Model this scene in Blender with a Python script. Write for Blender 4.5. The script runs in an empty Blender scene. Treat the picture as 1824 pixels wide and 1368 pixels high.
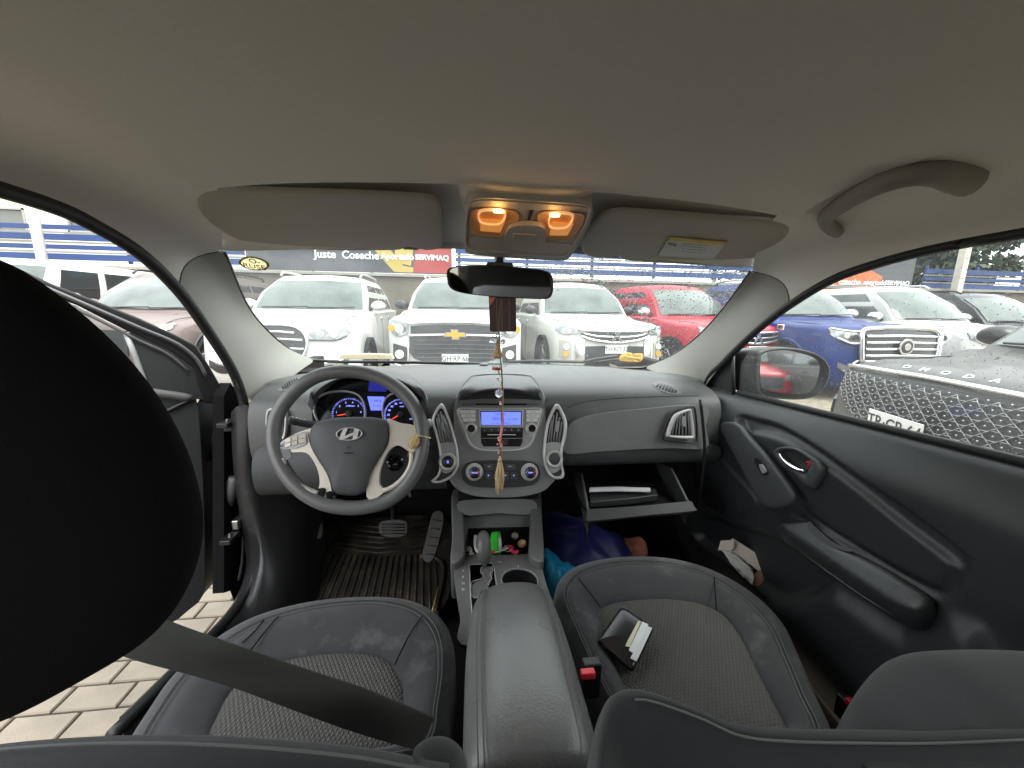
import bpy, bmesh, math, random
from mathutils import Vector as V, Matrix, noise
from mathutils.geometry import tessellate_polygon
random.seed(7)
R_ = math.radians
SC = bpy.context.scene
COL = SC.collection

# ---------------------------------------------------------------- camera, sky, sun, exposure
CAM = V((-0.105, 0.0, 1.36)); FPX = 690.0
YAW, PIT, ROL = R_(7.0), R_(-11.0), R_(1.0)
Fw = V((math.sin(YAW)*math.cos(PIT), math.cos(YAW)*math.cos(PIT), math.sin(PIT)))
_r = V((math.cos(YAW), -math.sin(YAW), 0)); _u = _r.cross(Fw)
Rt = _r*math.cos(ROL) + _u*math.sin(ROL); Up = _u*math.cos(ROL) - _r*math.sin(ROL)
cam = bpy.data.cameras.new('camera'); co = bpy.data.objects.new('camera', cam); COL.objects.link(co)
cam.sensor_width = 36.0; cam.lens = FPX/1824*36.0; cam.clip_start = 0.01; cam.clip_end = 500
co.matrix_world = Matrix(((Rt.x, Up.x, -Fw.x, CAM.x), (Rt.y, Up.y, -Fw.y, CAM.y), (Rt.z, Up.z, -Fw.z, CAM.z), (0, 0, 0, 1)))
SC.camera = co

SUN_EL, SUN_AZ = R_(60), R_(140)
W = bpy.data.worlds.new('World'); SC.world = W; W.use_nodes = True
wn = W.node_tree.nodes; wl = W.node_tree.links
bg = wn['Background']
sky = wn.new('ShaderNodeTexSky'); sky.sky_type = 'NISHITA'; sky.sun_disc = False
sky.sun_elevation = SUN_EL; sky.sun_rotation = SUN_AZ
sky.air_density = 1.0; sky.dust_density = 4.0; sky.ozone_density = 0.6
hsv = wn.new('ShaderNodeHueSaturation'); hsv.inputs['Saturation'].default_value = 0.25   # overcast: nearly grey light
wl.new(sky.outputs[0], hsv.inputs['Color']); cloud = wn.new('ShaderNodeMix'); cloud.data_type = 'RGBA'; cloud.inputs['Factor'].default_value = .7; cloud.inputs['B'].default_value = (8.0, 8.2, 8.4, 1)   # even cloud deck
wl.new(hsv.outputs[0], cloud.inputs['A']); wl.new(cloud.outputs['Result'], bg.inputs['Color'])
bg.inputs['Strength'].default_value = 0.15
sl = bpy.data.lights.new('sun', 'SUN'); sl.energy = .8; sl.angle = R_(25); sl.color = (1, .97, .92)
so = bpy.data.objects.new('sun', sl); COL.objects.link(so)
sd = V((math.sin(SUN_AZ)*math.cos(SUN_EL), math.cos(SUN_AZ)*math.cos(SUN_EL), math.sin(SUN_EL)))
so.rotation_euler = sd.to_track_quat('Z', 'Y').to_euler()
SC.view_settings.view_transform = 'Standard'; SC.view_settings.look = 'None'
SC.view_settings.gamma = 1.0; SC.view_settings.use_curve_mapping = False
SC.view_settings.exposure = 2.1
SC.cycles.use_denoising = True
SC.cycles.max_bounces = 12; SC.cycles.diffuse_bounces = 6; SC.cycles.glossy_bounces = 4
SC.cycles.transmission_bounces = 8; SC.cycles.transparent_max_bounces = 24
SC.cycles.caustics_refractive = False; SC.cycles.caustics_reflective = False

# ---------------------------------------------------------------- helpers
def ray(px, py):
    return Fw + Rt*((px-912)/FPX) + Up*((684-py)/FPX)
def on(px, py, ax, val):
    d = ray(px, py); i = 'xyz'.index(ax)
    return CAM + d*((val-CAM[i])/d[i])
def rd(px, py, d): return CAM + ray(px, py).normalized()*d
def dep(px, py, d): return CAM + ray(px, py)*d
class Plane:
    def __init__(s, p0, n): s.p0 = V(p0); s.n = V(n).normalized()
    def at(s, px, py, off=0.0):
        d = ray(px, py); t = (s.p0 + s.n*off - CAM).dot(s.n)/d.dot(s.n)
        return CAM + d*t
    def line(s, pts, off=0.0): return [s.at(x, y, off) for x, y in pts]
    def curve(s, pts, n, closed=True, off=0.0): return cr(s.line(pts, off), n, closed)
    def axes(s):
        r = V((1, 0, 0)); r = (r - s.n*r.dot(s.n)).normalized(); u = s.n.cross(r)
        if u.z < 0: u = -u
        return r, u

def cr(pts, n, closed=False):
    """n points evenly spaced along a Catmull-Rom curve through pts"""
    P = [V(p) for p in pts]; m = len(P); dense = []
    segs = m if closed else m-1
    for i in range(segs):
        if closed: a, b, c, d = P[i-1], P[i], P[(i+1) % m], P[(i+2) % m]
        else: b, c = P[i], P[i+1]; a = P[i-1] if i else b*2-c; d = P[i+2] if i+2 < m else c*2-b
        for k in range(12):
            t = k/12
            dense.append(0.5*((2*b)+(c-a)*t+(2*a-5*b+4*c-d)*t*t+(3*b-a-3*c+d)*t*t*t))
    dense.append(P[0] if closed else P[-1])
    return resample(dense, n, closed, True)
def resample(P, n, closed=False, hasend=False):
    P = [V(p) for p in P]
    if closed and not hasend: P = P+[P[0]]
    L = [0]
    for a, b in zip(P, P[1:]): L.append(L[-1]+(b-a).length)
    out = []; j = 0; m = n if closed else n-1
    for k in range(n):
        s = L[-1]*k/m
        while j < len(L)-2 and L[j+1] < s: j += 1
        d = L[j+1]-L[j]; out.append(P[j].lerp(P[j+1], (s-L[j])/d if d > 1e-9 else 0))
    return out

MATS = {}
def mat(name, col=(.5, .5, .5), rough=.6, metal=0, bump=0, bscale=300, var=0, vscale=6, spec=.5, coat=0, emit=None, estr=0, wear=None, sheen=0):
    if name in MATS: return MATS[name]
    m = bpy.data.materials.new(name); m.use_nodes = True; n = m.node_tree.nodes; l = m.node_tree.links
    b = n['Principled BSDF']; b.inputs['Base Color'].default_value = (*col, 1); b.inputs['Roughness'].default_value = rough
    b.inputs['Metallic'].default_value = metal; b.inputs['Specular IOR Level'].default_value = spec
    b.inputs['Coat Weight'].default_value = coat; b.inputs['Coat Roughness'].default_value = .05
    if sheen: b.inputs['Sheen Weight'].default_value = sheen
    if emit: b.inputs['Emission Color'].default_value = (*emit, 1); b.inputs['Emission Strength'].default_value = estr
    if var or bump or wear: tc = n.new('ShaderNodeTexCoord')
    if var or wear:
        t = n.new('ShaderNodeTexNoise'); t.inputs['Scale'].default_value = vscale; t.inputs['Detail'].default_value = 6
        l.new(tc.outputs['Object'], t.inputs['Vector'])
        r = n.new('ShaderNodeValToRGB'); r.color_ramp.elements[0].position = .3; r.color_ramp.elements[1].position = .7
        k = var or .1
        r.color_ramp.elements[0].color = (*[c*(1-k) for c in col], 1); r.color_ramp.elements[1].color = (*[min(1, c*(1+k)) for c in col], 1)
        l.new(t.outputs['Fac'], r.inputs['Fac']); l.new(r.outputs['Color'], b.inputs['Base Color'])
        mr = n.new('ShaderNodeMapRange'); mr.inputs['To Min'].default_value = max(0, rough-.1); mr.inputs['To Max'].default_value = min(1, rough+.1)
        l.new(t.outputs['Fac'], mr.inputs['Value']); l.new(mr.outputs[0], b.inputs['Roughness'])
        if wear:                                       # dust and rubbed stains with a shape of their own
            t2 = n.new('ShaderNodeTexNoise'); t2.inputs['Scale'].default_value = wear[1]; t2.inputs['Detail'].default_value = 9; t2.inputs['Roughness'].default_value = .65
            l.new(tc.outputs['Object'], t2.inputs['Vector'])
            r2 = n.new('ShaderNodeValToRGB'); r2.color_ramp.elements[0].position = wear[2]; r2.color_ramp.elements[1].position = wear[2]+.18
            r2.color_ramp.elements[0].color = (0, 0, 0, 1); r2.color_ramp.elements[1].color = (wear[3],)*3+(1,)
            mx = n.new('ShaderNodeMix'); mx.data_type = 'RGBA'
            l.new(t2.outputs['Fac'], r2.inputs['Fac']); l.new(r2.outputs['Color'], mx.inputs['Factor']); l.new(r.outputs['Color'], mx.inputs['A'])
            mx.inputs['B'].default_value = (*wear[0], 1); l.new(mx.outputs['Result'], b.inputs['Base Color'])
    if bump:
        t = n.new('ShaderNodeTexNoise'); t.inputs['Scale'].default_value = bscale; t.inputs['Detail'].default_value = 3
        l.new(tc.outputs['Object'], t.inputs['Vector'])
        bp = n.new('ShaderNodeBump'); bp.inputs['Strength'].default_value = bump; bp.inputs['Distance'].default_value = .002
        l.new(t.outputs['Fac'], bp.inputs['Height']); l.new(bp.outputs[0], b.inputs['Normal'])
    MATS[name] = m
    return m
def glassmat(name, tint=(.9, .95, .92), rough=.0, refl=1.0, film=0):
    """thin pane: clear transmission with a Fresnel reflection"""
    if name in MATS: return MATS[name]
    m = bpy.data.materials.new(name); m.use_nodes = True; n = m.node_tree.nodes; l = m.node_tree.links
    n.remove(n['Principled BSDF']); out = n['Material Output']
    tr = n.new('ShaderNodeBsdfTransparent'); tr.inputs[0].default_value = (*tint, 1)
    gl = n.new('ShaderNodeBsdfGlossy'); gl.inputs['Roughness'].default_value = rough
    lw = n.new('ShaderNodeLayerWeight'); lw.inputs['Blend'].default_value = .5; pw = n.new('ShaderNodeMath'); pw.operation = 'POWER'; pw.inputs[1].default_value = 5
    l.new(lw.outputs['Facing'], pw.inputs[0]); mu = n.new('ShaderNodeMath'); mu.operation = 'MULTIPLY_ADD'; mu.inputs[1].default_value = .9*refl; mu.inputs[2].default_value = .045*refl; l.new(pw.outputs[0], mu.inputs[0])
    mx = n.new('ShaderNodeMixShader'); l.new(mu.outputs[0], mx.inputs[0]); l.new(tr.outputs[0], mx.inputs[1]); l.new(gl.outputs[0], mx.inputs[2])
    last = mx
    if film:                                           # wet, dusty film that scatters a little daylight
        ts = n.new('ShaderNodeBsdfTranslucent'); ts.inputs[0].default_value = (.9, .92, .92, 1); fm = n.new('ShaderNodeMixShader')
        tc = n.new('ShaderNodeTexCoord'); tn = n.new('ShaderNodeTexNoise'); tn.inputs['Scale'].default_value = 9; tn.inputs['Detail'].default_value = 8; l.new(tc.outputs['Object'], tn.inputs['Vector'])
        mr = n.new('ShaderNodeMapRange'); mr.inputs['From Min'].default_value = .3; mr.inputs['From Max'].default_value = .7; mr.inputs['To Min'].default_value = film*.5; mr.inputs['To Max'].default_value = film*1.5
        l.new(tn.outputs['Fac'], mr.inputs['Value']); l.new(mr.outputs[0], fm.inputs[0]); l.new(mx.outputs[0], fm.inputs[1]); l.new(ts.outputs[0], fm.inputs[2]); last = fm
    l.new(last.outputs[0], out.inputs[0]); MATS[name] = m
    return m

XF = {}                                                # world matrices of the empties
def put(o, parent):
    COL.objects.link(o)
    if parent is not None:
        o.parent = parent
        o.matrix_parent_inverse = XF.get(parent.name, Matrix()).inverted()
    return o
def thing(name, label, cat, loc=(0, 0, 0), rz=0, group=None):
    o = bpy.data.objects.new(name, None); o.empty_display_size = .05; COL.objects.link(o)
    o.location = loc; o.rotation_euler = (0, 0, rz)
    XF[o.name] = Matrix.Translation(loc) @ Matrix.Rotation(rz, 4, 'Z')
    return tag(o, label, cat, group)
def tag(o, label=None, cat=None, group=None, kind=None):
    if label: o['label'] = label
    if cat: o['category'] = cat
    if group: o['group'] = group
    if kind: o['kind'] = kind
    return o
def mk(name, verts, faces, m, parent=None, smooth=True, sub=0, solid=0, bevel=0, bseg=2, sharp=None, weld=False):
    me = bpy.data.meshes.new(name); me.from_pydata([tuple(v) for v in verts], [], faces)
    bm = bmesh.new(); bm.from_mesh(me)
    if weld: bmesh.ops.remove_doubles(bm, verts=bm.verts, dist=1e-5)
    bmesh.ops.recalc_face_normals(bm, faces=bm.faces); bm.to_mesh(me); bm.free()
    if smooth:
        me.shade_smooth()
        if sharp: me.set_sharp_from_angle(angle=R_(sharp))
    if isinstance(m, (list, tuple)):
        for x in m: me.materials.append(x)
    elif m: me.materials.append(m)
    o = bpy.data.objects.new(name, me); put(o, parent)
    if solid:
        md = o.modifiers.new('s', 'SOLIDIFY'); md.thickness = solid; md.offset = 0
    if bevel:
        md = o.modifiers.new('b', 'BEVEL'); md.width = bevel; md.segments = bseg; md.limit_method = 'ANGLE'; md.angle_limit = R_(35)
        md.harden_normals = True
        me.shade_smooth()
    if sub:
        md = o.modifiers.new('u', 'SUBSURF'); md.levels = sub; md.render_levels = sub
    return o
def grid_faces(nr, nc, cu=False, cv=False, base=0):
    f = []
    for i in range(nr if cv else nr-1):
        for j in range(nc if cu else nc-1):
            f.append((base+i*nc+j, base+i*nc+(j+1) % nc, base+((i+1) % nr)*nc+(j+1) % nc, base+((i+1) % nr)*nc+j))
    return f
def patch(name, rows, m, parent=None, cu=False, cv=False, sub=1, solid=0, sharp=None):
    nc = len(rows[0]); return mk(name, [p for r in rows for p in r], grid_faces(len(rows), nc, cu, cv), m, parent, sub=sub, solid=solid, sharp=sharp)
def loft(name, rings, m, parent=None, caps=(True, True), sub=1, sharp=None, bevel=0):
    n = len(rings[0]); v = [p for r in rings for p in r]; f = grid_faces(len(rings), n, True)
    for k, ri in ((0, 0), (1, len(rings)-1)):
        if caps[k]:
            c = sum((V(p) for p in rings[ri]), V())/n; v.append(c); ci = len(v)-1
            for j in range(n): f.append((ri*n+j, ri*n+(j+1) % n, ci))
    return mk(name, v, f, m, parent, sub=sub, sharp=sharp, bevel=bevel)
def _fill(loops, flip=False):
    return [tuple(t) for t in tessellate_polygon(loops)]
def plate_geo(outline, nrm, thick, off=0, holes=()):
    nrm = V(nrm).normalized(); loops = [[V(p)+nrm*off for p in L] for L in (outline, *holes)]
    # project flat to help the tessellation
    tri = _fill(loops); v = [p for L in loops for p in L]; N = len(v)
    faces = [t for t in tri]; vv = v+[p-nrm*thick for p in v]; faces += [tuple(i+N for i in reversed(t)) for t in tri]
    b = 0
    for L in loops:
        k = len(L)
        for j in range(k): faces.append((b+j, b+(j+1) % k, N+b+(j+1) % k, N+b+j))
        b += k
    return vv, faces
def plate(name, outline, nrm, thick, m, parent=None, off=0, bevel=.0015, holes=(), bseg=2):
    v, f = plate_geo(outline, nrm, thick, off, holes)
    return mk(name, v, f, m, parent, bevel=bevel, bseg=bseg, smooth=bool(bevel), sharp=None)
def rim(name, outer, inner, nrm, h, m, parent=None, back=.004, bevel=.0012):
    """raised frame between two outlines with the same number of points"""
    nrm = V(nrm).normalized(); n = len(outer)
    mid = [(V(a)+V(b))/2 + nrm*h for a, b in zip(outer, inner)]
    rings = [[V(p)-nrm*back for p in outer], [V(p).lerp(q, .2)+nrm*h*.7 for p, q in zip(outer, mid)], mid, [V(p).lerp(q, .2)+nrm*h*.7 for p, q in zip(inner, mid)], [V(p)-nrm*back for p in inner]]
    return loft(name, rings, m, parent, caps=(False, False), sub=0)
def inset(pts, d, c=None):
    """shrink a closed planar outline towards its inside by d (approximate)"""
    n = len(pts); P = [V(p) for p in pts]; c = sum(P, V())/n; out = []
    nn = V()
    for a, b in zip(P, P[1:]+P[:1]): nn += (a-c).cross(b-c)
    nn.normalize()
    for i in range(n):
        t = (P[(i+1) % n]-P[i-1]).normalized(); out.append(P[i]+nn.cross(t)*d)
    return out
def tube_geo(pts, r, seg=10, closed=False, flat=1.0):
    P = [V(p) for p in pts]; n = len(P); rr = r if isinstance(r, (list, tuple)) else [r]*n
    v = []; T0 = (P[1]-P[0]).normalized(); N = T0.orthogonal().normalized()
    for i in range(n):
        if closed: t = (P[(i+1) % n]-P[i-1]).normalized()
        else: t = ((P[i+1] if i < n-1 else P[i])-(P[i-1] if i else P[i])).normalized()
        N = (N - t*N.dot(t)).normalized(); B = t.cross(N)
        for k in range(seg):
            a = 2*math.pi*k/seg; v.append(P[i]+(N*math.cos(a)+B*math.sin(a)*flat)*rr[i])
    f = grid_faces(n, seg, True, closed)
    if not closed: f += [tuple(range(seg)), tuple(range((n-1)*seg, n*seg))]
    return v, f
def tube(name, pts, r, m, parent=None, seg=10, closed=False, sub=0, flat=1.0):
    v, f = tube_geo(pts, r, seg, closed, flat)
    return mk(name, v, f, m, parent, sub=sub)
def papermat(name, col, k=.5):
    """thin print that lets some of the daylight through"""
    if name in MATS: return MATS[name]
    m = bpy.data.materials.new(name); m.use_nodes = True; n = m.node_tree.nodes; l = m.node_tree.links
    n.remove(n['Principled BSDF']); d = n.new('ShaderNodeBsdfDiffuse'); t = n.new('ShaderNodeBsdfTranslucent'); x = n.new('ShaderNodeMixShader'); x.inputs[0].default_value = k
    d.inputs[0].default_value = (*col, 1); t.inputs[0].default_value = (*col, 1); l.new(d.outputs[0], x.inputs[1]); l.new(t.outputs[0], x.inputs[2]); l.new(x.outputs[0], n['Material Output'].inputs[0]); MATS[name] = m
    return m
class MB:
    """collects several shapes into one mesh"""
    def __init__(s): s.v = []; s.f = []
    def add(s, v, f): b = len(s.v); s.v += [V(p) for p in v]; s.f += [tuple(i+b for i in q) for q in f]; return s
    def tube(s, pts, r, seg=8, closed=False, flat=1.0): return s.add(*tube_geo(pts, r, seg, closed, flat))
    def plate(s, outline, nrm, thick, off=0, holes=()): return s.add(*plate_geo(outline, nrm, thick, off, holes))
    def box(s, c, size, rot=None): return s.add(*box_geo(c, size, rot))
    def build(s, name, m, parent=None, **k): return mk(name, s.v, s.f, m, parent, **k)
def box_geo(c, size, rot=None):
    c = V(c); v = []
    for x in (-.5, .5):
        for y in (-.5, .5):
            for z in (-.5, .5):
                p = V((x*size[0], y*size[1], z*size[2])); v.append(c+(rot @ p if rot else p))
    return v, [(0, 1, 3, 2), (4, 6, 7, 5), (0, 4, 5, 1), (2, 3, 7, 6), (0, 2, 6, 4), (1, 5, 7, 3)]
def box(name, c, size, m, parent=None, rot=None, bevel=.002, bseg=2):
    v, f = box_geo(c, size, rot); return mk(name, v, f, m, parent, bevel=bevel, bseg=bseg, smooth=bool(bevel))
def lathe_geo(prof, o, axis, seg=28):
    a = V(axis).normalized(); n = a.orthogonal().normalized(); b = a.cross(n); o = V(o); v = []
    for r, h in prof:
        for k in range(seg):
            t = 2*math.pi*k/seg; v.append(o+a*h+(n*math.cos(t)+b*math.sin(t))*max(r, 1e-5))
    return v, grid_faces(len(prof), seg, True)
def lathe(name, prof, o, axis, m, parent=None, seg=28, sharp=40, sub=0):
    v, f = lathe_geo(prof, o, axis, seg); return mk(name, v, f, m, parent, sharp=sharp, sub=sub, weld=True)
def circle(c, axis, r, n=32, ry=None, right=None):
    a = V(axis).normalized(); x = (V(right)-a*V(right).dot(a)).normalized() if right else a.orthogonal().normalized(); y = a.cross(x); ry = ry or r
    return [V(c)+x*math.cos(2*math.pi*k/n)*r+y*math.sin(2*math.pi*k/n)*ry for k in range(n)]
def text(name, s, o, right, up, size, m, parent=None, extrude=.0004, align='CENTER', sx=1.0, bold=0):
    cu = bpy.data.curves.new(name, 'FONT'); cu.body = s; cu.size = size; cu.extrude = extrude; cu.align_x = align; cu.align_y = 'CENTER'; cu.offset = bold
    cu.materials.append(m); ob0 = bpy.data.objects.new('tmp', cu); me = bpy.data.meshes.new_from_object(ob0); bpy.data.objects.remove(ob0); bpy.data.curves.remove(cu)
    me.name = name
    if sx != 1:
        for q in me.vertices: q.co.x *= sx
    ob = bpy.data.objects.new(name, me)
    right = V(right).normalized(); up = V(up); up = (up-right*up.dot(right)).normalized(); n = right.cross(up); o = V(o)
    put(ob, parent)
    ob.matrix_basis = Matrix(((right.x, up.x, n.x, o.x), (right.y, up.y, n.y, o.y), (right.z, up.z, n.z, o.z), (0, 0, 0, 1)))
    return ob
# ---------------------------------------------------------------- materials of the cabin
LIGHT = mat('headliner_cloth', (.78, .77, .725), .92, bump=.35, bscale=900, var=.02, vscale=160, spec=.2)
PILLAR = mat('pillar_plastic', (.285, .278, .252), .62, bump=.15, bscale=900, spec=.35)
VISOR = mat('visor_vinyl', (.45, .435, .395), .8, bump=.3, bscale=900, spec=.3)
CONSOLE = mat('grey_trim', (.50, .485, .44), .55, bump=.1, bscale=900)
DASH = mat('dash_plastic', (.085, .087, .086), .45, bump=.22, bscale=700, var=.05, vscale=14, wear=((.2, .2, .195), 16, .56, .22))
DARK = mat('dark_plastic', (.040, .042, .044), .55, bump=.3, bscale=700, wear=((.1, .1, .1), 22, .6, .25))
DOORM = mat('door_plastic', (.022, .024, .026), .40, bump=.22, bscale=700, var=.06, wear=((.09, .09, .09), 20, .62, .2))
BLACK = mat('black_plastic', (.010, .010, .011), .45)
GLOSSB = mat('gloss_black', (.008, .008, .009), .12)
RUBBER = mat('black_rubber', (.012, .012, .013), .6)
CARPET = mat('carpet', (.018, .017, .016), .95, bump=.8, bscale=500, spec=.1)
SILVER = mat('silver_paint', (.50, .49, .475), .35, metal=.2)
SILVERG = mat('silver_grey_trim', (.25, .26, .26), .4, metal=.15)
BEIGE = mat('worn_silver_spoke', (.56, .51, .44), .38, metal=.1, var=.06, vscale=30)
CHROME = mat('chrome', (.85, .85, .86), .12, metal=1)
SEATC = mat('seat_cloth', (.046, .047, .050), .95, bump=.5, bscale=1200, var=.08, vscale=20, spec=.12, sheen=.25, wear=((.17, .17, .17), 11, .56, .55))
SEATB = mat('seat_cloth_shaded', (.026, .0265, .028), .95, bump=.5, bscale=1200, var=.08, vscale=20, spec=.12, sheen=.2)  # seat cloth darkened for the backrests: their shade is put into the colour
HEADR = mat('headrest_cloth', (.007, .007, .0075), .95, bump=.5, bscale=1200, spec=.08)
LEATHER = mat('armrest_leather', (.135, .137, .134), .30, bump=.22, bscale=320, var=.06, vscale=14, wear=((.10, .10, .10), 26, .55, .5))
BELT = mat('belt_webbing', (.055, .057, .050), .75, bump=.3, bscale=900, spec=.3)
THREAD = mat('stitch_thread', (.10, .10, .10), .8)
WGLASS = glassmat('windscreen_glass', (.72, .77, .745), refl=.55, film=.03)
SGLASS = glassmat('side_glass', (.70, .735, .715), refl=.6, film=.022)
RGLASS = glassmat('rear_glass', (.93, .95, .94), refl=.5)
TINT = glassmat('tint_band', (.35, .62, .66), refl=.6)
BLUEL = mat('blue_backlight', (.02, .03, .2), .3, emit=(.10, .13, 1.0), estr=.55)
BLUED = mat('blue_display', (.02, .03, .2), .3, emit=(.12, .17, 1.0), estr=.42)
BLUET = mat('blue_markings', (.05, .05, .3), .4, emit=(.25, .3, 1.0), estr=.5)
REDL = mat('red_needle', (.6, .02, .01), .4, emit=(1, .06, .03), estr=.45)
WHITEP = mat('white_print', (.7, .7, .68), .5)
DPRINT = mat('dark_print', (.02, .02, .05), .5)
REDP = mat('red_plastic', (.55, .012, .02), .35)

car = thing('car', 'black car seen from inside with its driver door open and dome lamps lit', 'car', (0, .5, 0))

# ---------------------------------------------------------------- roof lining, pillars
SEAL_L = [(-60, 318), (0, 337), (80, 362), (150, 392), (250, 452), (320, 520), (372, 592), (412, 656), (430, 700)]
SEAL_R = [(1824, 414), (1730, 430), (1650, 446), (1560, 470), (1480, 499), (1405, 545), (1345, 592), (1290, 645), (1255, 690)]
# windscreen plane
WS = Plane((0, 1.44, 1.155), (0, -.628, -.778))
def wsy(z): return 1.44-(z-1.155)*1.24
INN_L = [(398, 447), (440, 545), (478, 592), (515, 622), (562, 642)]
INN_R = [(1338, 483), (1285, 555), (1240, 603), (1195, 635), (1147, 655)]
def side_shell(sg, seal, inn, low, jn):
    seal3 = [on(x, y, 'x', sg*.72) for x, y in seal]
    rear = [V((sg*.66, -1.75, 1.40)), V((sg*.69, -1.2, 1.47)), V((sg*.71, -.5, 1.515)), V((sg*.72, .1, 1.53))]
    outer = rear + [p for p in seal3 if p.y > .3] + [V((sg*.70, 1.21, 1.07))]
    inn3 = WS.line(inn, .004)
    head = [V((sg*.44, -1.75, 1.50)), V((sg*.45, -1.2, 1.545)), V((sg*.47, -.5, 1.565)), V((sg*.47, .2, 1.567)), V((sg*.475, .55, 1.56)), V((sg*.50, .72, 1.555))]
    k = min(range(len(outer)), key=lambda i: (outer[i]-jn).length)
    A = cr(outer[:k+1], 44)+cr(outer[k:], 17)[1:]
    B = cr(head+[V((sg*.585, .88, 1.535)), inn3[0]], 44)+cr(inn3, 17)[1:]
    rows = []
    for a, b in zip(A, B):
        c = (a+b)/2; up = V((sg*.6, .15, .8)); fr = min(1, max(0, (a.y-.85)/.3))
        bul = up*(.028*(1-fr))+V((0, -.42, .12))*(.055*fr)
        row = []
        for k in range(9):
            t = k/8; h2 = t*t*(3-2*t)
            Ta = V((-sg*.01, 0, .20)); Tb = V((-sg*.24, 0, .03)); h00 = 2*t**3-3*t*t+1; h10 = t**3-2*t*t+t; h01 = 1-h00; h11 = t**3-t*t
            rp = a*h00+Ta*h10+b*h01+Tb*h11
            pp = a.lerp(b, t)+V((0, -.42, .12))*(.055*4*t*(1-t))
            row.append(rp.lerp(pp, fr*fr*(3-2*fr)))
        rows.append(row)
    return rows[:44], rows[43:]
hl = MB()
for sg, seal, inn, jn in ((-1, SEAL_L, INN_L, on(320, 520, 'x', -.72)), (1, SEAL_R, INN_R, on(1405, 545, 'x', .72))):
    a, b = side_shell(sg, seal, inn, None, jn)
    v = [p for r in a for p in r]; hl.add(v, grid_faces(len(a), 9))
    pil = patch('pillar_trim', b, PILLAR, car, sub=2)
    j = [p+V((0, -.001, 0)) for p in b[0]]
    tube('joint_line', j, .0016, BLACK, pil, seg=6)
    if sg < 0: AL = b
    else: AR = b
# centre panel of the lining
xs = [-.48, -.40, -.30, -.2, -.1, 0, .1, .2, .30, .40, .48]
ys = [-1.75, -1.2, -.5, 0, .3, .5, .60, .68, .712]
def crown(x, y):
    z = 1.582-.10*x*x-(.02 if y > .7 else 0)*0
    if y < -.2: z -= .035*((-.2-y)/1.5)**1.6
    return z-.012*max(0, (y-.45)/.3)**2
def xw(x, y): return x*(1+.12*max(0, (y-.5)/.235)**2)
rows = [[V((xw(x, y), y, crown(x, y)-.010*max(0, (y-.5)/.235)**2*(abs(x)/.48)**8)) for x in xs] for y in ys]
for dy, dz in ((.727, -.004), (.733, .006), (.725, .02)): rows.append([V((xw(x, .735), dy, crown(x, .735)+dz-.010*(abs(x)/.48)**8)) for x in xs])
hl.add([p for r in rows for p in r], grid_faces(len(rows), len(xs)))
# recess above the sun visors and header down to the glass
rows = []
for y, z in ((.60, 1.598), (.74, 1.590), (.80, 1.581), (.88, 1.560), (.95, 1.545), (1.0, 1.524), (1.015, 1.512), (1.02, 1.505)):
    rows.append([V((x, y, z-.06*x*x)) for x in (-.67, -.5, -.3, -.15, 0, .15, .3, .5, .67)])
hl.add([p for r in rows for p in r], grid_faces(len(rows), 9))
# tongue between the visors that carries the lamp console
tong = []
for y, hw, z in ((.52, .10, 1.5805), (.62, .12, 1.5775), (.70, .13, 1.5705), (.75, .13, 1.562), (.82, .125, 1.546), (.90, .115, 1.530), (.97, .10, 1.513), (1.0, .09, 1.500)):
    row = [V((.012+hw*1.06*math.copysign(1, -1), y, z+.05))]
    for k in range(9):
        t = -1+k/4; row.append(V((.012+t*hw, y, z+(.016*abs(t)**5 if y > .72 else .004*t*t))))
    row.append(V((.012+hw*1.06, y, z+.05))); tong.append(row)
hl.add([p for r in tong for p in r], grid_faces(len(tong), 11))
headliner = hl.build('headliner', LIGHT, car, sub=1)

# ---------------------------------------------------------------- glass of the own car
wl3 = cr(WS.line(INN_L[::1], -.012), 14); wr3 = cr(WS.line(INN_R, -.012), 14)
rows = []
top_l, top_r = V((-.62, wsy(1.515), 1.515)), V((.62, wsy(1.515), 1.515))
for a, b in [(top_l, top_r)]+list(zip(wl3, wr3)):
    rows.append([a.lerp(b, k/20)+V((a-b).normalized()*0)+V((0, .035, .02))*(1-(2*k/20-1)**2)*0 for k in range(-1, 22)])
ws = patch('windscreen', rows, WGLASS, car, sub=0)
# black print along the lower edge and sides of the windscreen
edge = cr(WS.line(INN_L, -.004)+WS.line([(700, 645), (850, 648), (1000, 652)], -.004)+WS.line(INN_R[::-1], -.004), 90)
tube('black_border', edge, .0055, GLOSSB, ws, seg=8)
# rubber seals round the door openings
sealm = mat('door_seal', (.013, .013, .014), .5)
sl3 = [on(x, y, 'x', -.725) for x, y in SEAL_L+[(437, 740), (441, 800), (448, 860), (456, 920), (462, 985), (446, 1045), (412, 1095), (370, 1140), (300, 1210), (200, 1310)]]
tube('door_seal', cr(sl3, 110), .012, sealm, car, seg=10)
sr3 = [on(x, y, 'x', .725) for x, y in SEAL_R]
tube('door_seal', cr([V((.725, -.4, 1.53))]+sr3+[on(1250, 800, 'x', .725), on(1230, 900, 'x', .725)], 70), .010, sealm, car, seg=10)

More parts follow.
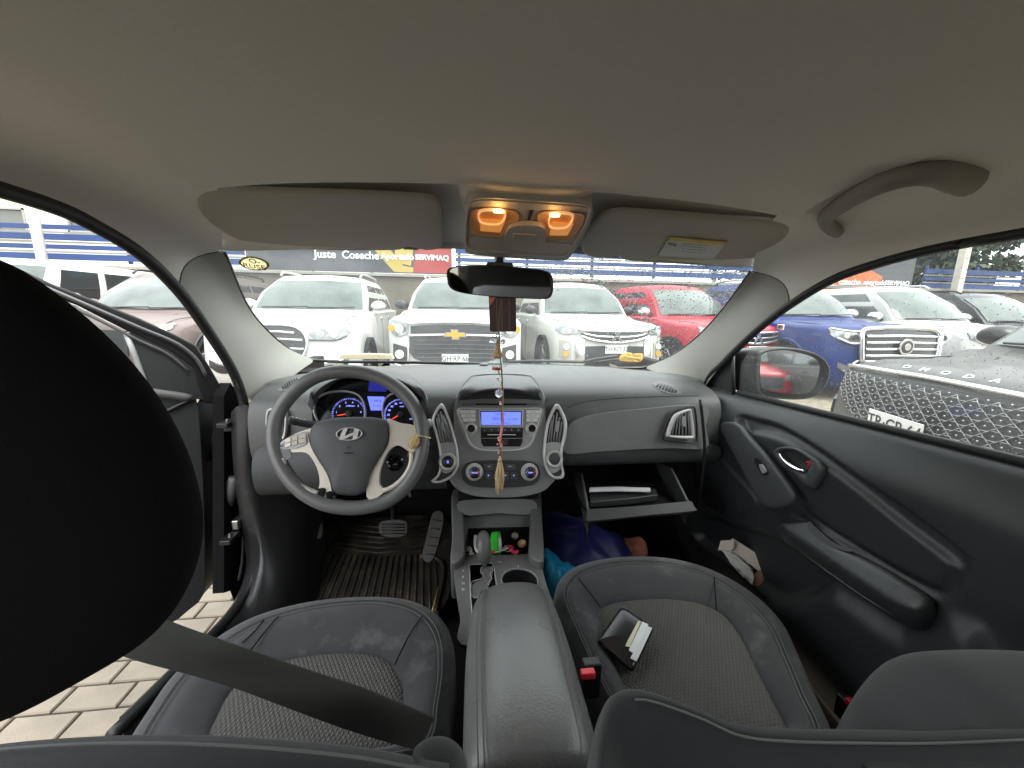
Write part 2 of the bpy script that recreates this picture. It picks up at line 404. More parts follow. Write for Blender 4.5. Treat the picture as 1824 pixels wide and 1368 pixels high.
# ---------------------------------------------------------------- outer body: roof, floor, bulkhead, sills, rear of the cabin
BODY = mat('black_paint', (.006, .006, .007), .16, coat=.6)
rows = []
for y, z, w in ((.99, 1.545, .70), (.9, 1.585, .73), (.6, 1.635, .76), (0, 1.665, .77), (-.8, 1.655, .76), (-1.5, 1.60, .74), (-1.95, 1.54, .70)):
    rows.append([V((x*w, y, z-.05*abs(x)**3)) for x in (-1, -.9, -.6, -.2, .2, .6, .9, 1)])
patch('roof', rows, BODY, car, sub=1)
fl = MB()
fl.box((0, .3, .30), (1.42, 3.2, .05)); fl.box((0, 1.75, .66), (1.5, .04, .84)); fl.box((0, 1.53, 1.11), (1.5, .10, .02))
for sg in (-1, 1): fl.box((sg*.735, 1.50, .72), (.04, .52, .85))
fl.box((0, -.95, .62), (1.3, 1.0, .08)); fl.box((0, -1.5, .95), (1.3, .1, .8)); fl.box((0, -1.9, .75), (1.5, .05, .8))
fl.build('floor', CARPET, car, smooth=False)
for sg in (-1, 1):
    b = MB()
    b.box((sg*.735, -.02, 1.0), (.09, .16, 1.15)); b.box((sg*.74, -1.0, .63), (.10, 1.5, .70) if sg > 0 else (.10, 1.9, .70))
    b.box((sg*.72, -1.72, 1.2), (.12, .28, .75))
    b.build('rear_side', BODY, car, smooth=False)
    mk('rear_quarter_glass', [(sg*.745, -1.6, .98), (sg*.745, -.1, .98), (sg*.715, -.1, 1.52), (sg*.70, -1.6, 1.46)], [(0, 1, 2, 3)], RGLASS, car, smooth=False)
mk('rear_glass', [(-.62, -1.92, 1.12), (.62, -1.92, 1.12), (.55, -1.78, 1.52), (-.55, -1.78, 1.52)], [(0, 1, 2, 3)], RGLASS, car, smooth=False)
rs = MB()
rs.add(*lathe_geo([(0, -.6), (.08, -.58), (.1, -.5), (.1, .5), (.08, .58), (0, .6)], (0, -1.32, 1.05), (1, 0, 0)))
rs.build('rear_bench', mat('bench_cloth', (.13, .13, .135), .95), car)

# left sill and lower hinge pillar of the driver's doorway
SILLM = mat('sill_plastic', (.020, .020, .021), .35, bump=.15, bscale=400, wear=((.12, .12, .115), 30, .6, .4))
A = [on(x, y, 'x', -.715) for x, y in [(438, 720), (442, 800), (450, 870), (458, 930), (464, 985), (450, 1045), (415, 1095), (360, 1150), (250, 1260)]]
B = [V((-.64, 1.16, 1.05)), V((-.64, 1.19, .95)), V((-.64, 1.22, .85)), V((-.635, 1.24, .75)), V((-.63, 1.22, .62)), V((-.62, 1.10, .50)), V((-.61, .95, .45)), V((-.60, .7, .44)), V((-.60, .3, .44))]
ra, rb = cr(A, 40), cr(B, 40)
rows = []
for a, b in zip(ra, rb):
    d = V((-.02, -.02, .012)); rows.append([a+V((-.06, .03, -.10)), a+V((-.05, 0, -.01)), a, a.lerp(b, .3)+d, a.lerp(b, .65)+d*.7, b, b+V((.02, .1, -.12))])
patch('door_sill', rows, SILLM, car, sub=1)
# glossy painted body side outside the seal, with the hinge area
hp = MB()
hp.add([on(x, y, 'x', -.80) for x, y in [(300, 600), (410, 650), (436, 760), (446, 860), (452, 960), (440, 1040), (395, 1090), (345, 1110), (330, 1000), (330, 800)]], [tuple(range(10))])
o = None
# ---------------------------------------------------------------- dashboard
prof = [(1.60, 1.135), (1.47, 1.150), (1.40, 1.158), (1.30, 1.156), (1.19, 1.147), (1.12, 1.136), (1.085, 1.120), (1.068, 1.095), (1.060, 1.05), (1.058, .99), (1.066, .955), (1.10, .92), (1.17, .89), (1.35, .87)]
xs = [-.69, -.66, -.6, -.5, -.4, -.3, -.2, -.12, -.04, .04, .12, .2, .3, .4, .5, .6, .66, .69]
rows = []
for y, z in prof:
    r = []
    for x in xs:
        e = max(0, abs(x)-.45); r.append(V((x, y+(.02*(x/.66)**2 if y < 1.3 else -.10*(x/.66)**2)-0*e, z-.02*(abs(x)/.66)**3)))
    rows.append(r)
dash = patch('dashboard', rows, DASH, car, sub=2)
DPN = V((.0, -.985, .17))
DP = Plane((.35, 1.058, 1.03), DPN)
# seam of the soft upper band and the passenger pad below it
pad = DP.curve([(1007, 806), (1005, 781), (1013, 757), (1033, 745), (1070, 736), (1135, 729), (1250, 723), (1253, 760), (1254, 796), (1190, 797), (1130, 799), (1062, 803)], 90, off=.004)
PADM = mat('pad_plastic', (.145, .149, .148), .48, bump=.22, bscale=700, var=.05, vscale=10, wear=((.24, .24, .23), 13, .55, .28))
p_ = plate('passenger_pad', pad, DPN, .05, PADM, car, off=.012, bevel=.012, bseg=4)
tube('seam', cr(DP.line([(1012, 726), (1040, 716), (1090, 710), (1160, 707), (1244, 705)], .014), 40), .0014, BLACK, dash, seg=6)
# outer dash end cap by the door
tube('end_gap', cr([on(1247, 712, 'y', 1.02), on(1251, 745, 'y', 1.02), on(1255, 800, 'y', 1.02), on(1250, 860, 'y', 1.03), on(1240, 905, 'y', 1.05)], 20), .0045, BLACK, car, seg=8)
patch('knee_panel', [[V((x, y, z)) for x in (-.67, -.55, -.4, -.25, -.16)] for y, z in ((1.075, .985), (1.045, .955), (1.035, .90), (1.05, .85), (1.10, .82), (1.3, .81))], DARK, car, sub=2)
patch('glove_box_surround', [[V((x, y, z)) for x in (.10, .25, .4, .55, .68)] for y, z in ((1.06, .965), (1.045, .93), (1.06, .895), (1.12, .885), (1.30, .885))], DARK, car, sub=2)
box('dash_shroud', (0, 1.25, .72), (.26, .2, .45), BLACK, car)

# ---------------------------------------------------------------- vents
def slats(parent, pts_top, pts_bot, n, m, w=.004, dpt=.010, nrm=DPN):
    for k in range(n):
        t = (k+.5)/n
        a = pts_top(t); b = pts_bot(t)
        tube('slat', [a, a.lerp(b, .33), a.lerp(b, .66), b], w, m, parent, seg=6, flat=.45)
SLATM = mat('vent_slat', (.22, .222, .224), .35)
def vent(outer, inner, pl, n, top, bot, knob):
    f = rim('air_vent', pl.curve(outer, 60, off=.004), pl.curve(inner, 60, off=.004), pl.n, .006, SILVER, car)
    plate('vent_back', pl.curve(inner, 60), pl.n, .004, BLACK, f, off=.001, bevel=0)
    tl, bl = pl.line(top, .004), pl.line(bot, .004)
    slats(f, lambda t: tl[0].lerp(tl[1], t) if len(tl) == 2 else cr(tl, 21)[int(t*20)], lambda t: bl[0].lerp(bl[1], t) if len(bl) == 2 else cr(bl, 21)[int(t*20)], n, SLATM)
    plate('vent_knob', pl.curve(knob, 16, off=.0), pl.n, .012, SILVERG, f, off=.012, bevel=.001)
    return f
CS = Plane((0, 1.038, 1.05), (.0, -.955, .296))
# centre vents: a silver blade-shaped frame with slats above and a knob ring below
vl_o = [(786, 719), (800, 741), (813, 781), (820, 812), (818, 832), (806, 850), (787, 861), (768, 859), (778, 848), (784, 828), (780, 805), (774, 775), (769, 745)]
vl_i = [(786, 727), (798, 747), (809, 783), (816, 812), (814, 830), (803, 846), (786, 857), (775, 857), (783, 849), (788, 828), (784, 803), (779, 775), (774, 747)]
fv = vent([(786, 718), (799, 740), (808, 768), (816, 802), (817, 830), (806, 850), (785, 860), (767, 858), (779, 846), (783, 826), (781, 800), (774, 770), (769, 746)],
          [(786, 727), (796, 745), (803, 768), (811, 802), (812, 829), (803, 846), (786, 855), (775, 856), (784, 846), (788, 826), (786, 800), (779, 770), (774, 748)],
          CS, 5, [(777, 748), (784, 732), (795, 748)], [(784, 788), (810, 788)], [(786, 754), (790, 754), (792, 766), (788, 767)])
fr = vent([(991, 719), (1002, 732), (1010, 753), (1008, 778), (1003, 800), (1002, 825), (1005, 846), (1000, 853), (984, 852), (972, 838), (967, 812), (969, 780), (975, 748)],
          [(991, 728), (999, 739), (1004, 755), (1002, 778), (997, 800), (997, 825), (1001, 843), (996, 848), (986, 847), (976, 835), (972, 812), (974, 780), (980, 750)],
          CS, 5, [(981, 752), (991, 734), (1003, 756)], [(974, 788), (998, 788)], [(990, 752), (995, 752), (993, 768), (988, 768)])
for f, c, sw in ((fv, (798, 822), True), (fr, (986, 817), False)):
    p = CS.at(*c)
    plate('lower_plate', CS.curve([(c[0]-14, 790), (c[0]+14, 790), (c[0]+15, 812), (c[0]+13, 832), (c[0], 842), (c[0]-12, 838), (c[0]-15, 812)], 40), CS.n, .006, SILVERG, f, off=.007, bevel=.001)
    lathe('knob_ring', [(.0145, .002), (.0235, .004), (.0245, .012), (.021, .018), (.0165, .0155), (.0155, .009)], p, CS.n, SILVER, f)
    lathe('round_button', [(.0158, .006), (.0155, .0135), (.013, .0155), (0, .0158)], p, CS.n, DARK if not sw else BLACK, f)
    if sw: text('symbol', 'II', p+CS.n*.017, *CS.axes(), .011, BLUET, f)
# outer passenger vent
VR = Plane((.50, 1.047, 1.045), (.06, -.98, .17))
f = vent([(1226, 729), (1231, 733), (1236, 776), (1230, 782), (1192, 779), (1187, 774), (1195, 750), (1204, 737)], [(1224, 733), (1227, 736), (1231, 772), (1227, 776), (1195, 775), (1193, 772), (1200, 752), (1208, 740)], Plane(VR.p0+VR.n*.022, VR.n), 6,
         [(1203, 744), (1214, 735), (1228, 735)], [(1194, 774), (1231, 774)], [(1211, 742), (1217, 742), (1218, 757), (1212, 758)])
vv = Plane(VR.p0+VR.n*.018, VR.n)
rim('vent_surround', vv.curve([(1232, 724), (1240, 732), (1243, 780), (1236, 790), (1190, 787), (1180, 778), (1188, 752), (1200, 732)], 50), vv.curve([(1231, 726), (1238, 733), (1241, 779), (1235, 788), (1191, 785), (1182, 777), (1190, 753), (1201, 734)], 50), VR.n, .001, BLACK, f)
plate('vent_wheel', vv.curve([(1203, 781), (1222, 782), (1221, 786), (1204, 785)], 16), VR.n, .006, DARK, f, off=.006, bevel=.001)
# outer driver vent
VD = Plane((-.60, 1.075, 1.05), (-.05, -.98, .17))
f = vent([(477, 731), (502, 728), (512, 735), (510, 775), (500, 785), (478, 778)], [(480, 735), (501, 732), (508, 738), (506, 772), (498, 780), (481, 774)], VD, 4, [(482, 736), (506, 736)], [(482, 774), (506, 774)], [(490, 750), (496, 750), (496, 760), (490, 760)])
# defroster grilles on the dash top by each pillar, laid on the curved pad
from mathutils.bvhtree import BVHTree
_dg = bpy.context.evaluated_depsgraph_get(); _bv = BVHTree.FromObject(dash, _dg)
def on_dash(px, py, off=0):
    d = ray(px, py).normalized(); h = _bv.ray_cast(CAM, d)
    if h[0] is None: return on(px, py, 'y', 1.2)
    n_ = h[1] if h[1].z > 0 else -h[1]
    return h[0]+n_*off
for pts, ends in (([(496, 697), (506, 684), (522, 676), (536, 673), (533, 681), (520, 690), (508, 696)], ((502, 693), (532, 676.5))), ([(1162, 685), (1174, 680), (1192, 684), (1205, 691), (1212, 701), (1196, 702), (1176, 696)], ((1168, 686.5), (1206, 698)))):
    o = cr([on_dash(x, y, .0016) for x, y in pts], 36, True)
    g = loft('defroster_grille', [[p+V((0, 0, -.006)) for p in o], o, [q_+V((0, 0, .0005)) for q_ in inset(o, .002)]], PADM, car, caps=(False, True), sub=0, sharp=40)
    (x0, y0), (x1, y1) = ends
    for k in range(7):
        t = (k+.5)/7; x, y = x0+(x1-x0)*t, y0+(y1-y0)*t; sg = 1 if x0 > 900 else -1
        h_ = 4.6*math.sin(math.pi*(.15+.7*t)); A_, B_ = on_dash(x-sg*1.6, y+h_, .0022), on_dash(x+sg*1.6, y-h_, .0022)
        tube('slot', [A_, A_.lerp(B_, .5), B_], .0036, BLACK, g, seg=6, flat=.35)
# sun sensor and aerial discs at the foot of the windscreen
lathe('sensor_cap', [(.016, 0), (.016, .004), (.012, .006), (0, .007)], on(862, 650, 'z', 1.158), (0, 0, 1), DASH, dash)

# ---------------------------------------------------------------- centre stack
CSN = CS.n; cr_, cu_ = CS.axes()
stack = plate('centre_stack', CS.curve([(812, 716), (830, 708), (890, 704), (952, 708), (968, 716), (972, 745), (972, 800), (990, 845), (982, 862), (965, 876), (930, 884), (890, 886), (850, 884), (818, 874), (804, 860), (800, 845), (808, 800), (808, 745)], 90), CSN, .08, PADM, car, off=.0, bevel=.006, bseg=3)
# hood over the radio
hood_back = [on(x, y, 'z', 1.150) for x, y in [(811, 713), (820, 694), (838, 672), (860, 668), (892, 667), (922, 668), (946, 671), (962, 692), (972, 713)]]
hood_lip = [CS.at(x, y, o) for x, y, o in [(811, 715, .004), (830, 706, .02), (850, 699, .03), (870, 695, .034), (892, 694, .036), (914, 695, .034), (934, 699, .03), (953, 706, .02), (972, 715, .004)]]
hb, hlp = cr(hood_back, 25), cr(hood_lip, 25)
rows = [[a+V((0, .02, -.02)) for a in hb], [a+V((0, .004, .001)) for a in hb], [a.lerp(b, .3)+V((0, 0, .009)) for a, b in zip(hb, hlp)], [a.lerp(b, .75)+V((0, 0, .008)) for a, b in zip(hb, hlp)], [b+V((0, .004, .003)) for b in hlp], hlp, [b+V((0, .03, -.012)) for b in hlp]]
hood = patch('stack_hood', rows, DASH, car, sub=1)
tube('seam', [p+V((0, 0, .001)) for p in hb], .0015, BLACK, hood, seg=6)
plate('hood_recess', CS.curve([(813, 713), (830, 705), (860, 697), (892, 695), (924, 697), (953, 705), (970, 713), (930, 711), (892, 710), (850, 711)], 60), CSN, .003, BLACK, stack, off=.003, bevel=0)
# radio
radio = plate('radio', CS.curve([(815, 727), (850, 725), (892, 724.5), (935, 725), (967, 727), (966, 745), (958, 768), (950, 788), (942, 797), (928, 802), (892, 803), (852, 802), (840, 797), (832, 788), (823, 768), (815, 745)], 90), CSN, .02, SILVERG, car, off=.005, bevel=.003)
rim('radio_trim', CS.curve([(816, 727), (850, 727), (892, 727), (932, 727), (964, 727), (963, 742), (957, 765), (948, 788), (938, 798), (920, 803), (892, 804), (862, 803), (844, 798), (834, 788), (826, 765), (817, 742)], 80, off=.005), CS.curve([(820, 729), (850, 729), (892, 729), (932, 729), (961, 729), (960, 741), (954, 763), (946, 785), (936, 795), (919, 800), (892, 801), (863, 800), (846, 795), (837, 785), (829, 763), (821, 742)], 80, off=.005), CSN, .002, SILVER, radio)
def rect(x0, y0, x1, y1, r=0):
    return [(x0, y0), (x1, y0), (x1, y1), (x0, y1)]
def rplate(nm, pts, m, parent, off, th=.006, bevel=.001, pl=None): 
    pl = pl or CS
    return plate(nm, pl.line(pts), pl.n, th, m, parent, off=off, bevel=bevel)
rplate('cd_slot', [(846, 719), (938, 719), (936, 722), (848, 722)], GLOSSB, radio, .009, .004)
for x0, x1 in ((823, 845), (939, 960)): rplate('eject_button', [(x0, 718.5), (x1, 718.5), (x1-1, 722), (x0+1, 722)], DASH, radio, .011, .008)
bez = rplate('screen_bezel', [(853, 730), (932, 730), (931, 760), (854, 760)], SILVER, radio, .009)
scr = rplate('screen', [(855, 732), (929, 732), (928.5, 758), (856.5, 758)], GLOSSB, radio, .0105, .003)
lcd = rplate('display', [(857, 734), (927, 734), (926.5, 757), (857.5, 757)], BLUED, radio, .0115, .001, 0)
def ctext(s, px, py, size, m, parent, off, **k): return text('lettering', s, CS.at(px, py, off), cr_, cu_, size, m, parent, **k)
ctext('103.7', 885, 746, .013, DPRINT, radio, .0118); ctext('ALL CODE', 913, 747, .006, DPRINT, radio, .0118)
ctext('RADIO FM1', 892, 738, .006, DPRINT, radio, .0118); ctext('ST   AF   TA   MP3   P', 893, 754, .006, DPRINT, radio, .0118)
for sd, xs_ in ((0, (818, 833, 847)), (1, (937, 951, 963))):
    for r, (y0, y1) in enumerate(((731, 737), (738, 744), (745, 751))):
        a = xs_[0]+(r*3.0 if sd == 0 else 0); b = xs_[2]-(r*3.0 if sd == 1 else 0)
        rplate('radio_button', [(a, y0), (b, y0), (b-(1.2 if sd else 0), y1), (a+(0 if sd else 1.2), y1)], mat('silver_button', (.66, .66, .64), .4), radio, .011, .008)
        ctext(('FM   AM', 'SEEK   CD', 'AUX', 'CD   TA', 'TRACK   RPT', 'SETUP')[r+3*sd], (a+b)/2, (y0+y1)/2, .0038, DPRINT, radio, .0113)
for cx in (839, 946):
    lathe('radio_knob', [(.017, .004), (.0165, .007), (.0125, .009), (.012, .016), (.0105, .0185), (0, .0185)], CS.at(cx, 763), CSN, SILVER, radio)
    lathe('knob_face', [(.0108, .017), (.0098, .0195), (0, .0198)], CS.at(cx, 763), CSN, GLOSSB, radio)
    ctext('POWER' if cx < 900 else 'TUNE', cx-9 if cx < 900 else cx+9, 757, .004, WHITEP, radio, .0055)
    ctext('PUSH' if cx < 900 else 'ENTER', cx, 776, .004, WHITEP, radio, .0055)
rplate('preset_panel', [(856, 762), (931, 762), (930, 788), (926, 795), (861, 795), (857, 788)], GLOSSB, radio, .0075)
for k in range(6):
    rplate('preset_button', [(857.5+12.1*k, 762.5), (868.6+12.1*k, 762.5), (868.6+12.1*k, 770), (857.5+12.1*k, 770)], BLACK, radio, .0105, .004, .0006)
    ctext(str(k+1), 863+12.1*k, 766, .0055, WHITEP, radio, .0108)
rplate('silver_line', [(868, 773.3), (918, 773.3), (918, 775), (868, 775)], SILVER, radio, .0095, .003, .0004)
rplate('lower_line', [(857, 780.2), (931, 780.2), (931, 781), (857, 781)], SILVERG, radio, .009, .003, 0)
rplate('hazard_button', [(888, 782), (904, 782), (904, 793), (888, 793)], BLACK, radio, .0095, .004)
ctext('\u25B3', 896, 788, .011, REDP, radio, .0098)
# climate controls
clim = plate('climate_panel', CS.curve([(826, 830), (840, 822), (870, 820), (915, 820), (945, 822), (958, 830), (962, 845), (956, 858), (940, 865), (892, 868), (845, 866), (828, 858), (822, 845)], 70), CSN, .02, BLACK, car, off=.008, bevel=.003)
for cx in (845, 942):
    p = CS.at(cx, 840)
    lathe('climate_knob', [(.024, .006), (.0235, .012), (.0205, .015), (.0195, .026), (.0175, .029), (.0155, .0275), (0, .0275)], p, CSN, SILVER, clim)
    lathe('knob_face', [(.0160, .0265), (.0155, .0285), (0, .029)], p, CSN, GLOSSB, clim)
    for k in range(7):
        a = R_(210-40*k); q = p+CSN*.0292+(cr_*math.cos(a)+cu_*math.sin(a))*.0120
        text('mark', '|', q, cr_, cu_, .004, BLUET if k < 4 else REDL, clim)
    text('symbol', 'MODE' if cx < 900 else 'TEMP', p+CSN*.0292, cr_, cu_, .0055, BLUET, clim)
for x, s in ((871, 'A/C'), (889, '='), (906, '='), (872, '\u2193'), (889, '\u2192'), (905, '\u2197'), (920, '\u2198')):
    pass
for x0, x1, y0, y1, s in ((862, 880, 826, 836, 'A/C'), (882, 898, 826, 836, 'REAR'), (900, 918, 826, 836, 'HEAT'), (864, 876, 841, 853, '\u2193'), (879, 891, 841, 853, '/'), (894, 906, 841, 853, '\u2192'), (909, 921, 841, 853, '\u2197')):
    rplate('climate_button', [(x0, y0), (x1, y0), (x1, y1), (x0, y1)], DARK, clim, .0105, .004)
    ctext(s, (x0+x1)/2, (y0+y1)/2, .0065 if y0 > 835 else .0045, BLUET if y0 > 835 else WHITEP, clim, .0108)

# ---------------------------------------------------------------- instrument cluster
IC = Plane((-.37, 1.035, 1.065), (.03, -.93, .36)); ir, iu = IC.axes()
clu = plate('instrument_cluster', IC.curve([(556, 740), (556, 708), (572, 686), (605, 674), (650, 670), (695, 674), (732, 688), (748, 712), (748, 745), (735, 785), (690, 800), (610, 800), (566, 785)], 80), IC.n, .01, GLOSSB, car, bevel=0)
def gauge(outer, inner, c, nums, n_needle, rad):
    r_ = rim('gauge_ring', IC.curve(outer, 48, off=.002), IC.curve(inner, 48, off=.002), IC.n, .008, SILVER, clu)
    c3 = IC.at(*c, .004)
    for k, s in enumerate(nums):
        a = R_(205-230*k/(len(nums)-1)); q = c3+(ir*math.cos(a)+iu*math.sin(a))*rad
        text('numeral', s, q, ir, iu, .0075 if len(s) < 3 else .0055, BLUET, clu)
        q2 = c3+(ir*math.cos(a)+iu*math.sin(a))*(rad+.009)
        for j in range(5 if k < len(nums)-1 else 1):
            a2 = a-R_(230/(len(nums)-1)*j/5); d = (ir*math.cos(a2)+iu*math.sin(a2))
            tube('tick', [c3+d*(rad+.0075), c3+d*(rad+.0115)], .0005 if j else .0009, BLUET, clu, seg=4)
    a = R_(n_needle); d = ir*math.cos(a)+iu*math.sin(a)
    tube('needle', [c3+IC.n*.004+d*.008, c3+IC.n*.004+d*(rad-.003)], [.0016, .0006], REDL, clu, seg=6)
    lathe('needle_hub', [(.0085, 0), (.008, .007), (0, .008)], c3, IC.n, BLACK, clu)
gauge([(617, 696), (640, 703), (651, 722), (652, 745), (640, 768), (612, 776), (580, 770), (564, 748), (558, 727), (566, 707), (590, 697)], [(617, 699), (638, 705.5), (648.5, 723), (649, 744), (638, 765), (612, 773), (583, 768), (567, 747), (561, 727), (568.5, 709), (591, 700)], (621, 737), ['0', '1', '2', '3', '4', '5', '6', '7'], 190, .031)
gauge([(715, 697), (737, 706), (747, 725), (747, 748), (735, 768), (712, 772), (690, 764), (681, 742), (682, 718), (693, 703)], [(715, 700), (735, 708), (744.5, 726), (744.5, 747), (733, 765.5), (712, 769), (692, 762), (683.5, 741), (684.5, 719), (695, 705.5)], (713, 738), ['0', '20', '40', '60', '80', '100', '120', '140', '160', '180', '200'], 212, .031)
rplate('trip_display', [(655, 706.5), (685, 707), (681, 731), (661, 731)], BLUEL, clu, .004, .003, 0, IC)
text('lettering', 'x1000rpm', IC.at(624, 723, .004), ir, iu, .0055, BLUET, clu); text('lettering', 'km/h', IC.at(716, 724, .004), ir, iu, .0055, BLUET, clu)
text('lettering', '124532', IC.at(671, 714, .0045), ir, iu, .008, DPRINT, clu); text('lettering', 'P  13:42', IC.at(671, 723, .0045), ir, iu, .006, DPRINT, clu)
rplate('upper_display', [(658, 680), (690, 681), (688, 698), (656, 697)], mat('dim_blue', (.003, .003, .02), .3, emit=(.06, .07, 1), estr=.06), clu, .003, .002, 0, IC)
# binnacle hood
bk = cr([on(x, y, 'z', 1.145) for x, y in [(545, 716), (556, 690), (585, 668), (620, 655), (660, 650), (700, 656), (735, 668), (752, 690), (762, 716)]], 31)
lp = cr([IC.at(x, y, .045*min(1, .25+max(0, (735-y))/45)) for x, y in [(553, 730), (560, 702), (585, 682), (615, 672), (652, 668), (694, 672), (728, 686), (752, 702), (762, 713)]], 31)
rows = [[a+V((0, .03, -.03)) for a in bk], bk, [a.lerp(b, .5)+V((0, 0, .010)) for a, b in zip(bk, lp)], [b+V((0, .006, .004)) for b in lp], lp, [b+V((0, .01, -.006)) for b in lp], [b.lerp(IC.p0+(b-IC.p0).normalized()*.13, .5)+V((0, .06, -.01)) for b in lp]]
patch('cluster_hood', rows, DASH, car, sub=2)
# column shroud
loft('column_shroud', [circle(c, (.0, -.92, .38), r, 20, ry) for c, r, ry in ((V((-.372, 1.10, .985)), .075, .06), (V((-.372, 1.02, 1.015)), .07, .055), (V((-.372, .95, 1.03)), .055, .045))], DARK, car, sub=1)

# ---------------------------------------------------------------- steering wheel
WN = V((.02, -.925, .38)).normalized(); WC = V((-.374, .905, 1.055)); WP = Plane(WC, WN); wr_, wu_ = WP.axes()
fit = [WP.at(x, y) for x, y in [(620, 658), (760, 783), (620, 903), (486, 783)]]
RIMM = mat('wheel_leather', (.098, .100, .098), .34, bump=.15, bscale=900, wear=((.10, .10, .10), 25, .58, .3))
rimc = WP.curve([(620, 661.5), (666, 669), (708, 691), (739, 726), (752, 770), (748, 818), (726, 862), (690, 892), (650, 903), (612, 904), (570, 894), (530, 868), (500, 828), (487, 782), (495, 737), (525, 697), (568, 669)], 72)
sw = tube('steering_wheel', rimc, .0165, RIMM, car, seg=16, closed=True)
hubo = WP.curve([(556, 762), (566, 752), (590, 746), (620, 743), (660, 743), (682, 746), (692, 754), (693, 775), (690, 795), (676, 820), (662, 845), (655, 870), (640, 882), (610, 882), (596, 875), (590, 855), (574, 828), (558, 800), (553, 780)], 70)
cen = sum(hubo, V())/len(hubo)
rings = [[cen+(p-cen)*s+WN*h for p in hubo] for s, h in ((1.0, -.035), (1.0, .004), (.985, .011), (.94, .016), (.8, .022), (.5, .026), (.2, .027))]
PADD = mat('horn_pad', (.046, .048, .050), .5, bump=.4, bscale=900, wear=((.16, .16, .155), 40, .66, .4))
loft('horn_pad', rings, PADD, sw, caps=(False, True), sub=1)
def spoke(nm, pts, m, off=.006, th=.018, bevel=.004):
    return plate(nm, WP.curve(pts, 60), WN, th, m, sw, off=off, bevel=bevel, bseg=3)
spoke('spoke', [(569, 757), (556, 763), (530, 772), (505, 786), (494, 800), (500, 806), (520, 806), (545, 806), (556, 815), (566, 833), (571, 855), (568, 872), (556, 880), (562, 890), (580, 893), (588, 890), (592, 872), (584, 845), (570, 822), (556, 797), (553, 775)], BEIGE)
spoke('spoke', [(690, 746), (715, 754), (738, 758), (746, 775), (742, 800), (732, 806), (715, 795), (703, 795), (690, 808), (680, 830), (676, 850), (678, 866), (688, 871), (676, 884), (660, 890), (654, 884), (655, 862), (664, 838), (680, 812), (692, 790), (694, 765)], BEIGE)
lowtrim = mat('peeling_trim', (.35, .34, .31), .5, var=.4, vscale=120, wear=((.01, .01, .012), 60, .5, 1))
tube('spoke_edge', WP.curve([(504, 816), (509, 836), (520, 852), (537, 866), (553, 874), (567, 878)], 30, closed=False, off=.006), .0062, lowtrim, sw, seg=8)
tube('spoke_edge', WP.curve([(733, 806), (731, 828), (718, 851), (701, 866), (684, 874)], 30, closed=False, off=.006), .0055, BEIGE, sw, seg=8)
for pts in ([(495, 803), (509, 790), (517, 800), (522, 814), (508, 820), (497, 815)], [(560, 873), (580, 869), (581, 880), (574, 889), (563, 893), (556, 886)], [(583, 878), (592, 875), (594, 889), (586, 892)]):
    spoke('worn_patch', pts, GLOSSB, .0085, .004, .0012)
kp = plate('control_keys', WP.curve([(500, 800), (509, 786), (523, 776), (549, 769), (550, 782), (546, 792), (524, 800)], 40), WN, .008, SILVERG, sw, off=.0085, bevel=.001)
for x0, x1 in ((511, 521), (523, 533), (535, 548)):
    for j in (0, 1):
        s = (x1-512)*.26
        plate('key', WP.line([(x0, 785-s+j*8), (x1, 782-s+j*8), (x1, 789-s+j*8), (x0, 792-s+j*8)]), WN, .004, BEIGE if x0 < 520 else mat('key_beige', (.42, .38, .32), .5), sw, off=.0105, bevel=.0006)
em = circle(WP.at(622, 773, .029), WN, .0285, 40, .0148, wr_); emi = circle(WP.at(622, 773, .029), WN, .0262, 40, .0129, wr_)
rim('emblem', em, emi, WN, .0022, SILVER, sw, bevel=0)
eb = MB()
for pts in ([(604, 783), (611, 784), (620, 763), (613, 762)], [(628, 784), (636, 782), (640, 765), (632, 762)], [(612, 777), (619, 775), (634, 769), (634, 773), (624, 777.5), (613, 782)]):
    eb.plate(WP.line(pts, .028), WN, .002, off=.0025)
eb.build('emblem_letter', SILVER, sw, smooth=False)
text('lettering', 'SRS', WP.at(621, 797, .0285), wr_, wu_, .0055, BLACK, sw); text('lettering', 'AIRBAG', WP.at(621, 807, .0275), wr_, wu_, .0062, BLACK, sw)
# stalks
st = tube('indicator_stalk', cr([V((-.43, 1.0, 1.055)), on(548, 755, 'y', .985), on(514, 748, 'y', .965)], 12), [.008]*4+[.0095]*8, DARK, car, seg=10)
for k in range(4): lathe('stalk_mark', [(.0099, 0), (.0099, .004)], dep(519+7*k, 749+1.5*k, .975), (1, .1, -.05), WHITEP, st, seg=12)
tube('wiper_stalk', cr([V((-.31, 1.0, 1.055)), on(745, 763, 'y', .975), on(768, 751, 'y', .965)], 12), [.008]*9+[.011, .012, .009], SILVERG, car, seg=10)
lathe('ignition_lock', [(.022, 0), (.022, .010), (.017, .014), (.014, .012), (0, .012)], on(704, 823, 'y', 1.0), (.15, -.95, .2), GLOSSB, car)
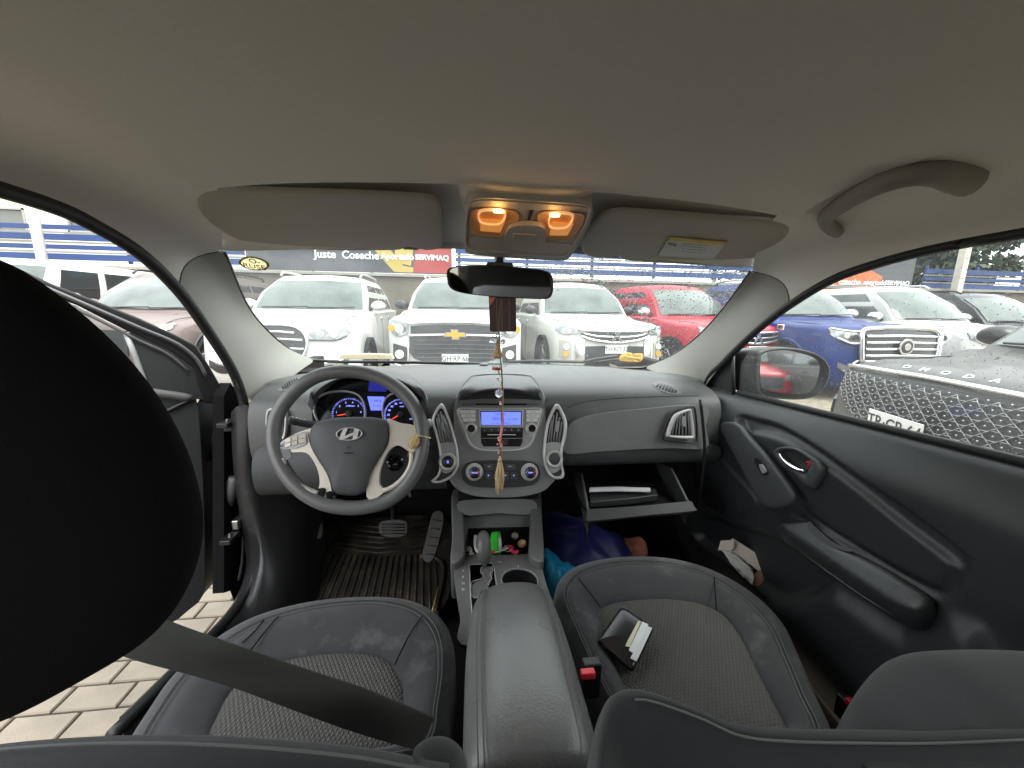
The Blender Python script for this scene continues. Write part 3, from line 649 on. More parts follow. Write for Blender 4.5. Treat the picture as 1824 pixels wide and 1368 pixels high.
# ---------------------------------------------------------------- sun visors
VP_ = Plane((0, .88, 1.530), (0, -.20, -.98))
def visor(pts, clip, stalk):
    o = VP_.curve(pts, 90)
    c = sum(o, V())/len(o); n = VP_.n
    rings = [[p-n*.022 for p in inset(o, .004, c)]]
    def sc(k, h): return [c+(p-c)*k+n*h for p in o]
    rings = [sc(.98, -.012), sc(1.0, -.007), sc(1.003, -.002), sc(.994, .003), sc(.96, .005), sc(.5, .006)]
    v = loft('sun_visor', rings, VISOR, car, caps=(True, True), sub=1)
    plate('visor_clip', VP_.line(clip), n, .012, mat('clip_dark', (.05, .05, .048), .5), v, off=.0, bevel=.003)
    return v
visor([(352, 350), (366, 339), (400, 337), (520, 341), (650, 345), (748, 350), (775, 354), (787, 370), (789, 405), (787, 436), (778, 443), (755, 443), (748, 438), (722, 438), (714, 443), (660, 444), (560, 443), (480, 441), (446, 436), (412, 420), (378, 398), (356, 375)],
      [(716, 436), (750, 437), (746, 446), (718, 445)], None)
v2 = visor([(1036, 440), (1040, 425), (1062, 392), (1083, 378), (1105, 375), (1180, 380), (1290, 388), (1380, 394), (1412, 400), (1418, 412), (1408, 428), (1390, 444), (1360, 462), (1330, 473), (1300, 474), (1200, 468), (1110, 461), (1106, 453), (1078, 451), (1072, 458), (1050, 455), (1040, 450)],
      [(1075, 449), (1107, 451), (1103, 461), (1078, 460)], None)
lab = [(1194, 415), (1296, 424), (1270, 456), (1173, 448)]
PAPER = mat('label_paper', (.55, .56, .56), .6)
vl = plate('warning_label', VP_.line(lab), VP_.n, .001, PAPER, v2, off=.0092, bevel=0)
plate('yellow_band', VP_.line([(1194, 415), (1296, 424), (1292, 429), (1190, 420.5)]), VP_.n, .001, mat('label_yellow', (.55, .42, .03), .6), v2, off=.0100, bevel=0)
vr, vu = VP_.axes(); vr = (VP_.at(1296, 424)-VP_.at(1194, 415)).normalized(); vu = (VP_.at(1194, 415)-VP_.at(1173, 448)); vu = (vu-vr*vu.dot(vr)).normalized()
tg = mat('print_grey', (.16, .16, .17), .6)
for k in range(5):
    text('lettering', ('WARNING  Children can be killed or', 'injured by passenger air bag. The back', 'seat is the safest place for children', 'Never put a rear-facing child seat in', 'the front.  Always use seat belts')[k], VP_.at(1240-1.6*k, 431+4.6*k, .0096), vr, vu, .0046, tg, v2, extrude=.0001)
text('lettering', '!  ADVERTENCIA', VP_.at(1238, 421.5, .0104), vr, vu, .005, BLACK, v2, extrude=.0001)
rim('warning_symbol', circle(VP_.at(1197, 435.5, .0096), VP_.n, .0098, 24, .0075, vr), circle(VP_.at(1197, 435.5, .0096), VP_.n, .0086, 24, .0063, vr), VP_.n, .0006, tg, v2, back=0, bevel=0)
tube('warning_bar', [VP_.at(1190, 432, .0098), VP_.at(1204, 439, .0098)], .0007, tg, v2, seg=4)

# ---------------------------------------------------------------- overhead lamp console
OP = Plane((.012, .82, 1.532), (0, -.33, -.944)); orr, ou = OP.axes()
def oc(pts, n=60, off=0): return OP.curve(pts, n, off=off)
oh = plate('lamp_console', oc([(833, 358), (845, 348), (880, 347), (950, 352), (1020, 357), (1050, 361), (1055, 370), (1048, 392), (1035, 418), (1018, 445), (1008, 455), (990, 456), (920, 452), (850, 446), (832, 442), (827, 430), (828, 390)], 80), OP.n, .03, CONSOLE, car, off=.012, bevel=.005, bseg=3)
rim('console_rim', oc([(833, 358), (845, 348), (880, 347), (950, 352), (1020, 357), (1050, 361), (1055, 370), (1048, 392), (1035, 418), (1018, 445), (1008, 455), (990, 456), (920, 452), (850, 446), (832, 442), (827, 430), (828, 390)], 80, .0125), oc([(837, 362), (848, 353), (880, 351.5), (950, 356), (1018, 361), (1044, 365), (1049, 371), (1043, 391), (1031, 416), (1015, 441), (1005, 450), (988, 451), (920, 447), (852, 441), (837, 437), (832, 428), (833, 390)], 80, .0125), OP.n, .004, CONSOLE, oh)
WARM = mat('lamp_reflector', (.75, .42, .16), .35)
LENS = mat('lamp_lens', (.8, .5, .25), .2)
BULB = mat('lamp_bulb', (1, .8, .4), .4, emit=(1, .52, .16), estr=2.6)
lensm = glassmat('lens_clear', (1, .82, .62), rough=.15, refl=1)
for pts, inn, bulb in (([(839, 366), (847, 359), (880, 358), (912, 361), (923, 368), (923, 380), (907, 384), (897, 404), (889, 410), (860, 408), (840, 402), (837, 384)], [(857, 376), (900, 378), (891, 400), (855, 397)], (888, 376)),
                       ([(958, 368), (975, 363), (1010, 365), (1036, 368), (1040, 375), (1035, 390), (1022, 408), (1012, 414), (985, 415), (975, 412), (970, 405), (968, 388), (958, 384)], [(984, 381), (1021, 384), (1010, 406), (978, 405)], (988, 383))):
    ob = oc(pts, 50); ib = cr(OP.line(inn), 50, True)
    # dished reflector behind the lens, lit by the bulb
    c = sum(ob, V())/50
    dish = loft('lamp_dish', [[p+OP.n*.0155 for p in ob], [c+(p-c)*.96+OP.n*.015 for p in ob], [c+(p-c)*.85+OP.n*.0128 for p in ob]], WARM, oh, caps=(False, True), sub=1)
    ra = rim('lens_edge', cr(OP.line(inn, .0195), 40, True), cr([sum(OP.line(inn, .0195), V())/4*.1+p*.9 for p in OP.line(inn, .0195)], 40, True), OP.n, .0012, mat('lens_rim', (.9, .7, .45), .25, emit=(1, .5, .18), estr=.14), oh, bevel=0)
    plate('lamp_lens', OP.line(inn), OP.n, .001, mat('glow_lens', (.6, .3, .1), .3, emit=(1, .36, .07), estr=.11), oh, off=.0175, bevel=0)
    for k in range(9):
        a, b = OP.at(842+(957-837 if bulb[0] > 950 else 0)+7.5*k, 366, .0165), OP.at(842+(957-837 if bulb[0] > 950 else 0)+7.0*k, 402, .0165)
    bp = OP.at(*bulb, .0225)
    v, f = lathe_geo([(0, -.010), (.0028, -.009), (.0036, -.004), (.0036, .004), (.0028, .009), (0, .010)], bp, orr, 12); mk('bulb', v, f, BULB, oh)
    L = bpy.data.lights.new('map_lamp', 'POINT'); L.energy = .005; L.color = (1, .55, .22); L.shadow_soft_size = .006
    lo = bpy.data.objects.new('map_lamp', L); put(lo, oh); lo.location = bp+OP.n*.010
plate('sunglass_lid', oc([(836, 413), (870, 413), (905, 417), (945, 421), (985, 422), (1018, 425), (1016, 434), (1000, 450), (985, 452), (920, 448), (850, 442), (838, 437)], 60), OP.n, .004, CONSOLE, oh, off=.0145, bevel=.0015)
plate('switch_pod', oc([(898, 408), (903, 392), (912, 384), (935, 381), (960, 383), (970, 390), (971, 405), (968, 417), (940, 418), (905, 415)], 50), OP.n, .01, CONSOLE, oh, off=.024, bevel=.004, bseg=3)
plate('switch', OP.line([(914, 395), (955, 398), (956, 408), (912, 405)]), OP.n, .004, VISOR, oh, off=.0265, bevel=.0008)
plate('slot', OP.line([(943, 363), (950, 363), (944, 380), (939, 380)]), OP.n, .002, DARK, oh, off=.0145, bevel=0)

# ---------------------------------------------------------------- rear-view mirror
MP = Plane(on(892, 500, 'y', .905), V((-.12, -.985, -.085)))
mo = MP.curve([(795, 488), (798, 478), (815, 474), (850, 472), (892, 473), (935, 477), (968, 481), (983, 489), (986, 505), (985, 522), (978, 532), (960, 533), (900, 530), (850, 526), (815, 520), (799, 510)], 70)
mi = inset(mo, .0052, None); c = sum(mo, V())/70
rings = [[c+(p-c)*s-MP.n*h for p in mo] for s, h in ((.93, .0), (.985, -.0045), (1.0, .0), (1.0, .010), (.95, .022), (.7, .034))]
mir = loft('rear_view_mirror', rings, BLACK, car, caps=(False, True), sub=1)
plate('mirror_glass', [c+(p-c)*.945 for p in mo], MP.n, .002, mat('mirror', (.8, .81, .81), .03, metal=1), mir, off=.0012, bevel=0)
tube('mirror_stem', [MP.at(892, 490, -.03), MP.at(890, 468, -.06), on(890, 459, 'y', .985)], [.012, .011, .014], BLACK, mir, seg=10)
box('stem_foot', MP.at(890, 473, -.028), (.062, .02, .014), mat('stem_grey', (.06, .08, .075), .5), mir, bevel=.005)

# ---------------------------------------------------------------- grab handle above the passenger door
gh = [rd(1490, 412, 1.075), rd(1474, 400, 1.035), rd(1472, 385, .985), rd(1515, 354, .885), rd(1568, 328, .815), rd(1620, 313, .80), rd(1668, 309, .815), rd(1704, 316, .85), rd(1728, 322, .885)]
GH = mat('handle_plastic', (.26, .25, .225), .6, bump=.15, bscale=800)
tube('grab_handle', cr(gh, 36), [.015, .016, .016, .0155, .015]+[.0145]*22+[.015, .016, .017, .018, .019, .020, .020, .021, .021], GH, car, seg=14, flat=.8)

# ---------------------------------------------------------------- passenger door
DX = .70
DL = Plane((DX, 0, 0), (-1, 0, 0))
def d2(pts): return [(q.y, q.z) for q in DL.line(pts)]
def sdf(poly, y, z):
    d = 1e9; ins = False; n = len(poly)
    for i in range(n):
        (ay, az), (by, bz) = poly[i], poly[(i+1) % n]
        ey, ez = by-ay, bz-az; wy, wz = y-ay, z-az
        t = max(0, min(1, (wy*ey+wz*ez)/(ey*ey+ez*ez+1e-12)))
        dd = math.hypot(wy-ey*t, wz-ez*t); d = min(d, dd)
        if (az > z) != (bz > z) and y < (by-ay)*(z-az)/(bz-az)+ay: ins = not ins
    return -d if ins else d
def sm(a, b, x):
    t = max(0, min(1, (x-a)/(b-a))); return t*t*(3-2*t)
def c2(pts, n): return [(q.x, q.y) for q in cr([(a, b, 0) for a, b in pts], n, True)]
groove = c2(d2([(1316, 746), (1350, 750), (1394, 764), (1464, 803), (1544, 857), (1640, 921), (1728, 995), (1718, 1016), (1668, 1062), (1560, 1010), (1450, 935), (1395, 900), (1372, 830)]), 60)
insert = c2(d2([(1332, 772), (1390, 776), (1455, 812), (1530, 866), (1620, 940), (1700, 1004), (1690, 1030), (1664, 1056), (1560, 1000), (1450, 930), (1400, 885), (1372, 830)]), 60)
speaker = c2(d2([(1249, 796), (1275, 803), (1304, 836), (1349, 890), (1335, 908), (1304, 917), (1270, 905), (1245, 870)]), 40)
pocket = c2(d2([(1250, 920), (1300, 935), (1390, 965), (1470, 1030), (1440, 1060), (1400, 1072), (1365, 1062), (1290, 1000), (1240, 960)]), 40)
lower = c2(d2([(1360, 1080), (1420, 1075), (1480, 1050), (1540, 1085), (1620, 1130), (1700, 1100), (1760, 1150), (1740, 1300), (1500, 1320), (1380, 1150)]), 40)
Y0, Y1, NY, NZ = -.35, 1.27, 190, 130
def winz(y): return 1.1095+(1.073-y)*.047
def dx(y, z):
    h = max(0, winz(y)+.006-z)
    x = DX+.048*math.exp(-h/.016)+.004-.018*sm(.02, .10, h)*sm(.30, .10, h)   # rolled shoulder under the window
    if h > .04:
        x += .020*sm(.006, -.006, sdf(groove, y, z)) - .012*sm(.004, -.012, sdf(insert, y, z))
    x += .03*sm(.012, -.02, sdf(pocket, y, z)) - .008*sm(.003, -.003, sdf(speaker, y, z)) - .022*sm(.02, -.03, sdf(lower, y, z))
    return x+.05*sm(.62, .40, z) - .02*sm(1.05, 1.25, y)
rows = []
for i in range(NZ+1):
    row = []
    for j in range(NY+1):
        y = Y0+(Y1-Y0)*j/NY; top = winz(y)+.006; z = .36+(top-.36)*(i/NZ); row.append(V((dx(y, z), y, z)))
    rows.append(row)
door = patch('passenger_door', rows, DOORM, car, sub=0)
tube('window_seal', [V((.742, y, winz(y)+.006)) for y in (-.35, 0, .4, .8, 1.09)], .008, RUBBER, door, seg=8)
# fixed triangle and front edge of the window
mk('mirror_sail', [on(x, y, 'x', .738) for x, y in [(1248, 690), (1306, 618), (1308, 704), (1252, 702)]]+[on(x, y, 'x', .76) for x, y in [(1248, 690), (1306, 618), (1308, 704), (1252, 702)]], [(0, 1, 2, 3), (4, 7, 6, 5), (1, 5, 6, 2)], RUBBER, door, smooth=False)
tube('window_channel', [on(x, y, 'x', .735) for x, y in [(1307, 706), (1306, 660), (1306, 616)]], .006, BLACK, door, seg=8)
gl = [V((.745, y, z)) for y, z in ((1.09, 1.10), (-.35, 1.16), (-.35, 1.56), (.25, 1.545), (.6, 1.50), (.85, 1.445), (1.06, 1.27), (1.10, 1.2))]
swin = mk('passenger_window', gl, [tuple(range(len(gl)))], SGLASS, door, smooth=False)
# switch plate that rises to the front
def dl(pts, x): return [on(a, b, 'x', x) for a, b in pts]
sp = [(1283, 756), (1312, 753), (1335, 778), (1375, 822), (1412, 872), (1416, 890), (1400, 902), (1370, 905), (1352, 893), (1330, 850), (1300, 795)]
o = cr(dl(sp, .672), 60, True); c = sum(o, V())/60
SWM = mat('switch_plate', (.045, .048, .05), .45, bump=.25, bscale=700)
swp = loft('switch_plate', [[p+V((.05, 0, -.03)) for p in o], [p+V((.006, 0, 0)) for p in o], o, [c+(p-c)*.96+V((-.005, 0, 0)) for p in o], [c+(p-c)*.7+V((-.007, 0, 0)) for p in o]], SWM, door, caps=(False, True), sub=1)
plate('switch_well', cr(dl([(1343, 819), (1352, 817), (1367, 838), (1366, 845), (1356, 845)], .663), 24, True), (-1, 0, 0), .003, BLACK, swp, off=.001, bevel=.0006)
plate('window_switch', cr(dl([(1354, 829), (1359, 828), (1366, 840), (1360, 843)], .661), 20, True), (-1, 0, .1), .006, SILVERG, swp, off=.004, bevel=.0015)
# inside door handle
hb_ = [(1381, 806), (1394, 796), (1420, 797), (1448, 812), (1466, 826), (1469, 838), (1462, 855), (1450, 871), (1436, 864), (1418, 845), (1398, 830)]
hi_ = [(1390, 806), (1398, 801), (1418, 802), (1440, 814), (1447, 822), (1443, 836), (1436, 842), (1428, 838), (1412, 828), (1398, 818)]
HP = Plane((dx(.80, .985)-.004, 0, 0), (-1, 0, 0))
hd = rim('door_handle', HP.curve(hb_, 50, off=.004), HP.curve(hi_, 50, off=.004), (-1, 0, 0), .008, SWM, door)
plate('handle_well', HP.curve(hi_, 50), (-1, 0, 0), .003, BLACK, hd, off=.002, bevel=0)
tube('chrome_lever', cr(HP.line([(1389, 809), (1397, 820), (1410, 831), (1425, 838), (1433, 838)], .012), 20), [.0035+.0025*math.sin(math.pi*k/19) for k in range(20)], CHROME, hd, seg=10)
tube('lock_tab', HP.line([(1437, 823), (1443, 822), (1440, 833)], .008), .0028, REDP, hd, seg=8)
# armrest with the pull pocket
ar = [(1388, 938), (1398, 930), (1420, 928), (1446, 926), (1460, 940), (1490, 965), (1530, 985), (1580, 1010), (1630, 1040), (1664, 1062), (1666, 1078), (1655, 1092), (1634, 1098), (1590, 1082), (1530, 1045), (1450, 990), (1400, 955)]
AP = Plane((.650, 0, .80), (-.86, 0, .5))
o = AP.curve(ar, 90); c = sum(o, V())/90
rings = [[p+V((.075, 0, -.05)) for p in inset(o, .004)], [p+V((.02, 0, -.04)) for p in o], [p+V((.002, 0, -.012)) for p in o], o, [p+AP.n*.010 for p in inset(o, .008)], [p+AP.n*.012 for p in inset(o, .016)]]
ARM = mat('door_armrest', (.028, .030, .031), .28, bump=.25, bscale=600, wear=((.08, .08, .08), 30, .6, .3))
arm = loft('door_armrest', rings, ARM, door, caps=(False, True), sub=1)
plate('pull_pocket', AP.curve([(1448, 932), (1462, 945), (1492, 970), (1527, 986), (1505, 984), (1470, 968), (1448, 948)], 40), AP.n, .004, BLACK, arm, off=.0135, bevel=0)
tube('seam', AP.curve([(1394, 958), (1430, 985), (1480, 1022), (1540, 1064), (1590, 1094)], 30, closed=False, off=-.014), .0016, DASH, arm, seg=6)
# outside skin of this door and its mirror
patch('door_skin', [[V((x, y, z)) for y in (-.35, .3, .8, 1.3)] for x, z in ((.80, 1.09), (.86, 1.0), (.88, .8), (.86, .5), (.80, .35))], BODY, door, sub=1)
MX = Plane((1.0, 1.10, 1.12), (.10, -.98, .02))
mpts = [(1353, 640), (1362, 628), (1395, 622), (1440, 630), (1465, 642), (1476, 657), (1474, 675), (1462, 695), (1440, 707), (1400, 706), (1362, 700), (1353, 688)]
om = MX.curve([(1348, 640), (1356, 624), (1395, 618), (1440, 624), (1468, 637), (1480, 657), (1477, 678), (1464, 699), (1440, 711), (1400, 712), (1358, 706), (1347, 690)], 60); c = sum(om, V())/60
wm = loft('wing_mirror', [[c+(p-c)*.93-MX.n*-.002 for p in om], [p+MX.n*.004 for p in om], [p-MX.n*.03+V((-.02, 0, 0)) for p in om], [c+(p-c)*.9-MX.n*.09+V((-.045, 0, 0)) for p in om], [c+(p-c)*.6-MX.n*.13+V((-.06, 0, 0)) for p in om]], BLACK, door, caps=(False, True), sub=1)
MG = Plane(MX.p0, V((-.24, -.965, .06)))
gi = MG.curve([(1354, 641), (1361, 629), (1395, 624), (1432, 631), (1454, 641), (1459, 655), (1455, 675), (1446, 694), (1430, 701), (1400, 700), (1362, 694), (1354, 684)], 60)
plate('mirror_glass', gi, MG.n, .003, mat('wing_mirror_glass', (.72, .76, .76), .03, metal=1), wm, off=.003, bevel=0)
patch('mirror_arm', [[on(1310, 640, 'x', .79), on(1352, 636, 'y', 1.16), on(1360, 650, 'y', 1.2)], [on(1310, 690, 'x', .79), on(1352, 694, 'y', 1.16), on(1360, 690, 'y', 1.2)]], BLACK, wm, sub=1)
text('lettering', 'OBJECTS IN MIRROR', MG.at(1400, 694, .0035), *MG.axes(), .010, DPRINT, wm, extrude=.0002)

# ---------------------------------------------------------------- glove box, hanging open
gy = 1.0
gb = MB()
lidp = [on(x, y, 'z', .80) for x, y in [(1052, 917), (1150, 900), (1222, 893), (1240, 906), (1200, 912), (1120, 920), (1050, 928)]]
GBM = mat('glove_plastic', (.030, .031, .032), .5, bump=.3, bscale=700)
GL = Plane((.4, .93, .815), (0, -.75, .66))
gbx = plate('glove_box', GL.curve([(1046, 912), (1052, 907), (1140, 901), (1226, 893), (1234, 897), (1239, 906), (1236, 910), (1150, 918), (1052, 928), (1046, 925)], 60), GL.n, .03, GBM, car, bevel=.005, bseg=3)
for x0, y0, x1, y1 in ((1036, 845, 1050, 918), (1196, 835, 1226, 895)):
    a, b = on(x0, y0, 'y', 1.07), GL.at(x1, y1, -.004)
    mk('side_panel', [a, b, b+V((0, .0, -.07)), a+V((0, .12, -.02)), a+V((.004, 0, 0)), b+V((.004, 0, 0)), b+V((.004, 0, -.07)), a+V((.004, .12, -.02))], [(0, 1, 2, 3), (7, 6, 5, 4), (0, 4, 5, 1)], GBM, gbx, smooth=False)
    tube('panel_edge', [a, a.lerp(b, .5), b], .0035, mat('edge_grey', (.10, .10, .10), .5), gbx, seg=6)
mk('tray', [on(1045, 912, 'z', .80), on(1225, 896, 'z', .80), V((.56, 1.16, .80)), V((.20, 1.16, .80))], [(0, 1, 2, 3)], BLACK, gbx, smooth=False)

# ---------------------------------------------------------------- front seats
def seat_cushion(name, outer, stitch, insert, zo, zi, backy, tilt):
    """stacked outlines: base, bulging side, piped edge, bolster top, insert"""
    def pl(z): return Plane((0, .55, z), (0, -tilt, 1))
    n = 96
    def ring(pts, z): return pl(z).curve(pts, n)
    O = ring(outer, zo); S = ring(stitch, zo+.022); I = ring(insert, zi)
    cO = sum(O, V())/n
    def out(R, k, dz): return [cO+(p-cO)*k+V((0, 0, dz-(p-cO).z*(k-1))) for p in R]
    def mid(A, B, t, dz): return [a.lerp(b, t)+V((0, 0, dz)) for a, b in zip(A, B)]
    cI = sum(I, V())/n
    rings = [out(O, .98, -.17), out(O, 1.01, -.10), out(O, 1.015, -.04), O, mid(O, S, .5, .006), mid(O, S, .93, .001), [p+V((0, 0, -.0035)) for p in S], mid(S, I, .07, .002), mid(S, I, .35, .010), mid(S, I, .7, .006), mid(S, I, .94, .002), [p+V((0, 0, -.004)) for p in I], [cI+(p-cI)*.95+V((0, 0, .003)) for p in I], [cI+(p-cI)*.6+V((0, 0, .003)) for p in I]]
    base = loft(name, rings[:12], SEATC, car, caps=(True, False), sub=1)
    ins = loft('insert', rings[11:], INSERT, base, caps=(False, True), sub=1)
    for t, dz in ((.86, .0035), (1.12, .001)):
        pts = mid(O, S, t, dz) if t < 1 else mid(S, I, .05, .003)
        tube('stitch_line', [p+V((0, 0, .0005)) for p in pts], .0011, THREAD, base, seg=5, closed=True)
    return base, O, S, I
def insert_material():
    m = bpy.data.materials.new('seat_insert'); m.use_nodes = True; n = m.node_tree.nodes; l = m.node_tree.links; b = n['Principled BSDF']
    b.inputs['Roughness'].default_value = .9; b.inputs['Specular IOR Level'].default_value = .2
    tc = n.new('ShaderNodeTexCoord'); w = []
    for rot in (R_(32), R_(-32)):
        mp = n.new('ShaderNodeMapping'); mp.inputs['Rotation'].default_value = (0, 0, rot); l.new(tc.outputs['Object'], mp.inputs['Vector'])
        t = n.new('ShaderNodeTexWave'); t.wave_type = 'BANDS'; t.bands_direction = 'X'; t.inputs['Scale'].default_value = 48; t.inputs['Distortion'].default_value = .5; t.inputs['Detail'].default_value = 1
        l.new(mp.outputs[0], t.inputs['Vector']); w.append(t)
    mx = n.new('ShaderNodeMath'); mx.operation = 'MAXIMUM'; l.new(w[0].outputs['Fac'], mx.inputs[0]); l.new(w[1].outputs['Fac'], mx.inputs[1])
    r = n.new('ShaderNodeValToRGB'); r.color_ramp.elements[0].position = .45; r.color_ramp.elements[1].position = .98
    r.color_ramp.elements[0].color = (.115, .112, .104, 1); r.color_ramp.elements[1].color = (.075, .075, .071, 1)
    l.new(mx.outputs[0], r.inputs['Fac']); l.new(r.outputs['Color'], b.inputs['Base Color'])
    bp = n.new('ShaderNodeBump'); bp.inputs['Strength'].default_value = .7; bp.inputs['Distance'].default_value = .004; bp.invert = True
    l.new(mx.outputs[0], bp.inputs['Height']); l.new(bp.outputs[0], b.inputs['Normal'])
    return m
INSERT = insert_material()
pc = seat_cushion('passenger_seat_cushion',
    [(1080, 1270), (1040, 1190), (1008, 1120), (988, 1062), (1000, 1024), (1040, 1001), (1110, 990), (1190, 992), (1262, 1010), (1335, 1048), (1392, 1100), (1425, 1165), (1455, 1235), (1485, 1310), (1440, 1350), (1280, 1365), (1130, 1340)],
    [(1100, 1262), (1060, 1188), (1030, 1122), (1008, 1066), (1018, 1036), (1052, 1014), (1112, 1003), (1186, 1005), (1252, 1022), (1318, 1060), (1368, 1110), (1398, 1172), (1426, 1240), (1455, 1308), (1410, 1338), (1280, 1350), (1145, 1326)],
    [(1128, 1250), (1098, 1188), (1078, 1130), (1067, 1094), (1078, 1078), (1110, 1069), (1160, 1065), (1205, 1066), (1250, 1074), (1292, 1096), (1324, 1140), (1348, 1190), (1376, 1245), (1402, 1300), (1370, 1318), (1280, 1330), (1165, 1310)], .665, .668, .3, .10)
dc = seat_cushion('driver_seat_cushion',
    [(226, 1330), (262, 1260), (310, 1195), (385, 1132), (462, 1092), (560, 1069), (660, 1062), (732, 1068), (782, 1092), (806, 1135), (808, 1195), (800, 1260), (785, 1330), (700, 1360), (560, 1368), (420, 1368), (300, 1355)],
    [(258, 1326), (290, 1262), (334, 1202), (402, 1146), (472, 1106), (562, 1081), (655, 1072), (718, 1080), (758, 1102), (780, 1140), (784, 1195), (776, 1258), (762, 1322), (690, 1346), (560, 1352), (430, 1352), (322, 1342)],
    [(372, 1310), (385, 1275), (408, 1232), (445, 1198), (496, 1177), (550, 1166), (600, 1161), (648, 1162), (684, 1171), (706, 1196), (717, 1226), (716, 1270), (706, 1325), (660, 1336), (570, 1338), (470, 1336), (410, 1328)], .665, .668, .3, .10)
def seam_on(seat, pts, z=.692, tilt=.10):
    pl = Plane((0, .55, z), (0, -tilt, 1)); tube('seam', cr(pl.line(pts), 14), .0014, HEADR, seat, seg=5)
seam_on(pc[0], [(1030, 1030), (1050, 1055), (1070, 1082)]); seam_on(pc[0], [(1272, 1028), (1274, 1060), (1276, 1086)])
seam_on(dc[0], [(752, 1098), (730, 1130), (703, 1184)]); seam_on(dc[0], [(496, 1098), (478, 1118), (445, 1160)]); seam_on(dc[0], [(470, 1104), (456, 1122), (432, 1145)])

def seat_back(name, ridge, zt, fwd, seam_pts):
    """upper edge of a backrest seen from behind: front face, rolled top, rear face"""
    pass
# driver backrest: rolled top edge close to the camera
top = cr([on(x, y, 'z', z) for x, y, z in [(-60, 1322, .96), (60, 1308, .965), (200, 1300, .97), (350, 1300, .975), (500, 1308, .975), (640, 1322, .97), (720, 1336, .96), (800, 1350, .95)]], 30)
rows = []
for dy, dz in ((.05, -.32), (.035, -.12), (.02, -.035), (.0, 0), (-.03, .006), (-.07, -.02), (-.10, -.10), (-.12, -.3)):
    rows.append([p+V((0, dy, dz)) for p in top])
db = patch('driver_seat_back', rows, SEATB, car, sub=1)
tube('stitch_line', [p+V((0, -.016, .006)) for p in top], .0013, THREAD, db, seg=5)
# bolster of the driver backrest next to the armrest
bo = [on(x, y, 'z', z) for x, y, z in [(820, 1420, .93), (835, 1368, .925), (828, 1330, .925), (806, 1308, .93), (780, 1302, .935), (755, 1309, .94), (735, 1325, .945), (730, 1350, .95), (735, 1420, .95)]]
bo = cr(bo, 24); c = sum(bo, V())/24
rows = [[p+V((0, .02, -.3)) for p in bo], [p+V((0, .012, -.06)) for p in bo], bo, [p.lerp(c, .25)+V((0, -.01, .012)) for p in bo], [p.lerp(c, .8)+V((0, -.02, .006)) for p in bo]]
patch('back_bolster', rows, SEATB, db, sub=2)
# passenger backrest
top = cr([on(x, y, 'z', z) for x, y, z in [(1062, 1368, .93), (1068, 1300, .935), (1082, 1248, .94), (1102, 1226, .945), (1135, 1222, .945), (1180, 1234, .945), (1240, 1256, .945), (1300, 1282, .945), (1380, 1291, .945), (1500, 1294, .945), (1650, 1294, .945), (1900, 1284, .945)]], 48)
rows = []
for dy, dz in ((.05, -.34), (.035, -.12), (.018, -.03), (.0, 0), (-.012, .001), (-.02, -.003), (-.06, -.03), (-.10, -.10), (-.12, -.3)):
    rows.append([p+V((0, dy, dz)) for p in top])
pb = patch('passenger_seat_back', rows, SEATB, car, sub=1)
tube('stitch_line', [p+V((0, -.016, .0005)) for p in top[8:]], .0012, THREAD, pb, seg=5)
bo = cr([on(x, y, 'z', z) for x, y, z in [(1480, 1330, .93), (1505, 1286, .93), (1525, 1240, .935), (1555, 1195, .94), (1590, 1168, .945), (1640, 1156, .95), (1740, 1153, .95), (1850, 1158, .95), (1950, 1170, .95)]], 30)
rows = [[p+V((.0, .03, -.35)) for p in bo], [p+V((-.004, .012, -.05)) for p in bo], [p+V((0, .003, -.012)) for p in bo], bo, [p+V((.012, -.022, .010)) for p in bo], [p+V((.025, -.06, .006)) for p in bo], [p+V((.03, -.12, -.01)) for p in bo]]
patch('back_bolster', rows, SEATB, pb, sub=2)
# driver headrest, just in front of the lens on the left
ho = cr([on(x, y, 'y', .235) for x, y in [(-330, 470), (-150, 440), (0, 455), (90, 508), (190, 590), (270, 680), (330, 780), (362, 880), (366, 960), (335, 1055), (265, 1142), (130, 1225), (0, 1290), (-150, 1330), (-330, 1320), (-430, 1150), (-460, 900), (-420, 620)]], 60, True)
c = sum(ho, V())/60; hn = V((0, -1, 0))
def hring(s, y):
    q_ = [CAM+(p-CAM)*((.235+y)/.235) for p in ho]; c_ = sum(q_, V())/60; return [c_+(p-c_)*s for p in q_]
rings = [hring(s, y) for s, y in ((.45, .085), (.78, .07), (.93, .04), (1.0, .005), (.985, -.015), (.90, -.032), (.70, -.042), (.35, -.046))]
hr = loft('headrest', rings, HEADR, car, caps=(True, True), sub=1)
# seat belt across the driver seat
te = [dep(x, y, d) for x, y, d in [(120, 1010, .43), (215, 1068, .44), (305, 1107, .45), (400, 1141, .46), (470, 1166, .47), (560, 1196, .475), (640, 1222, .48), (700, 1246, .487), (775, 1277, .49)]]
be = [dep(x, y, d) for x, y, d in [(40, 1095, .43), (150, 1140, .44), (235, 1172, .45), (340, 1200, .46), (420, 1224, .465), (500, 1254, .47), (580, 1284, .475), (650, 1308, .482), (745, 1335, .485)]]
te, be = cr(te, 40), cr(be, 40)
rows = []
for k, (a, b) in enumerate(zip(te, be)):
    w = V((0, -.006, .012))*math.sin(k/39*math.pi*3.2)
    rows.append([a+V((0, .001, -.001)), a+(b-a)*.03, a.lerp(b, .3)+w*.7, a.lerp(b, .6)+w, a.lerp(b, .97), b+V((0, -.001, -.001))])
seatbelt = patch('seat_belt', rows, BELT, car, sub=1, solid=.0014)

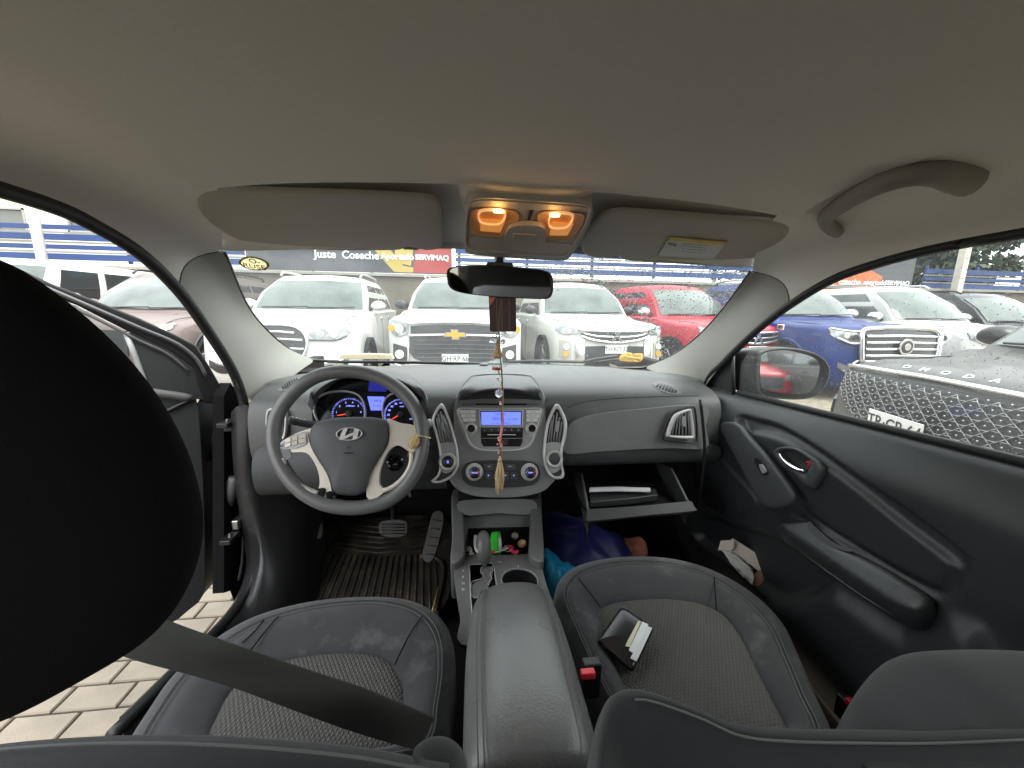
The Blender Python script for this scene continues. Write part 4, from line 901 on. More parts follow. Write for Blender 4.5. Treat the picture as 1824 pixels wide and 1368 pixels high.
# ---------------------------------------------------------------- armrest and tunnel console
prof = []
secs = [(1049, 866, 962, .735, 0), (1052, 852, 975, .750, .4), (1062, 843, 984, .762, .7), (1090, 836, 1000, .775, 1), (1150, 830, 1022, .782, 1), (1230, 828, 1045, .785, 1), (1310, 826, 1070, .785, 1), (1400, 826, 1095, .78, 1)]
rings = []
for py, xl, xr, z, k in secs:
    a, b = on(xl, py, 'z', z), on(xr, py, 'z', z); b.y = a.y; w = b-a; h = .014+.006*k
    rings.append([a+V((.012, 0, -.16)), a+V((-.002, 0, -.09)), a+V((-.003, 0, -.035)), a+V((.003, 0, -.006*k-.003)), a+w*.14+V((0, 0, h*.5)), a+w*.32+V((0, 0, h*.9)), a+w*.5+V((0, 0, h)), a+w*.68+V((0, 0, h*.9)), a+w*.86+V((0, 0, h*.5)), b+V((-.003, 0, -.006*k-.003)), b+V((.003, 0, -.035)), b+V((.002, 0, -.09)), b+V((-.012, 0, -.16))])
armr = loft('armrest', rings, LEATHER, car, caps=(True, True), sub=2)
for q, d in ((4, -.004), (4, .004), (8, 0)):
    tube('stitch_line', [r[q]+V((d-.004 if q == 4 else .004, 0, .0032 if q == 4 else .003)) for r in rings[1:]], .0010, THREAD, armr, seg=5)
CP = Plane((0, .93, .675), (0, -.22, .975)); cpr, cpu = CP.axes()
gate = [(836, 1006), (876, 1003), (880, 1010), (886, 1052), (884, 1100), (842, 1106), (838, 1060)]
cup = [(898, 1042), (893, 1030), (900, 1019), (915, 1013), (930, 1013), (946, 1018), (956, 1028), (958, 1042), (950, 1052), (930, 1058), (910, 1054)]
CONS = mat('console_plastic', (.15, .151, .149), .5, bump=.25, bscale=700, wear=((.2, .2, .195), 35, .58, .35))
tray = [(829, 985), (829, 966), (834, 941), (943, 938), (946, 960), (944, 985), (936, 987), (880, 989)]
cons = plate('centre_console', CP.curve([(808, 1010), (808, 960), (806, 905), (826, 900), (945, 899), (962, 900), (964, 960), (966, 1012), (980, 1060), (1000, 1120), (830, 1150), (820, 1100), (812, 1050)], 80), CP.n, .012, CONS, car, bevel=.002, holes=(CP.curve(cup, 40), CP.line(gate), CP.line(tray)))
cc = sum(CP.curve(cup, 40), V())/40
loft('cup_holder', [CP.curve(cup, 40), [p+V((0, 0, -.012)) for p in CP.curve(cup, 40)], [cc+(p-cc)*.86+V((0, 0, -.08)) for p in CP.curve(cup, 40)]], BLACK, cons, caps=(False, True), sub=0, sharp=40)
rim('cup_ring', CP.curve([(x+(x-926)*.05, y+(y-1036)*.05) for x, y in cup], 40), CP.curve([(x-(x-926)*.03, y-(y-1036)*.03) for x, y in cup], 40), CP.n, .0016, SILVERG, cons)
gl_ = CP.line(gate)
loft('gate_well', [gl_, [p+V((0, 0, -.05)) for p in gl_]], GLOSSB, cons, caps=(False, True), sub=0, sharp=20)
tube('gate_frame', gl_, .0018, SILVER, cons, seg=6, closed=True)
gp = plate('gate_plate', CP.line([(858, 1006), (876, 1006), (878, 1020), (874, 1026), (875, 1034), (869, 1040), (868, 1046), (855, 1052), (852, 1062), (842, 1064), (840, 1040), (846, 1034), (858, 1030), (860, 1022), (856, 1018)]), CP.n, .003, CONS, cons, off=-.006, bevel=.0005)
tube('gate_edge', cr(CP.line([(858, 1010), (856, 1018), (861, 1022), (859, 1030), (847, 1034), (840, 1038), (840, 1060), (852, 1064), (868, 1048), (870, 1038), (876, 1030), (873, 1022), (878, 1016), (875, 1008)], -.004), 60), .0012, SILVER, cons, seg=5)
for k, s in enumerate('PRND'): text('lettering', s, CP.at(825, 1017+11*k, .001), cpr, cpu, .010, WHITEP, cons)
text('lettering', 'LOCK', CP.at(890, 1001, .001), cpr, cpu, .005, WHITEP, cons); text('lettering', '\u25B2', CP.at(923, 1008, .001), cpr, cpu, .005, WHITEP, cons)
# raised rails either side and ledge at the front of the console
for pts in ([(803, 1015), (806, 960), (805, 890), (822, 884), (826, 930), (829, 990), (822, 1008)], [(941, 995), (945, 930), (944, 890), (961, 882), (965, 940), (968, 1010), (958, 1012)]):
    plate('console_rail', CP.curve(pts, 40), CP.n, .14, CONS, cons, off=.028, bevel=.006, bseg=3)
LP_ = Plane(CP.at(890, 935, 0), (0, -.8, .6))
plate('console_ledge', LP_.curve([(818, 893), (890, 889), (952, 892), (946, 916), (890, 914), (828, 917)], 40), LP_.n, .03, CONS, cons, off=.0, bevel=.004)
tl_ = CP.line(tray)
loft('tray_well', [tl_, [p+V((0, .01, -.045)) for p in tl_]], BLACK, cons, caps=(False, True), sub=0, sharp=20)
box('tunnel', (.0, .72, .50), (.20, .72, .26), DARK, car, bevel=.01)
lathe('socket', [(.011, -.004), (.0125, 0), (.0125, .004), (.0095, .004), (.0088, -.012), (0, -.012)], CP.at(917, 955, .0), (0, -.5, .8), CHROME, cons)
# gear lever
gs = tube('gear_lever', cr([CP.at(863, 1012, -.01), CP.at(864, 1002, .012), CP.at(862, 985, .05), CP.at(861, 962, .075), CP.at(861, 945, .085)], 22), [.006, .006, .0065, .007, .009]+[.0125, .0155, .018, .0195, .0205, .021, .021, .021, .021, .021, .0205, .020, .019, .0175, .015, .011, .005], mat('lever_grey', (.10, .10, .098), .42, bump=.15, bscale=500), car, seg=14, sub=1)
plate('lever_trim', cr([CP.at(x, y, .068) for x, y in [(844, 955), (849, 953), (853, 975), (850, 985), (844, 975)]], 20, True), (-.5, -.6, .6), .006, SILVER, gs, bevel=.001)
# seat belt buckles
bk_ = box('buckle', on(1052, 1207, 'z', .735), (.032, .020, .07), BLACK, car, bevel=.004)
box('red_button', on(1047, 1200, 'z', .772), (.024, .012, .012), mat('buckle_red', (.65, .03, .05), .4), bk_, bevel=.002)
b2 = box('buckle', on(1505, 1262, 'x', .66), (.02, .03, .05), BLACK, car, bevel=.004)
box('red_button', on(1515, 1252, 'x', .645), (.012, .014, .014), REDP, b2, bevel=.002)

# ---------------------------------------------------------------- pedals
PED = mat('pedal_rubber', (.05, .045, .04), .6, bump=.4, bscale=200)
bp_ = Plane((-.28, 1.28, .55), (0, -.75, .65))
pd = plate('brake_pedal', bp_.curve([(676, 932), (690, 927), (712, 926), (724, 931), (724, 950), (712, 956), (690, 956), (677, 950)], 30), bp_.n, .02, PED, car, bevel=.004)
for k in range(4):
    a, b = bp_.at(680, 934+5.5*k, .002), bp_.at(721, 934+5.5*k, .002); tube('rib', [a, b], .0022, BLACK, pd, seg=6)
tube('pedal_arm', [bp_.at(700, 940, -.02), bp_.at(700, 900, -.05)], .010, BLACK, pd, seg=8)
ap_ = Plane((-.16, 1.25, .52), (-.15, -.7, .7))
pd = plate('accelerator_pedal', ap_.curve([(768, 920), (775, 910), (788, 912), (790, 930), (782, 965), (772, 996), (760, 1002), (752, 990), (758, 960)], 30), ap_.n, .015, PED, car, bevel=.003)
for k in range(5):
    t = k/4; a, b = ap_.at(771-12*t, 925+62*t, .001), ap_.at(787-14*t, 928+60*t, .001); tube('rib', [a, b], .0018, BLACK, pd, seg=6)
fp_ = Plane((-.56, 1.25, .52), (.1, -.7, .7))
plate('foot_rest', fp_.curve([(556, 935), (572, 932), (574, 948), (570, 958), (554, 958)], 20), fp_.n, .02, PED, car, bevel=.003)
lathe('bonnet_catch', [(.004, 0), (.004, .02), (0, .021)], on(600, 880, 'y', 1.06), (0, -1, 0), BLACK, car)
# ---------------------------------------------------------------- driver door, swung open to the left of the doorway
DO = Plane((-.80, 1.20, 1.0), (.66, -.75, 0)); dn = DO.n
ddoor = plate('driver_door', DO.curve([(-120, 650), (100, 676), (230, 690), (320, 700), (342, 703), (352, 716), (358, 780), (364, 900), (366, 1010), (362, 1062), (330, 1092), (290, 1118), (100, 1190), (-120, 1260), (-300, 1150), (-300, 700)], 90), dn, .055, mat('door_card', (.020, .021, .022), .6, bump=.3, bscale=600), car, bevel=.012, bseg=3)
plate('door_frame', DO.line([(-200, 395), (0, 462), (96, 507), (164, 533), (247, 566), (315, 597), (351, 616), (375, 654), (392, 684), (398, 720), (366, 720), (352, 690), (343, 656), (301, 625), (247, 600), (192, 572), (140, 545), (0, 490), (-200, 425)]), dn, .05, mat('frame_black', (.008, .008, .009), .5, spec=.3), ddoor, off=-.006, bevel=.006, bseg=3)
tube('frame_trim', cr(DO.line([(-150, 418), (0, 478), (140, 537), (247, 583), (315, 612), (350, 640), (368, 672)], .002), 30), .0045, mat('trim_grey', (.10, .10, .10), .35, metal=.4), ddoor, seg=8)
tube('frame_trim', cr(DO.line([(-150, 436), (0, 498), (140, 553), (247, 606), (300, 631), (338, 662)], -.002), 30), .0035, mat('trim_grey'), ddoor, seg=8)
mk('mirror_sail', DO.line([(230, 592), (248, 597), (301, 622), (345, 653), (364, 712), (300, 706), (262, 695), (246, 645)], -.008)+DO.line([(230, 592), (248, 597), (301, 622), (345, 653), (364, 712), (300, 706), (262, 695), (246, 645)], -.02), [tuple(range(8)), tuple(range(15, 7, -1))], mat('sail_black', (.016, .017, .018), .5, bump=.2, bscale=500), ddoor, smooth=False)
tube('window_divider', DO.line([(224, 592), (240, 632), (256, 676), (260, 692)], -.008), .006, SILVERG, ddoor, seg=8)
mk('door_window', DO.line([(-200, 430), (0, 492), (140, 547), (247, 602), (258, 690), (-200, 660)], -.02), [(0, 1, 2, 3, 4, 5)], glassmat('dark_side_glass', (.55, .58, .57), refl=.9), ddoor, smooth=False)
tube('sill_trim', cr(DO.line([(150, 686), (230, 694), (300, 703), (340, 709)], .004), 16), .011, DASH, ddoor, seg=10)
tube('grip_edge', cr(DO.line([(296, 733), (318, 722), (340, 712), (345, 714)], .004), 12), .006, BLACK, ddoor, seg=8)
# painted end of the door that carries the hinges
j = DO.line([(344, 708), (350, 800), (356, 900), (359, 1010), (354, 1064), (330, 1094)], -.02)
v = []
for p in j: v += [p, p-dn*.045+V((.03, .03, 0)), p-dn*.13+V((.085, .10, 0))]
mk('door_edge', v, grid_faces(len(j), 3), BLACK, ddoor, sub=1)
for y in (.96, .70):
    tube('rubber_stop', [DO.at(372, 700, -.03)*0+V((-.80, 1.17, y)), V((-.80, 1.20, y+.03))], .012, RUBBER, ddoor, seg=8)
# hinge pillar of the body with hinges and check strap
HPX = -.79
q = lambda pts, x=HPX: [on(a, b, 'x', x) for a, b in pts]
hp = MB()
hp.plate(q([(399, 705), (411, 682), (428, 712), (446, 760), (450, 860), (460, 930), (466, 985), (455, 1035), (428, 1046), (399, 1056)]), (1, 0, 0), .03)
hp.build('hinge_pillar', mat('pillar_black', (.006, .006, .0065), .8, spec=.1), car, smooth=False)
wing = patch('front_wing', [[V((x, y, z)) for y in (1.2, 1.5, 1.9, 2.4)] for x, z in ((-.78, 1.06), (-.86, 1.0), (-.90, .8), (-.88, .5), (-.84, .3))], BODY, car, sub=1)
patch('front_wing', [[V((x, y, z)) for y in (1.3, 1.5, 1.9, 2.4)] for x, z in ((.78, 1.04), (.86, 1.0), (.90, .8), (.88, .5), (.84, .3))], BODY, car, sub=1)
patch('bonnet', [[V((x, y, z-.06*abs(x)**2)) for x in (-.8, -.4, 0, .4, .8)] for y, z in ((1.58, 1.09), (1.8, 1.085), (2.2, 1.02), (2.45, .93), (2.5, .6))], BODY, car, sub=1)
STEEL = mat('bare_steel', (.45, .45, .44), .35, metal=1)
tube('check_strap', [on(388, 938, 'x', -.83), on(420, 930, 'x', -.80), on(457, 917, 'x', -.76)], .0055, STEEL, car, seg=8)
for (a, b), s in (((393, 754), 1), ((405, 760), 1), ((398, 958), 1)):
    box('door_hinge', on(a+12, b, 'x', -.775), (.03, .055, .014), BLACK, car, bevel=.003)
    tube('hinge_pin', [on(a+12, b-8, 'x', -.77), on(a+12, b+8, 'x', -.77)], .006, mat('hinge_steel', (.08, .08, .085), .3, metal=.8), car, seg=8)
box('strap_bracket', on(425, 930, 'x', -.772), (.02, .04, .03), STEEL, car, bevel=.004)
tube('cable_boot', cr([on(418, 850, 'x', -.775), on(410, 880, 'x', -.79), on(402, 905, 'x', -.81)], 10), .016, mat('grey_boot', (.09, .09, .088), .6), car, seg=10)
tube('wire_loom', cr([on(430, 900, 'x', -.772), on(433, 950, 'x', -.772), on(431, 1000, 'x', -.772), on(425, 1035, 'x', -.772)], 16), .005, BLACK, car, seg=6)
# ---------------------------------------------------------------- things lying about the cabin
# ribbed rubber mat
MATM = mat('muddy_rubber', (.034, .029, .023), .42, bump=.4, bscale=120, var=.3, vscale=14, wear=((.17, .135, .095), 12, .50, .55))
MT = Plane((-.35, .95, .375), (0, -.10, 1)); MT2 = Plane((-.35, 1.22, .42), (0, -.62, .78))
fm = thing('floor_mat', 'muddy black ribbed rubber mat in the driver footwell', 'floor mat', MT.at(660, 1040))
mo_ = MT.curve([(548, 940), (620, 926), (740, 918), (800, 930), (802, 1010), (790, 1080), (700, 1120), (540, 1110), (490, 1080), (520, 1040)], 60)
plate('base', mo_, MT.n, .008, MATM, fm, bevel=.002)
for k in range(19):
    t = k/18; a = MT.at(585+190*t, 985+6*math.sin(t*3), .002); b = MT.at(530+250*t, 1095, .002)
    tube('rib', [a, a.lerp(b, .5), b], .0042, MATM, fm, seg=6)
for k in range(6):
    a = MT.at(600-6*k, 975-9*k, .002); b = MT.at(672+3*k, 985-9*k, .002); c_ = MT.at(760+4*k, 975-10*k, .002)
    tube('rib', [a, b, c_], .004, MATM, fm, seg=6)
tube('raised_edge', cr(MT.line([(610, 930), (590, 965), (560, 1010), (528, 1060), (510, 1090)], .004), 24), .009, MATM, fm, seg=8)
tube('raised_edge', cr(MT.line([(748, 990), (776, 994), (790, 1010), (786, 1050), (776, 1090)], .004), 24), .008, MATM, fm, seg=8)
# brass strip by the tunnel: seat rail edge catching light
tube('seat_rail', [on(782, 1045, 'z', .42), on(770, 1090, 'z', .42)], .004, mat('rail_gold', (.5, .36, .14), .4, metal=.6), car, seg=6)

# mirror pendant: card, beads, little bottle, ring and tassel on one cord
HY_ = .885
ph = lambda x, y, d=0: on(x, y, 'y', HY_+d)
hang = thing('hanging_charm', 'string of crystal beads, tiny cork bottle and straw tassel hanging from the mirror', 'mirror charm', ph(892, 535))
CORD = mat('brown_cord', (.16, .11, .06), .8, bump=.5, bscale=900); CRYS = bpy.data.materials.new('crystal'); CRYS.use_nodes = True
cb = CRYS.node_tree.nodes['Principled BSDF']; cb.inputs['Transmission Weight'].default_value = .75; cb.inputs['Roughness'].default_value = .03; cb.inputs['Base Color'].default_value = (.85, .85, .95, 1); cb.inputs['IOR'].default_value = 1.6
cord = tube('cord', cr([ph(891, 534), ph(889, 590), ph(892, 640), ph(895, 690), ph(893, 730), ph(894, 760), ph(892, 800), ph(891, 826)], 60), .0016, CORD, hang, seg=6)
tube('cord', cr([ph(884, 590), ph(886, 612), ph(893, 650), ph(896, 700), ph(895, 735), ph(893, 770)], 40), .0012, mat('pale_cord', (.5, .42, .3), .8), hang, seg=6)
def bead(x, y, r, parent=hang, m=None, nm='crystal_bead'):
    bm = bmesh.new(); bmesh.ops.create_icosphere(bm, subdivisions=2, radius=r)
    me = bpy.data.meshes.new(nm); bm.to_mesh(me); bm.free(); me.materials.append(m or CRYS)
    o = bpy.data.objects.new(nm, me); put(o, parent); o.matrix_basis = Matrix.Translation(ph(x, y, -.006)); return o
bead(878, 606, .0098); bead(889, 701, .0098); bead(896, 609, .006)
rb = random.Random(3); AMB = mat('amber_bead', (.45, .28, .10), .35); PINKB = mat('pink_bead', (.75, .32, .36), .4)
for k in range(16): bead(890+rb.uniform(-3.5, 3.5), 662+k*3.9, rb.uniform(.0015, .003), m=[AMB, CORD, PINKB, CHROME][k % 4], nm='small_bead')
for k in range(12): bead(889+rb.uniform(-4, 4), 780+k*3.8, rb.uniform(.002, .0032), m=[PINKB, mat('straw', (.62, .48, .28), .8, bump=.5, bscale=400), CORD][k % 3], nm='small_bead')
PINK = mat('pink_ribbon', (.72, .25, .28), .7)
pts = cr([ph(894, 733), ph(895, 750), ph(893, 765), ph(891, 785), ph(893, 796)], 20)
patch('ribbon', [[p+V((-.003, 0, 0)), p+V((.0005, -.002, 0)), p+V((.004, 0, 0))] for p in pts], PINK, hang, solid=.0008)
# cork bottle with red sand
COR = mat('cork', (.52, .36, .19), .85, bump=.6, bscale=300)
bo_ = ph(884, 659, -.006); ax = V((.06, 0, 1)).normalized()
GLB = glassmat('bottle_glass', (.85, .9, .9), refl=1.5)
bt = lathe('bottle', [(0, 0), (.0095, 0), (.0105, .002), (.0105, .022), (.008, .027), (.006, .029), (.006, .033)], bo_, ax, GLB, hang, seg=20)
lathe('red_sand', [(0, .0005), (.0095, .0008), (.0098, .006), (0, .007)], bo_, ax, mat('red_sand', (.75, .10, .02), .7), hang, seg=20)
lathe('cork_figure', [(0, .027), (.006, .027), (.0115, .031), (.0125, .036), (.010, .041), (.007, .043), (.0065, .048), (.0045, .054), (.0055, .060), (.003, .066), (0, .067)], bo_, ax, COR, hang, seg=18)
tube('wire_ring', circle(ph(897, 648), (.1, -.6, .8), .0125, 24, .008), .0007, SILVER, hang, seg=5, closed=True)
# straw tassel
TAS = mat('straw_tassel', (.66, .50, .28), .85, bump=.6, bscale=500)
tas = MB(); rb = random.Random(5)
for k in range(70):
    a = rb.uniform(0, 6.28); r = rb.random()**.5; x0, y0 = 890+r*2*math.cos(a), 816+rb.uniform(0, 8)
    xm = 889.5+r*8*math.cos(a)+rb.uniform(-1, 1); xe = 888.5+r*6*math.cos(a)+rb.uniform(-2, 2); ye = rb.uniform(858, 884)
    tas.tube(cr([ph(x0, y0, .004*r*math.sin(a)), ph(xm, 846, .009*r*math.sin(a)), ph(xe, ye, .007*r*math.sin(a))], 6), [.0011]*5+[.0004], 5)
tas.build('tassel', TAS, hang)
# dark card air freshener behind the charm
af = plate('air_freshener', cr([on(x, y, 'y', .915) for x, y in [(871, 530), (919, 530), (920, 560), (920, 590), (895, 591), (873, 590), (872, 560)]], 7, True) if 0 else [on(x, y, 'y', .915) for x, y in [(870.5, 528), (919, 528), (920, 588), (918, 591), (875, 591), (872.5, 588)]], (0, -1, 0), .004, mat('freshener_card', (.05, .022, .018), .35, var=.35, vscale=50), None, bevel=.001)
tag(af, 'dark brown card air freshener hanging behind the beads under the mirror', 'air freshener')
plate('orange_corner', [on(x, y, 'y', .915) for x, y in [(871, 529), (883, 529), (878, 538), (872, 544)]], (0, -1, 0), .001, mat('orange_print', (.55, .18, .06), .5), af, off=.0012, bevel=0)
for x in (884, 893, 906): plate('printed_band', [on(x, 533, 'y', .915), on(x+2.2, 533, 'y', .915), on(x+2.2, 588, 'y', .915), on(x, 588, 'y', .915)], (0, -1, 0), .0006, mat('band_print', (.14, .09, .08), .4), af, off=.0010, bevel=0)

# wallet on the passenger cushion
WPn = V((-.10, -.22, .97)); WPl = Plane(on(1112, 1140, 'z', .700), WPn)
wal = thing('wallet', 'black leather card wallet with pale cards showing on the patterned passenger seat', 'wallet', WPl.p0)
LEA = mat('wallet_leather', (.018, .018, .019), .18, bump=.15, bscale=350)
o = WPl.curve([(1070, 1148), (1066, 1142), (1100, 1092), (1106, 1086), (1115, 1088), (1156, 1116), (1163, 1122), (1161, 1130), (1132, 1190), (1126, 1196), (1118, 1192)], 50); c = sum(o, V())/50
loft('body', [[p-WPl.n*.004 for p in o], [c+(p-c)*1.01+WPl.n*.002 for p in o], [c+(p-c)*.99+WPl.n*.008 for p in o], [c+(p-c)*.9+WPl.n*.011 for p in o], [c+(p-c)*.5+WPl.n*.013 for p in o]], LEA, wal, caps=(True, True), sub=1)
for pts, cl, h in (([(1136, 1113), (1141, 1114), (1121, 1160), (1113, 1158), (1118, 1147)], (.62, .58, .42), .0135), ([(1143, 1115), (1154, 1120), (1128, 1172), (1119, 1166)], (.70, .70, .70), .0145), ([(1151, 1122), (1161, 1126), (1133, 1186), (1122, 1180)], (.62, .63, .65), .0140)):
    plate('card', WPl.line(pts), WPl.n, .0012, mat('card_%d' % int(h*1e5), cl, .35), wal, off=h, bevel=.0004)
tube('seam', WPl.curve([(1072, 1148), (1100, 1170), (1124, 1191)], 16, closed=False, off=.006), .0013, GLOSSB, wal, seg=5)

# open cardboard box in the door pocket side
cbx = thing('cardboard_box', 'small open pale cardboard box wedged between passenger seat and door', 'box', on(1330, 1010, 'z', .66))
CARD = mat('pale_cardboard', (.78, .70, .61), .85, bump=.2, bscale=200, var=.06); CARDI = mat('box_inside', (.82, .80, .76), .85)
BQ = Plane(on(1320, 1010, 'y', .93), V((-.35, -.70, .62)))
def bq(pts, o): return BQ.line(pts, o)
plate('front_panel', bq([(1281, 975), (1290, 985), (1300, 1000), (1318, 1020), (1340, 1042), (1343, 1028), (1340, 1015), (1318, 1002), (1300, 988)], .03), BQ.n, .003, CARDI, cbx, bevel=0)
plate('top_flap', bq([(1302, 978), (1308, 960), (1366, 998), (1364, 1014), (1350, 1016)], .02), (-.2, -.5, .85), .002, CARD, cbx, bevel=0)
plate('side_flap', bq([(1279, 980), (1284, 963), (1302, 962), (1306, 958), (1308, 976), (1298, 981)], .035), BQ.n, .002, CARD, cbx, bevel=0)
plate('box_side', bq([(1342, 1043), (1345, 1022), (1365, 1006), (1362, 1046)], .02), (.3, -.9, .3), .002, mat('cardboard_brown', (.30, .17, .11), .85), cbx, bevel=0)
plate('back_panel', bq([(1285, 968), (1304, 975), (1352, 1008), (1362, 1046), (1340, 1046), (1300, 1002)], -.02), BQ.n, .002, CARDI, cbx, bevel=0)
tube('folded_paper', cr(bq([(1298, 985), (1310, 992), (1325, 1004), (1340, 1016)], .036), 12), .005, mat('white_paper', (.75, .74, .72), .8), cbx, seg=6, flat=.3)
bqr = (BQ.at(1342, 1040)-BQ.at(1300, 1000)).normalized(); bqu = (BQ.at(1300, 985)-BQ.at(1300, 1000)).normalized()
text('lettering', '121', BQ.at(1330, 1030, .0315), bqr, bqu, .012, BLACK, cbx); text('lettering', 'rep', BQ.at(1316, 1015, .0315), bqr, bqu, .008, mat('blue_ink', (.05, .05, .3), .5), cbx)

# bags and cloth in the passenger footwell
def crumple(name, pts, z0, h, m, lab, cat, seed, nx=26):
    pl = Plane((0, .95, z0), (0, -.28, 1)); o = pl.curve(pts, 40); c = sum(o, V())/40; rows = []
    for s, hh in ((1.0, -.10), (1.0, -.02), (.93, .35), (.8, .7), (.6, .9), (.4, 1.0), (.2, 1.0), (.02, 1.0)):
        r = []
        for p in o:
            q_ = c+(p-c)*s; f = noise.noise(q_*14+V((seed, 0, 0)))+.6*abs(noise.noise(q_*38+V((0, seed, 0))))
            r.append(q_+V((0, 0, h*hh+.034*f*(1 if hh > 0 else .3))))
        rows.append(r)
    o_ = patch(name, rows, m, None, cu=True, sub=1); return tag(o_, lab, cat)
NAVY = mat('navy_bag', (.014, .018, .13), .5, bump=.4, bscale=60, var=.2); SKYB = mat('sky_blue_plastic', (.02, .27, .50), .25, bump=.5, bscale=40, var=.25, vscale=18)
crumple('blue_bag', [(960, 930), (985, 918), (1020, 930), (1060, 945), (1100, 965), (1130, 985), (1120, 1030), (1050, 1040), (990, 1030), (965, 1000)], .50, .07, NAVY, 'dark blue cloth bag in the passenger footwell beside the centre console', 'bag', 3)
crumple('plastic_bag', [(960, 992), (980, 985), (1000, 1005), (1030, 1030), (1020, 1060), (1000, 1085), (985, 1090), (968, 1060)], .57, .05, SKYB, 'bright sky blue plastic bag squeezed between console and passenger seat', 'plastic bag', 8)
crumple('rag', [(1096, 974), (1110, 962), (1135, 964), (1152, 975), (1150, 992), (1120, 996), (1100, 990)], .50, .03, mat('brown_cloth', (.20, .065, .045), .9, var=.3, vscale=40), 'crumpled reddish brown rag on the passenger floor under the glove box', 'rag', 5)
# papers in the glove box
OWN = plate('owner_booklet', [on(x, y, 'z', .812) for x, y in [(1049, 877), (1168, 879), (1171, 890), (1120, 897), (1050, 903)]], (0, 0, 1), .02, mat('booklet_cover', (.035, .035, .037), .35), None, off=.016, bevel=.003)
tag(OWN, 'dark folder of car papers lying in the open glove box', 'folder')
PB = plate('paper_sheaf', [on(x, y, 'z', .845) for x, y in [(1050, 868), (1100, 866.5), (1158, 868.5), (1159, 873.5), (1100, 872), (1050, 873.5)]], (0, 0, 1), .006, mat('sheet_white', (.72, .72, .74), .6), None, bevel=.001)
tag(PB, 'thin white paper sheaf on top of the dark folder in the glove box', 'papers')
# console tray: tape, keys, lighter
tp = V(CP.at(884, 967, .012)); ta = V((.96, -.22, .15)).normalized()
tape = thing('tape_roll', 'bright green roll of tape standing in the console tray beside the gear lever', 'tape roll', tp)
lathe('tape', [(.021, -.010), (.030, -.010), (.031, 0), (.030, .010), (.021, .010)], tp, ta, mat('green_tape', (.05, .62, .05), .35), tape, seg=32)
lathe('core', [(.0195, -.011), (.0212, -.011), (.0212, .011), (.0195, .011), (.0195, -.011)], tp, ta, mat('clear_core', (.5, .55, .5), .3), tape, seg=32)
keys = thing('key_bunch', 'bunch of keys with red plastic tags in the console tray', 'keys', CP.at(900, 978, .01))
REDT = mat('red_tag', (.62, .02, .07), .3)
for pts, m_, r in (([(872, 985), (880, 983), (888, 981)], REDT, .004), ([(882, 984), (895, 980), (906, 976)], STEEL, .0028), ([(884, 981), (896, 977), (912, 972)], STEEL, .002), ([(906, 974), (911, 980), (919, 985), (922, 981)], REDT, .005), ([(908, 972), (914, 976)], REDT, .004)):
    tube('key' if m_ is STEEL else 'tag', cr(CP.line(pts, .012), 10), r, m_, keys, seg=8, flat=.6)
tube('key_ring', circle(CP.at(904, 977, .014), CP.n, .011, 20), .001, STEEL, keys, seg=5, closed=True)
sp_ = CP.at(930, 968, .008)
lathe('wooden_knob', [(0, -.012), (.008, -.010), (.011, -.002), (.010, .006), (.006, .011), (0, .013)], sp_, (.8, -.3, .5), mat('tan_wood', (.42, .26, .13), .6, bump=.3), None, seg=18)
tag(bpy.data.objects['wooden_knob'], 'small tan wooden knob at the right end of the console tray', 'knob')
cn = lathe('coin', [(0, 0), (.009, 0), (.0095, .001), (.009, .002), (0, .002)], CP.at(835, 978, .004), (.3, -.3, .9), mat('coin_metal', (.5, .46, .38), .3, metal=1), None, seg=20)
tag(cn, 'dull silver coin at the left end of the console tray', 'coin')
cs_ = thing('crumpled_wrapper', 'crumpled pale wrapper in the left corner of the console tray', 'wrapper', CP.at(837, 985))
tube('foil', cr(CP.line([(832, 982), (836, 975), (840, 981), (836, 988), (844, 986)], .01), 16), .005, mat('wrapper_foil', (.42, .40, .36), .4, bump=.8, bscale=150), cs_, seg=6, flat=.5)
# dried leaf on the wheel
lf = thing('dried_leaf', 'dry yellow-brown leaf on a twig stuck to the steering wheel spoke', 'leaf', WP.at(738, 785))
LEAFM = mat('dry_leaf', (.42, .30, .13), .8, bump=.5, bscale=200, var=.25, vscale=60); TWIG = mat('twig', (.55, .45, .20), .8)
lo_ = WP.curve([(743, 776), (748, 783), (746, 793), (738, 799), (731, 800), (728, 794), (730, 784), (736, 778)], 30, off=.020); c = sum(lo_, V())/30
loft('leaf_blade', [lo_, [c+(p-c)*.7+WN*.004 for p in lo_], [c+(p-c)*.2+WN*.003 for p in lo_]], LEAFM, lf, caps=(False, True))
tube('midrib', cr(WP.line([(743, 776), (738, 788), (731, 800), (726, 813)], .026), 16), [.0010]*12+[.0006]*4, TWIG, lf, seg=6)
tube('twig', cr(WP.line([(738, 752), (739, 762), (743, 775), (755, 777), (766, 780)], .022), 18), .0010, TWIG, lf, seg=6)
bead_ = lathe('bud', [(0, 0), (.002, .001), (.002, .003), (0, .004)], WP.at(766, 780, .022), WN, TWIG, lf, seg=10)
# keys hanging in the ignition under the wheel
ik = thing('ignition_key', 'car key with pale fob hanging below the steering wheel', 'key', on(727, 873, 'y', .99))
tube('key_blade', cr([on(x, y, 'y', .985) for x, y in [(724, 866), (728, 876), (731, 885)]], 8), .0035, STEEL, ik, seg=8, flat=.5)
tube('fob', cr([on(x, y, 'y', .98) for x, y in [(708, 885), (713, 880)]], 6), .004, WHITEP, ik, seg=8, flat=.5)
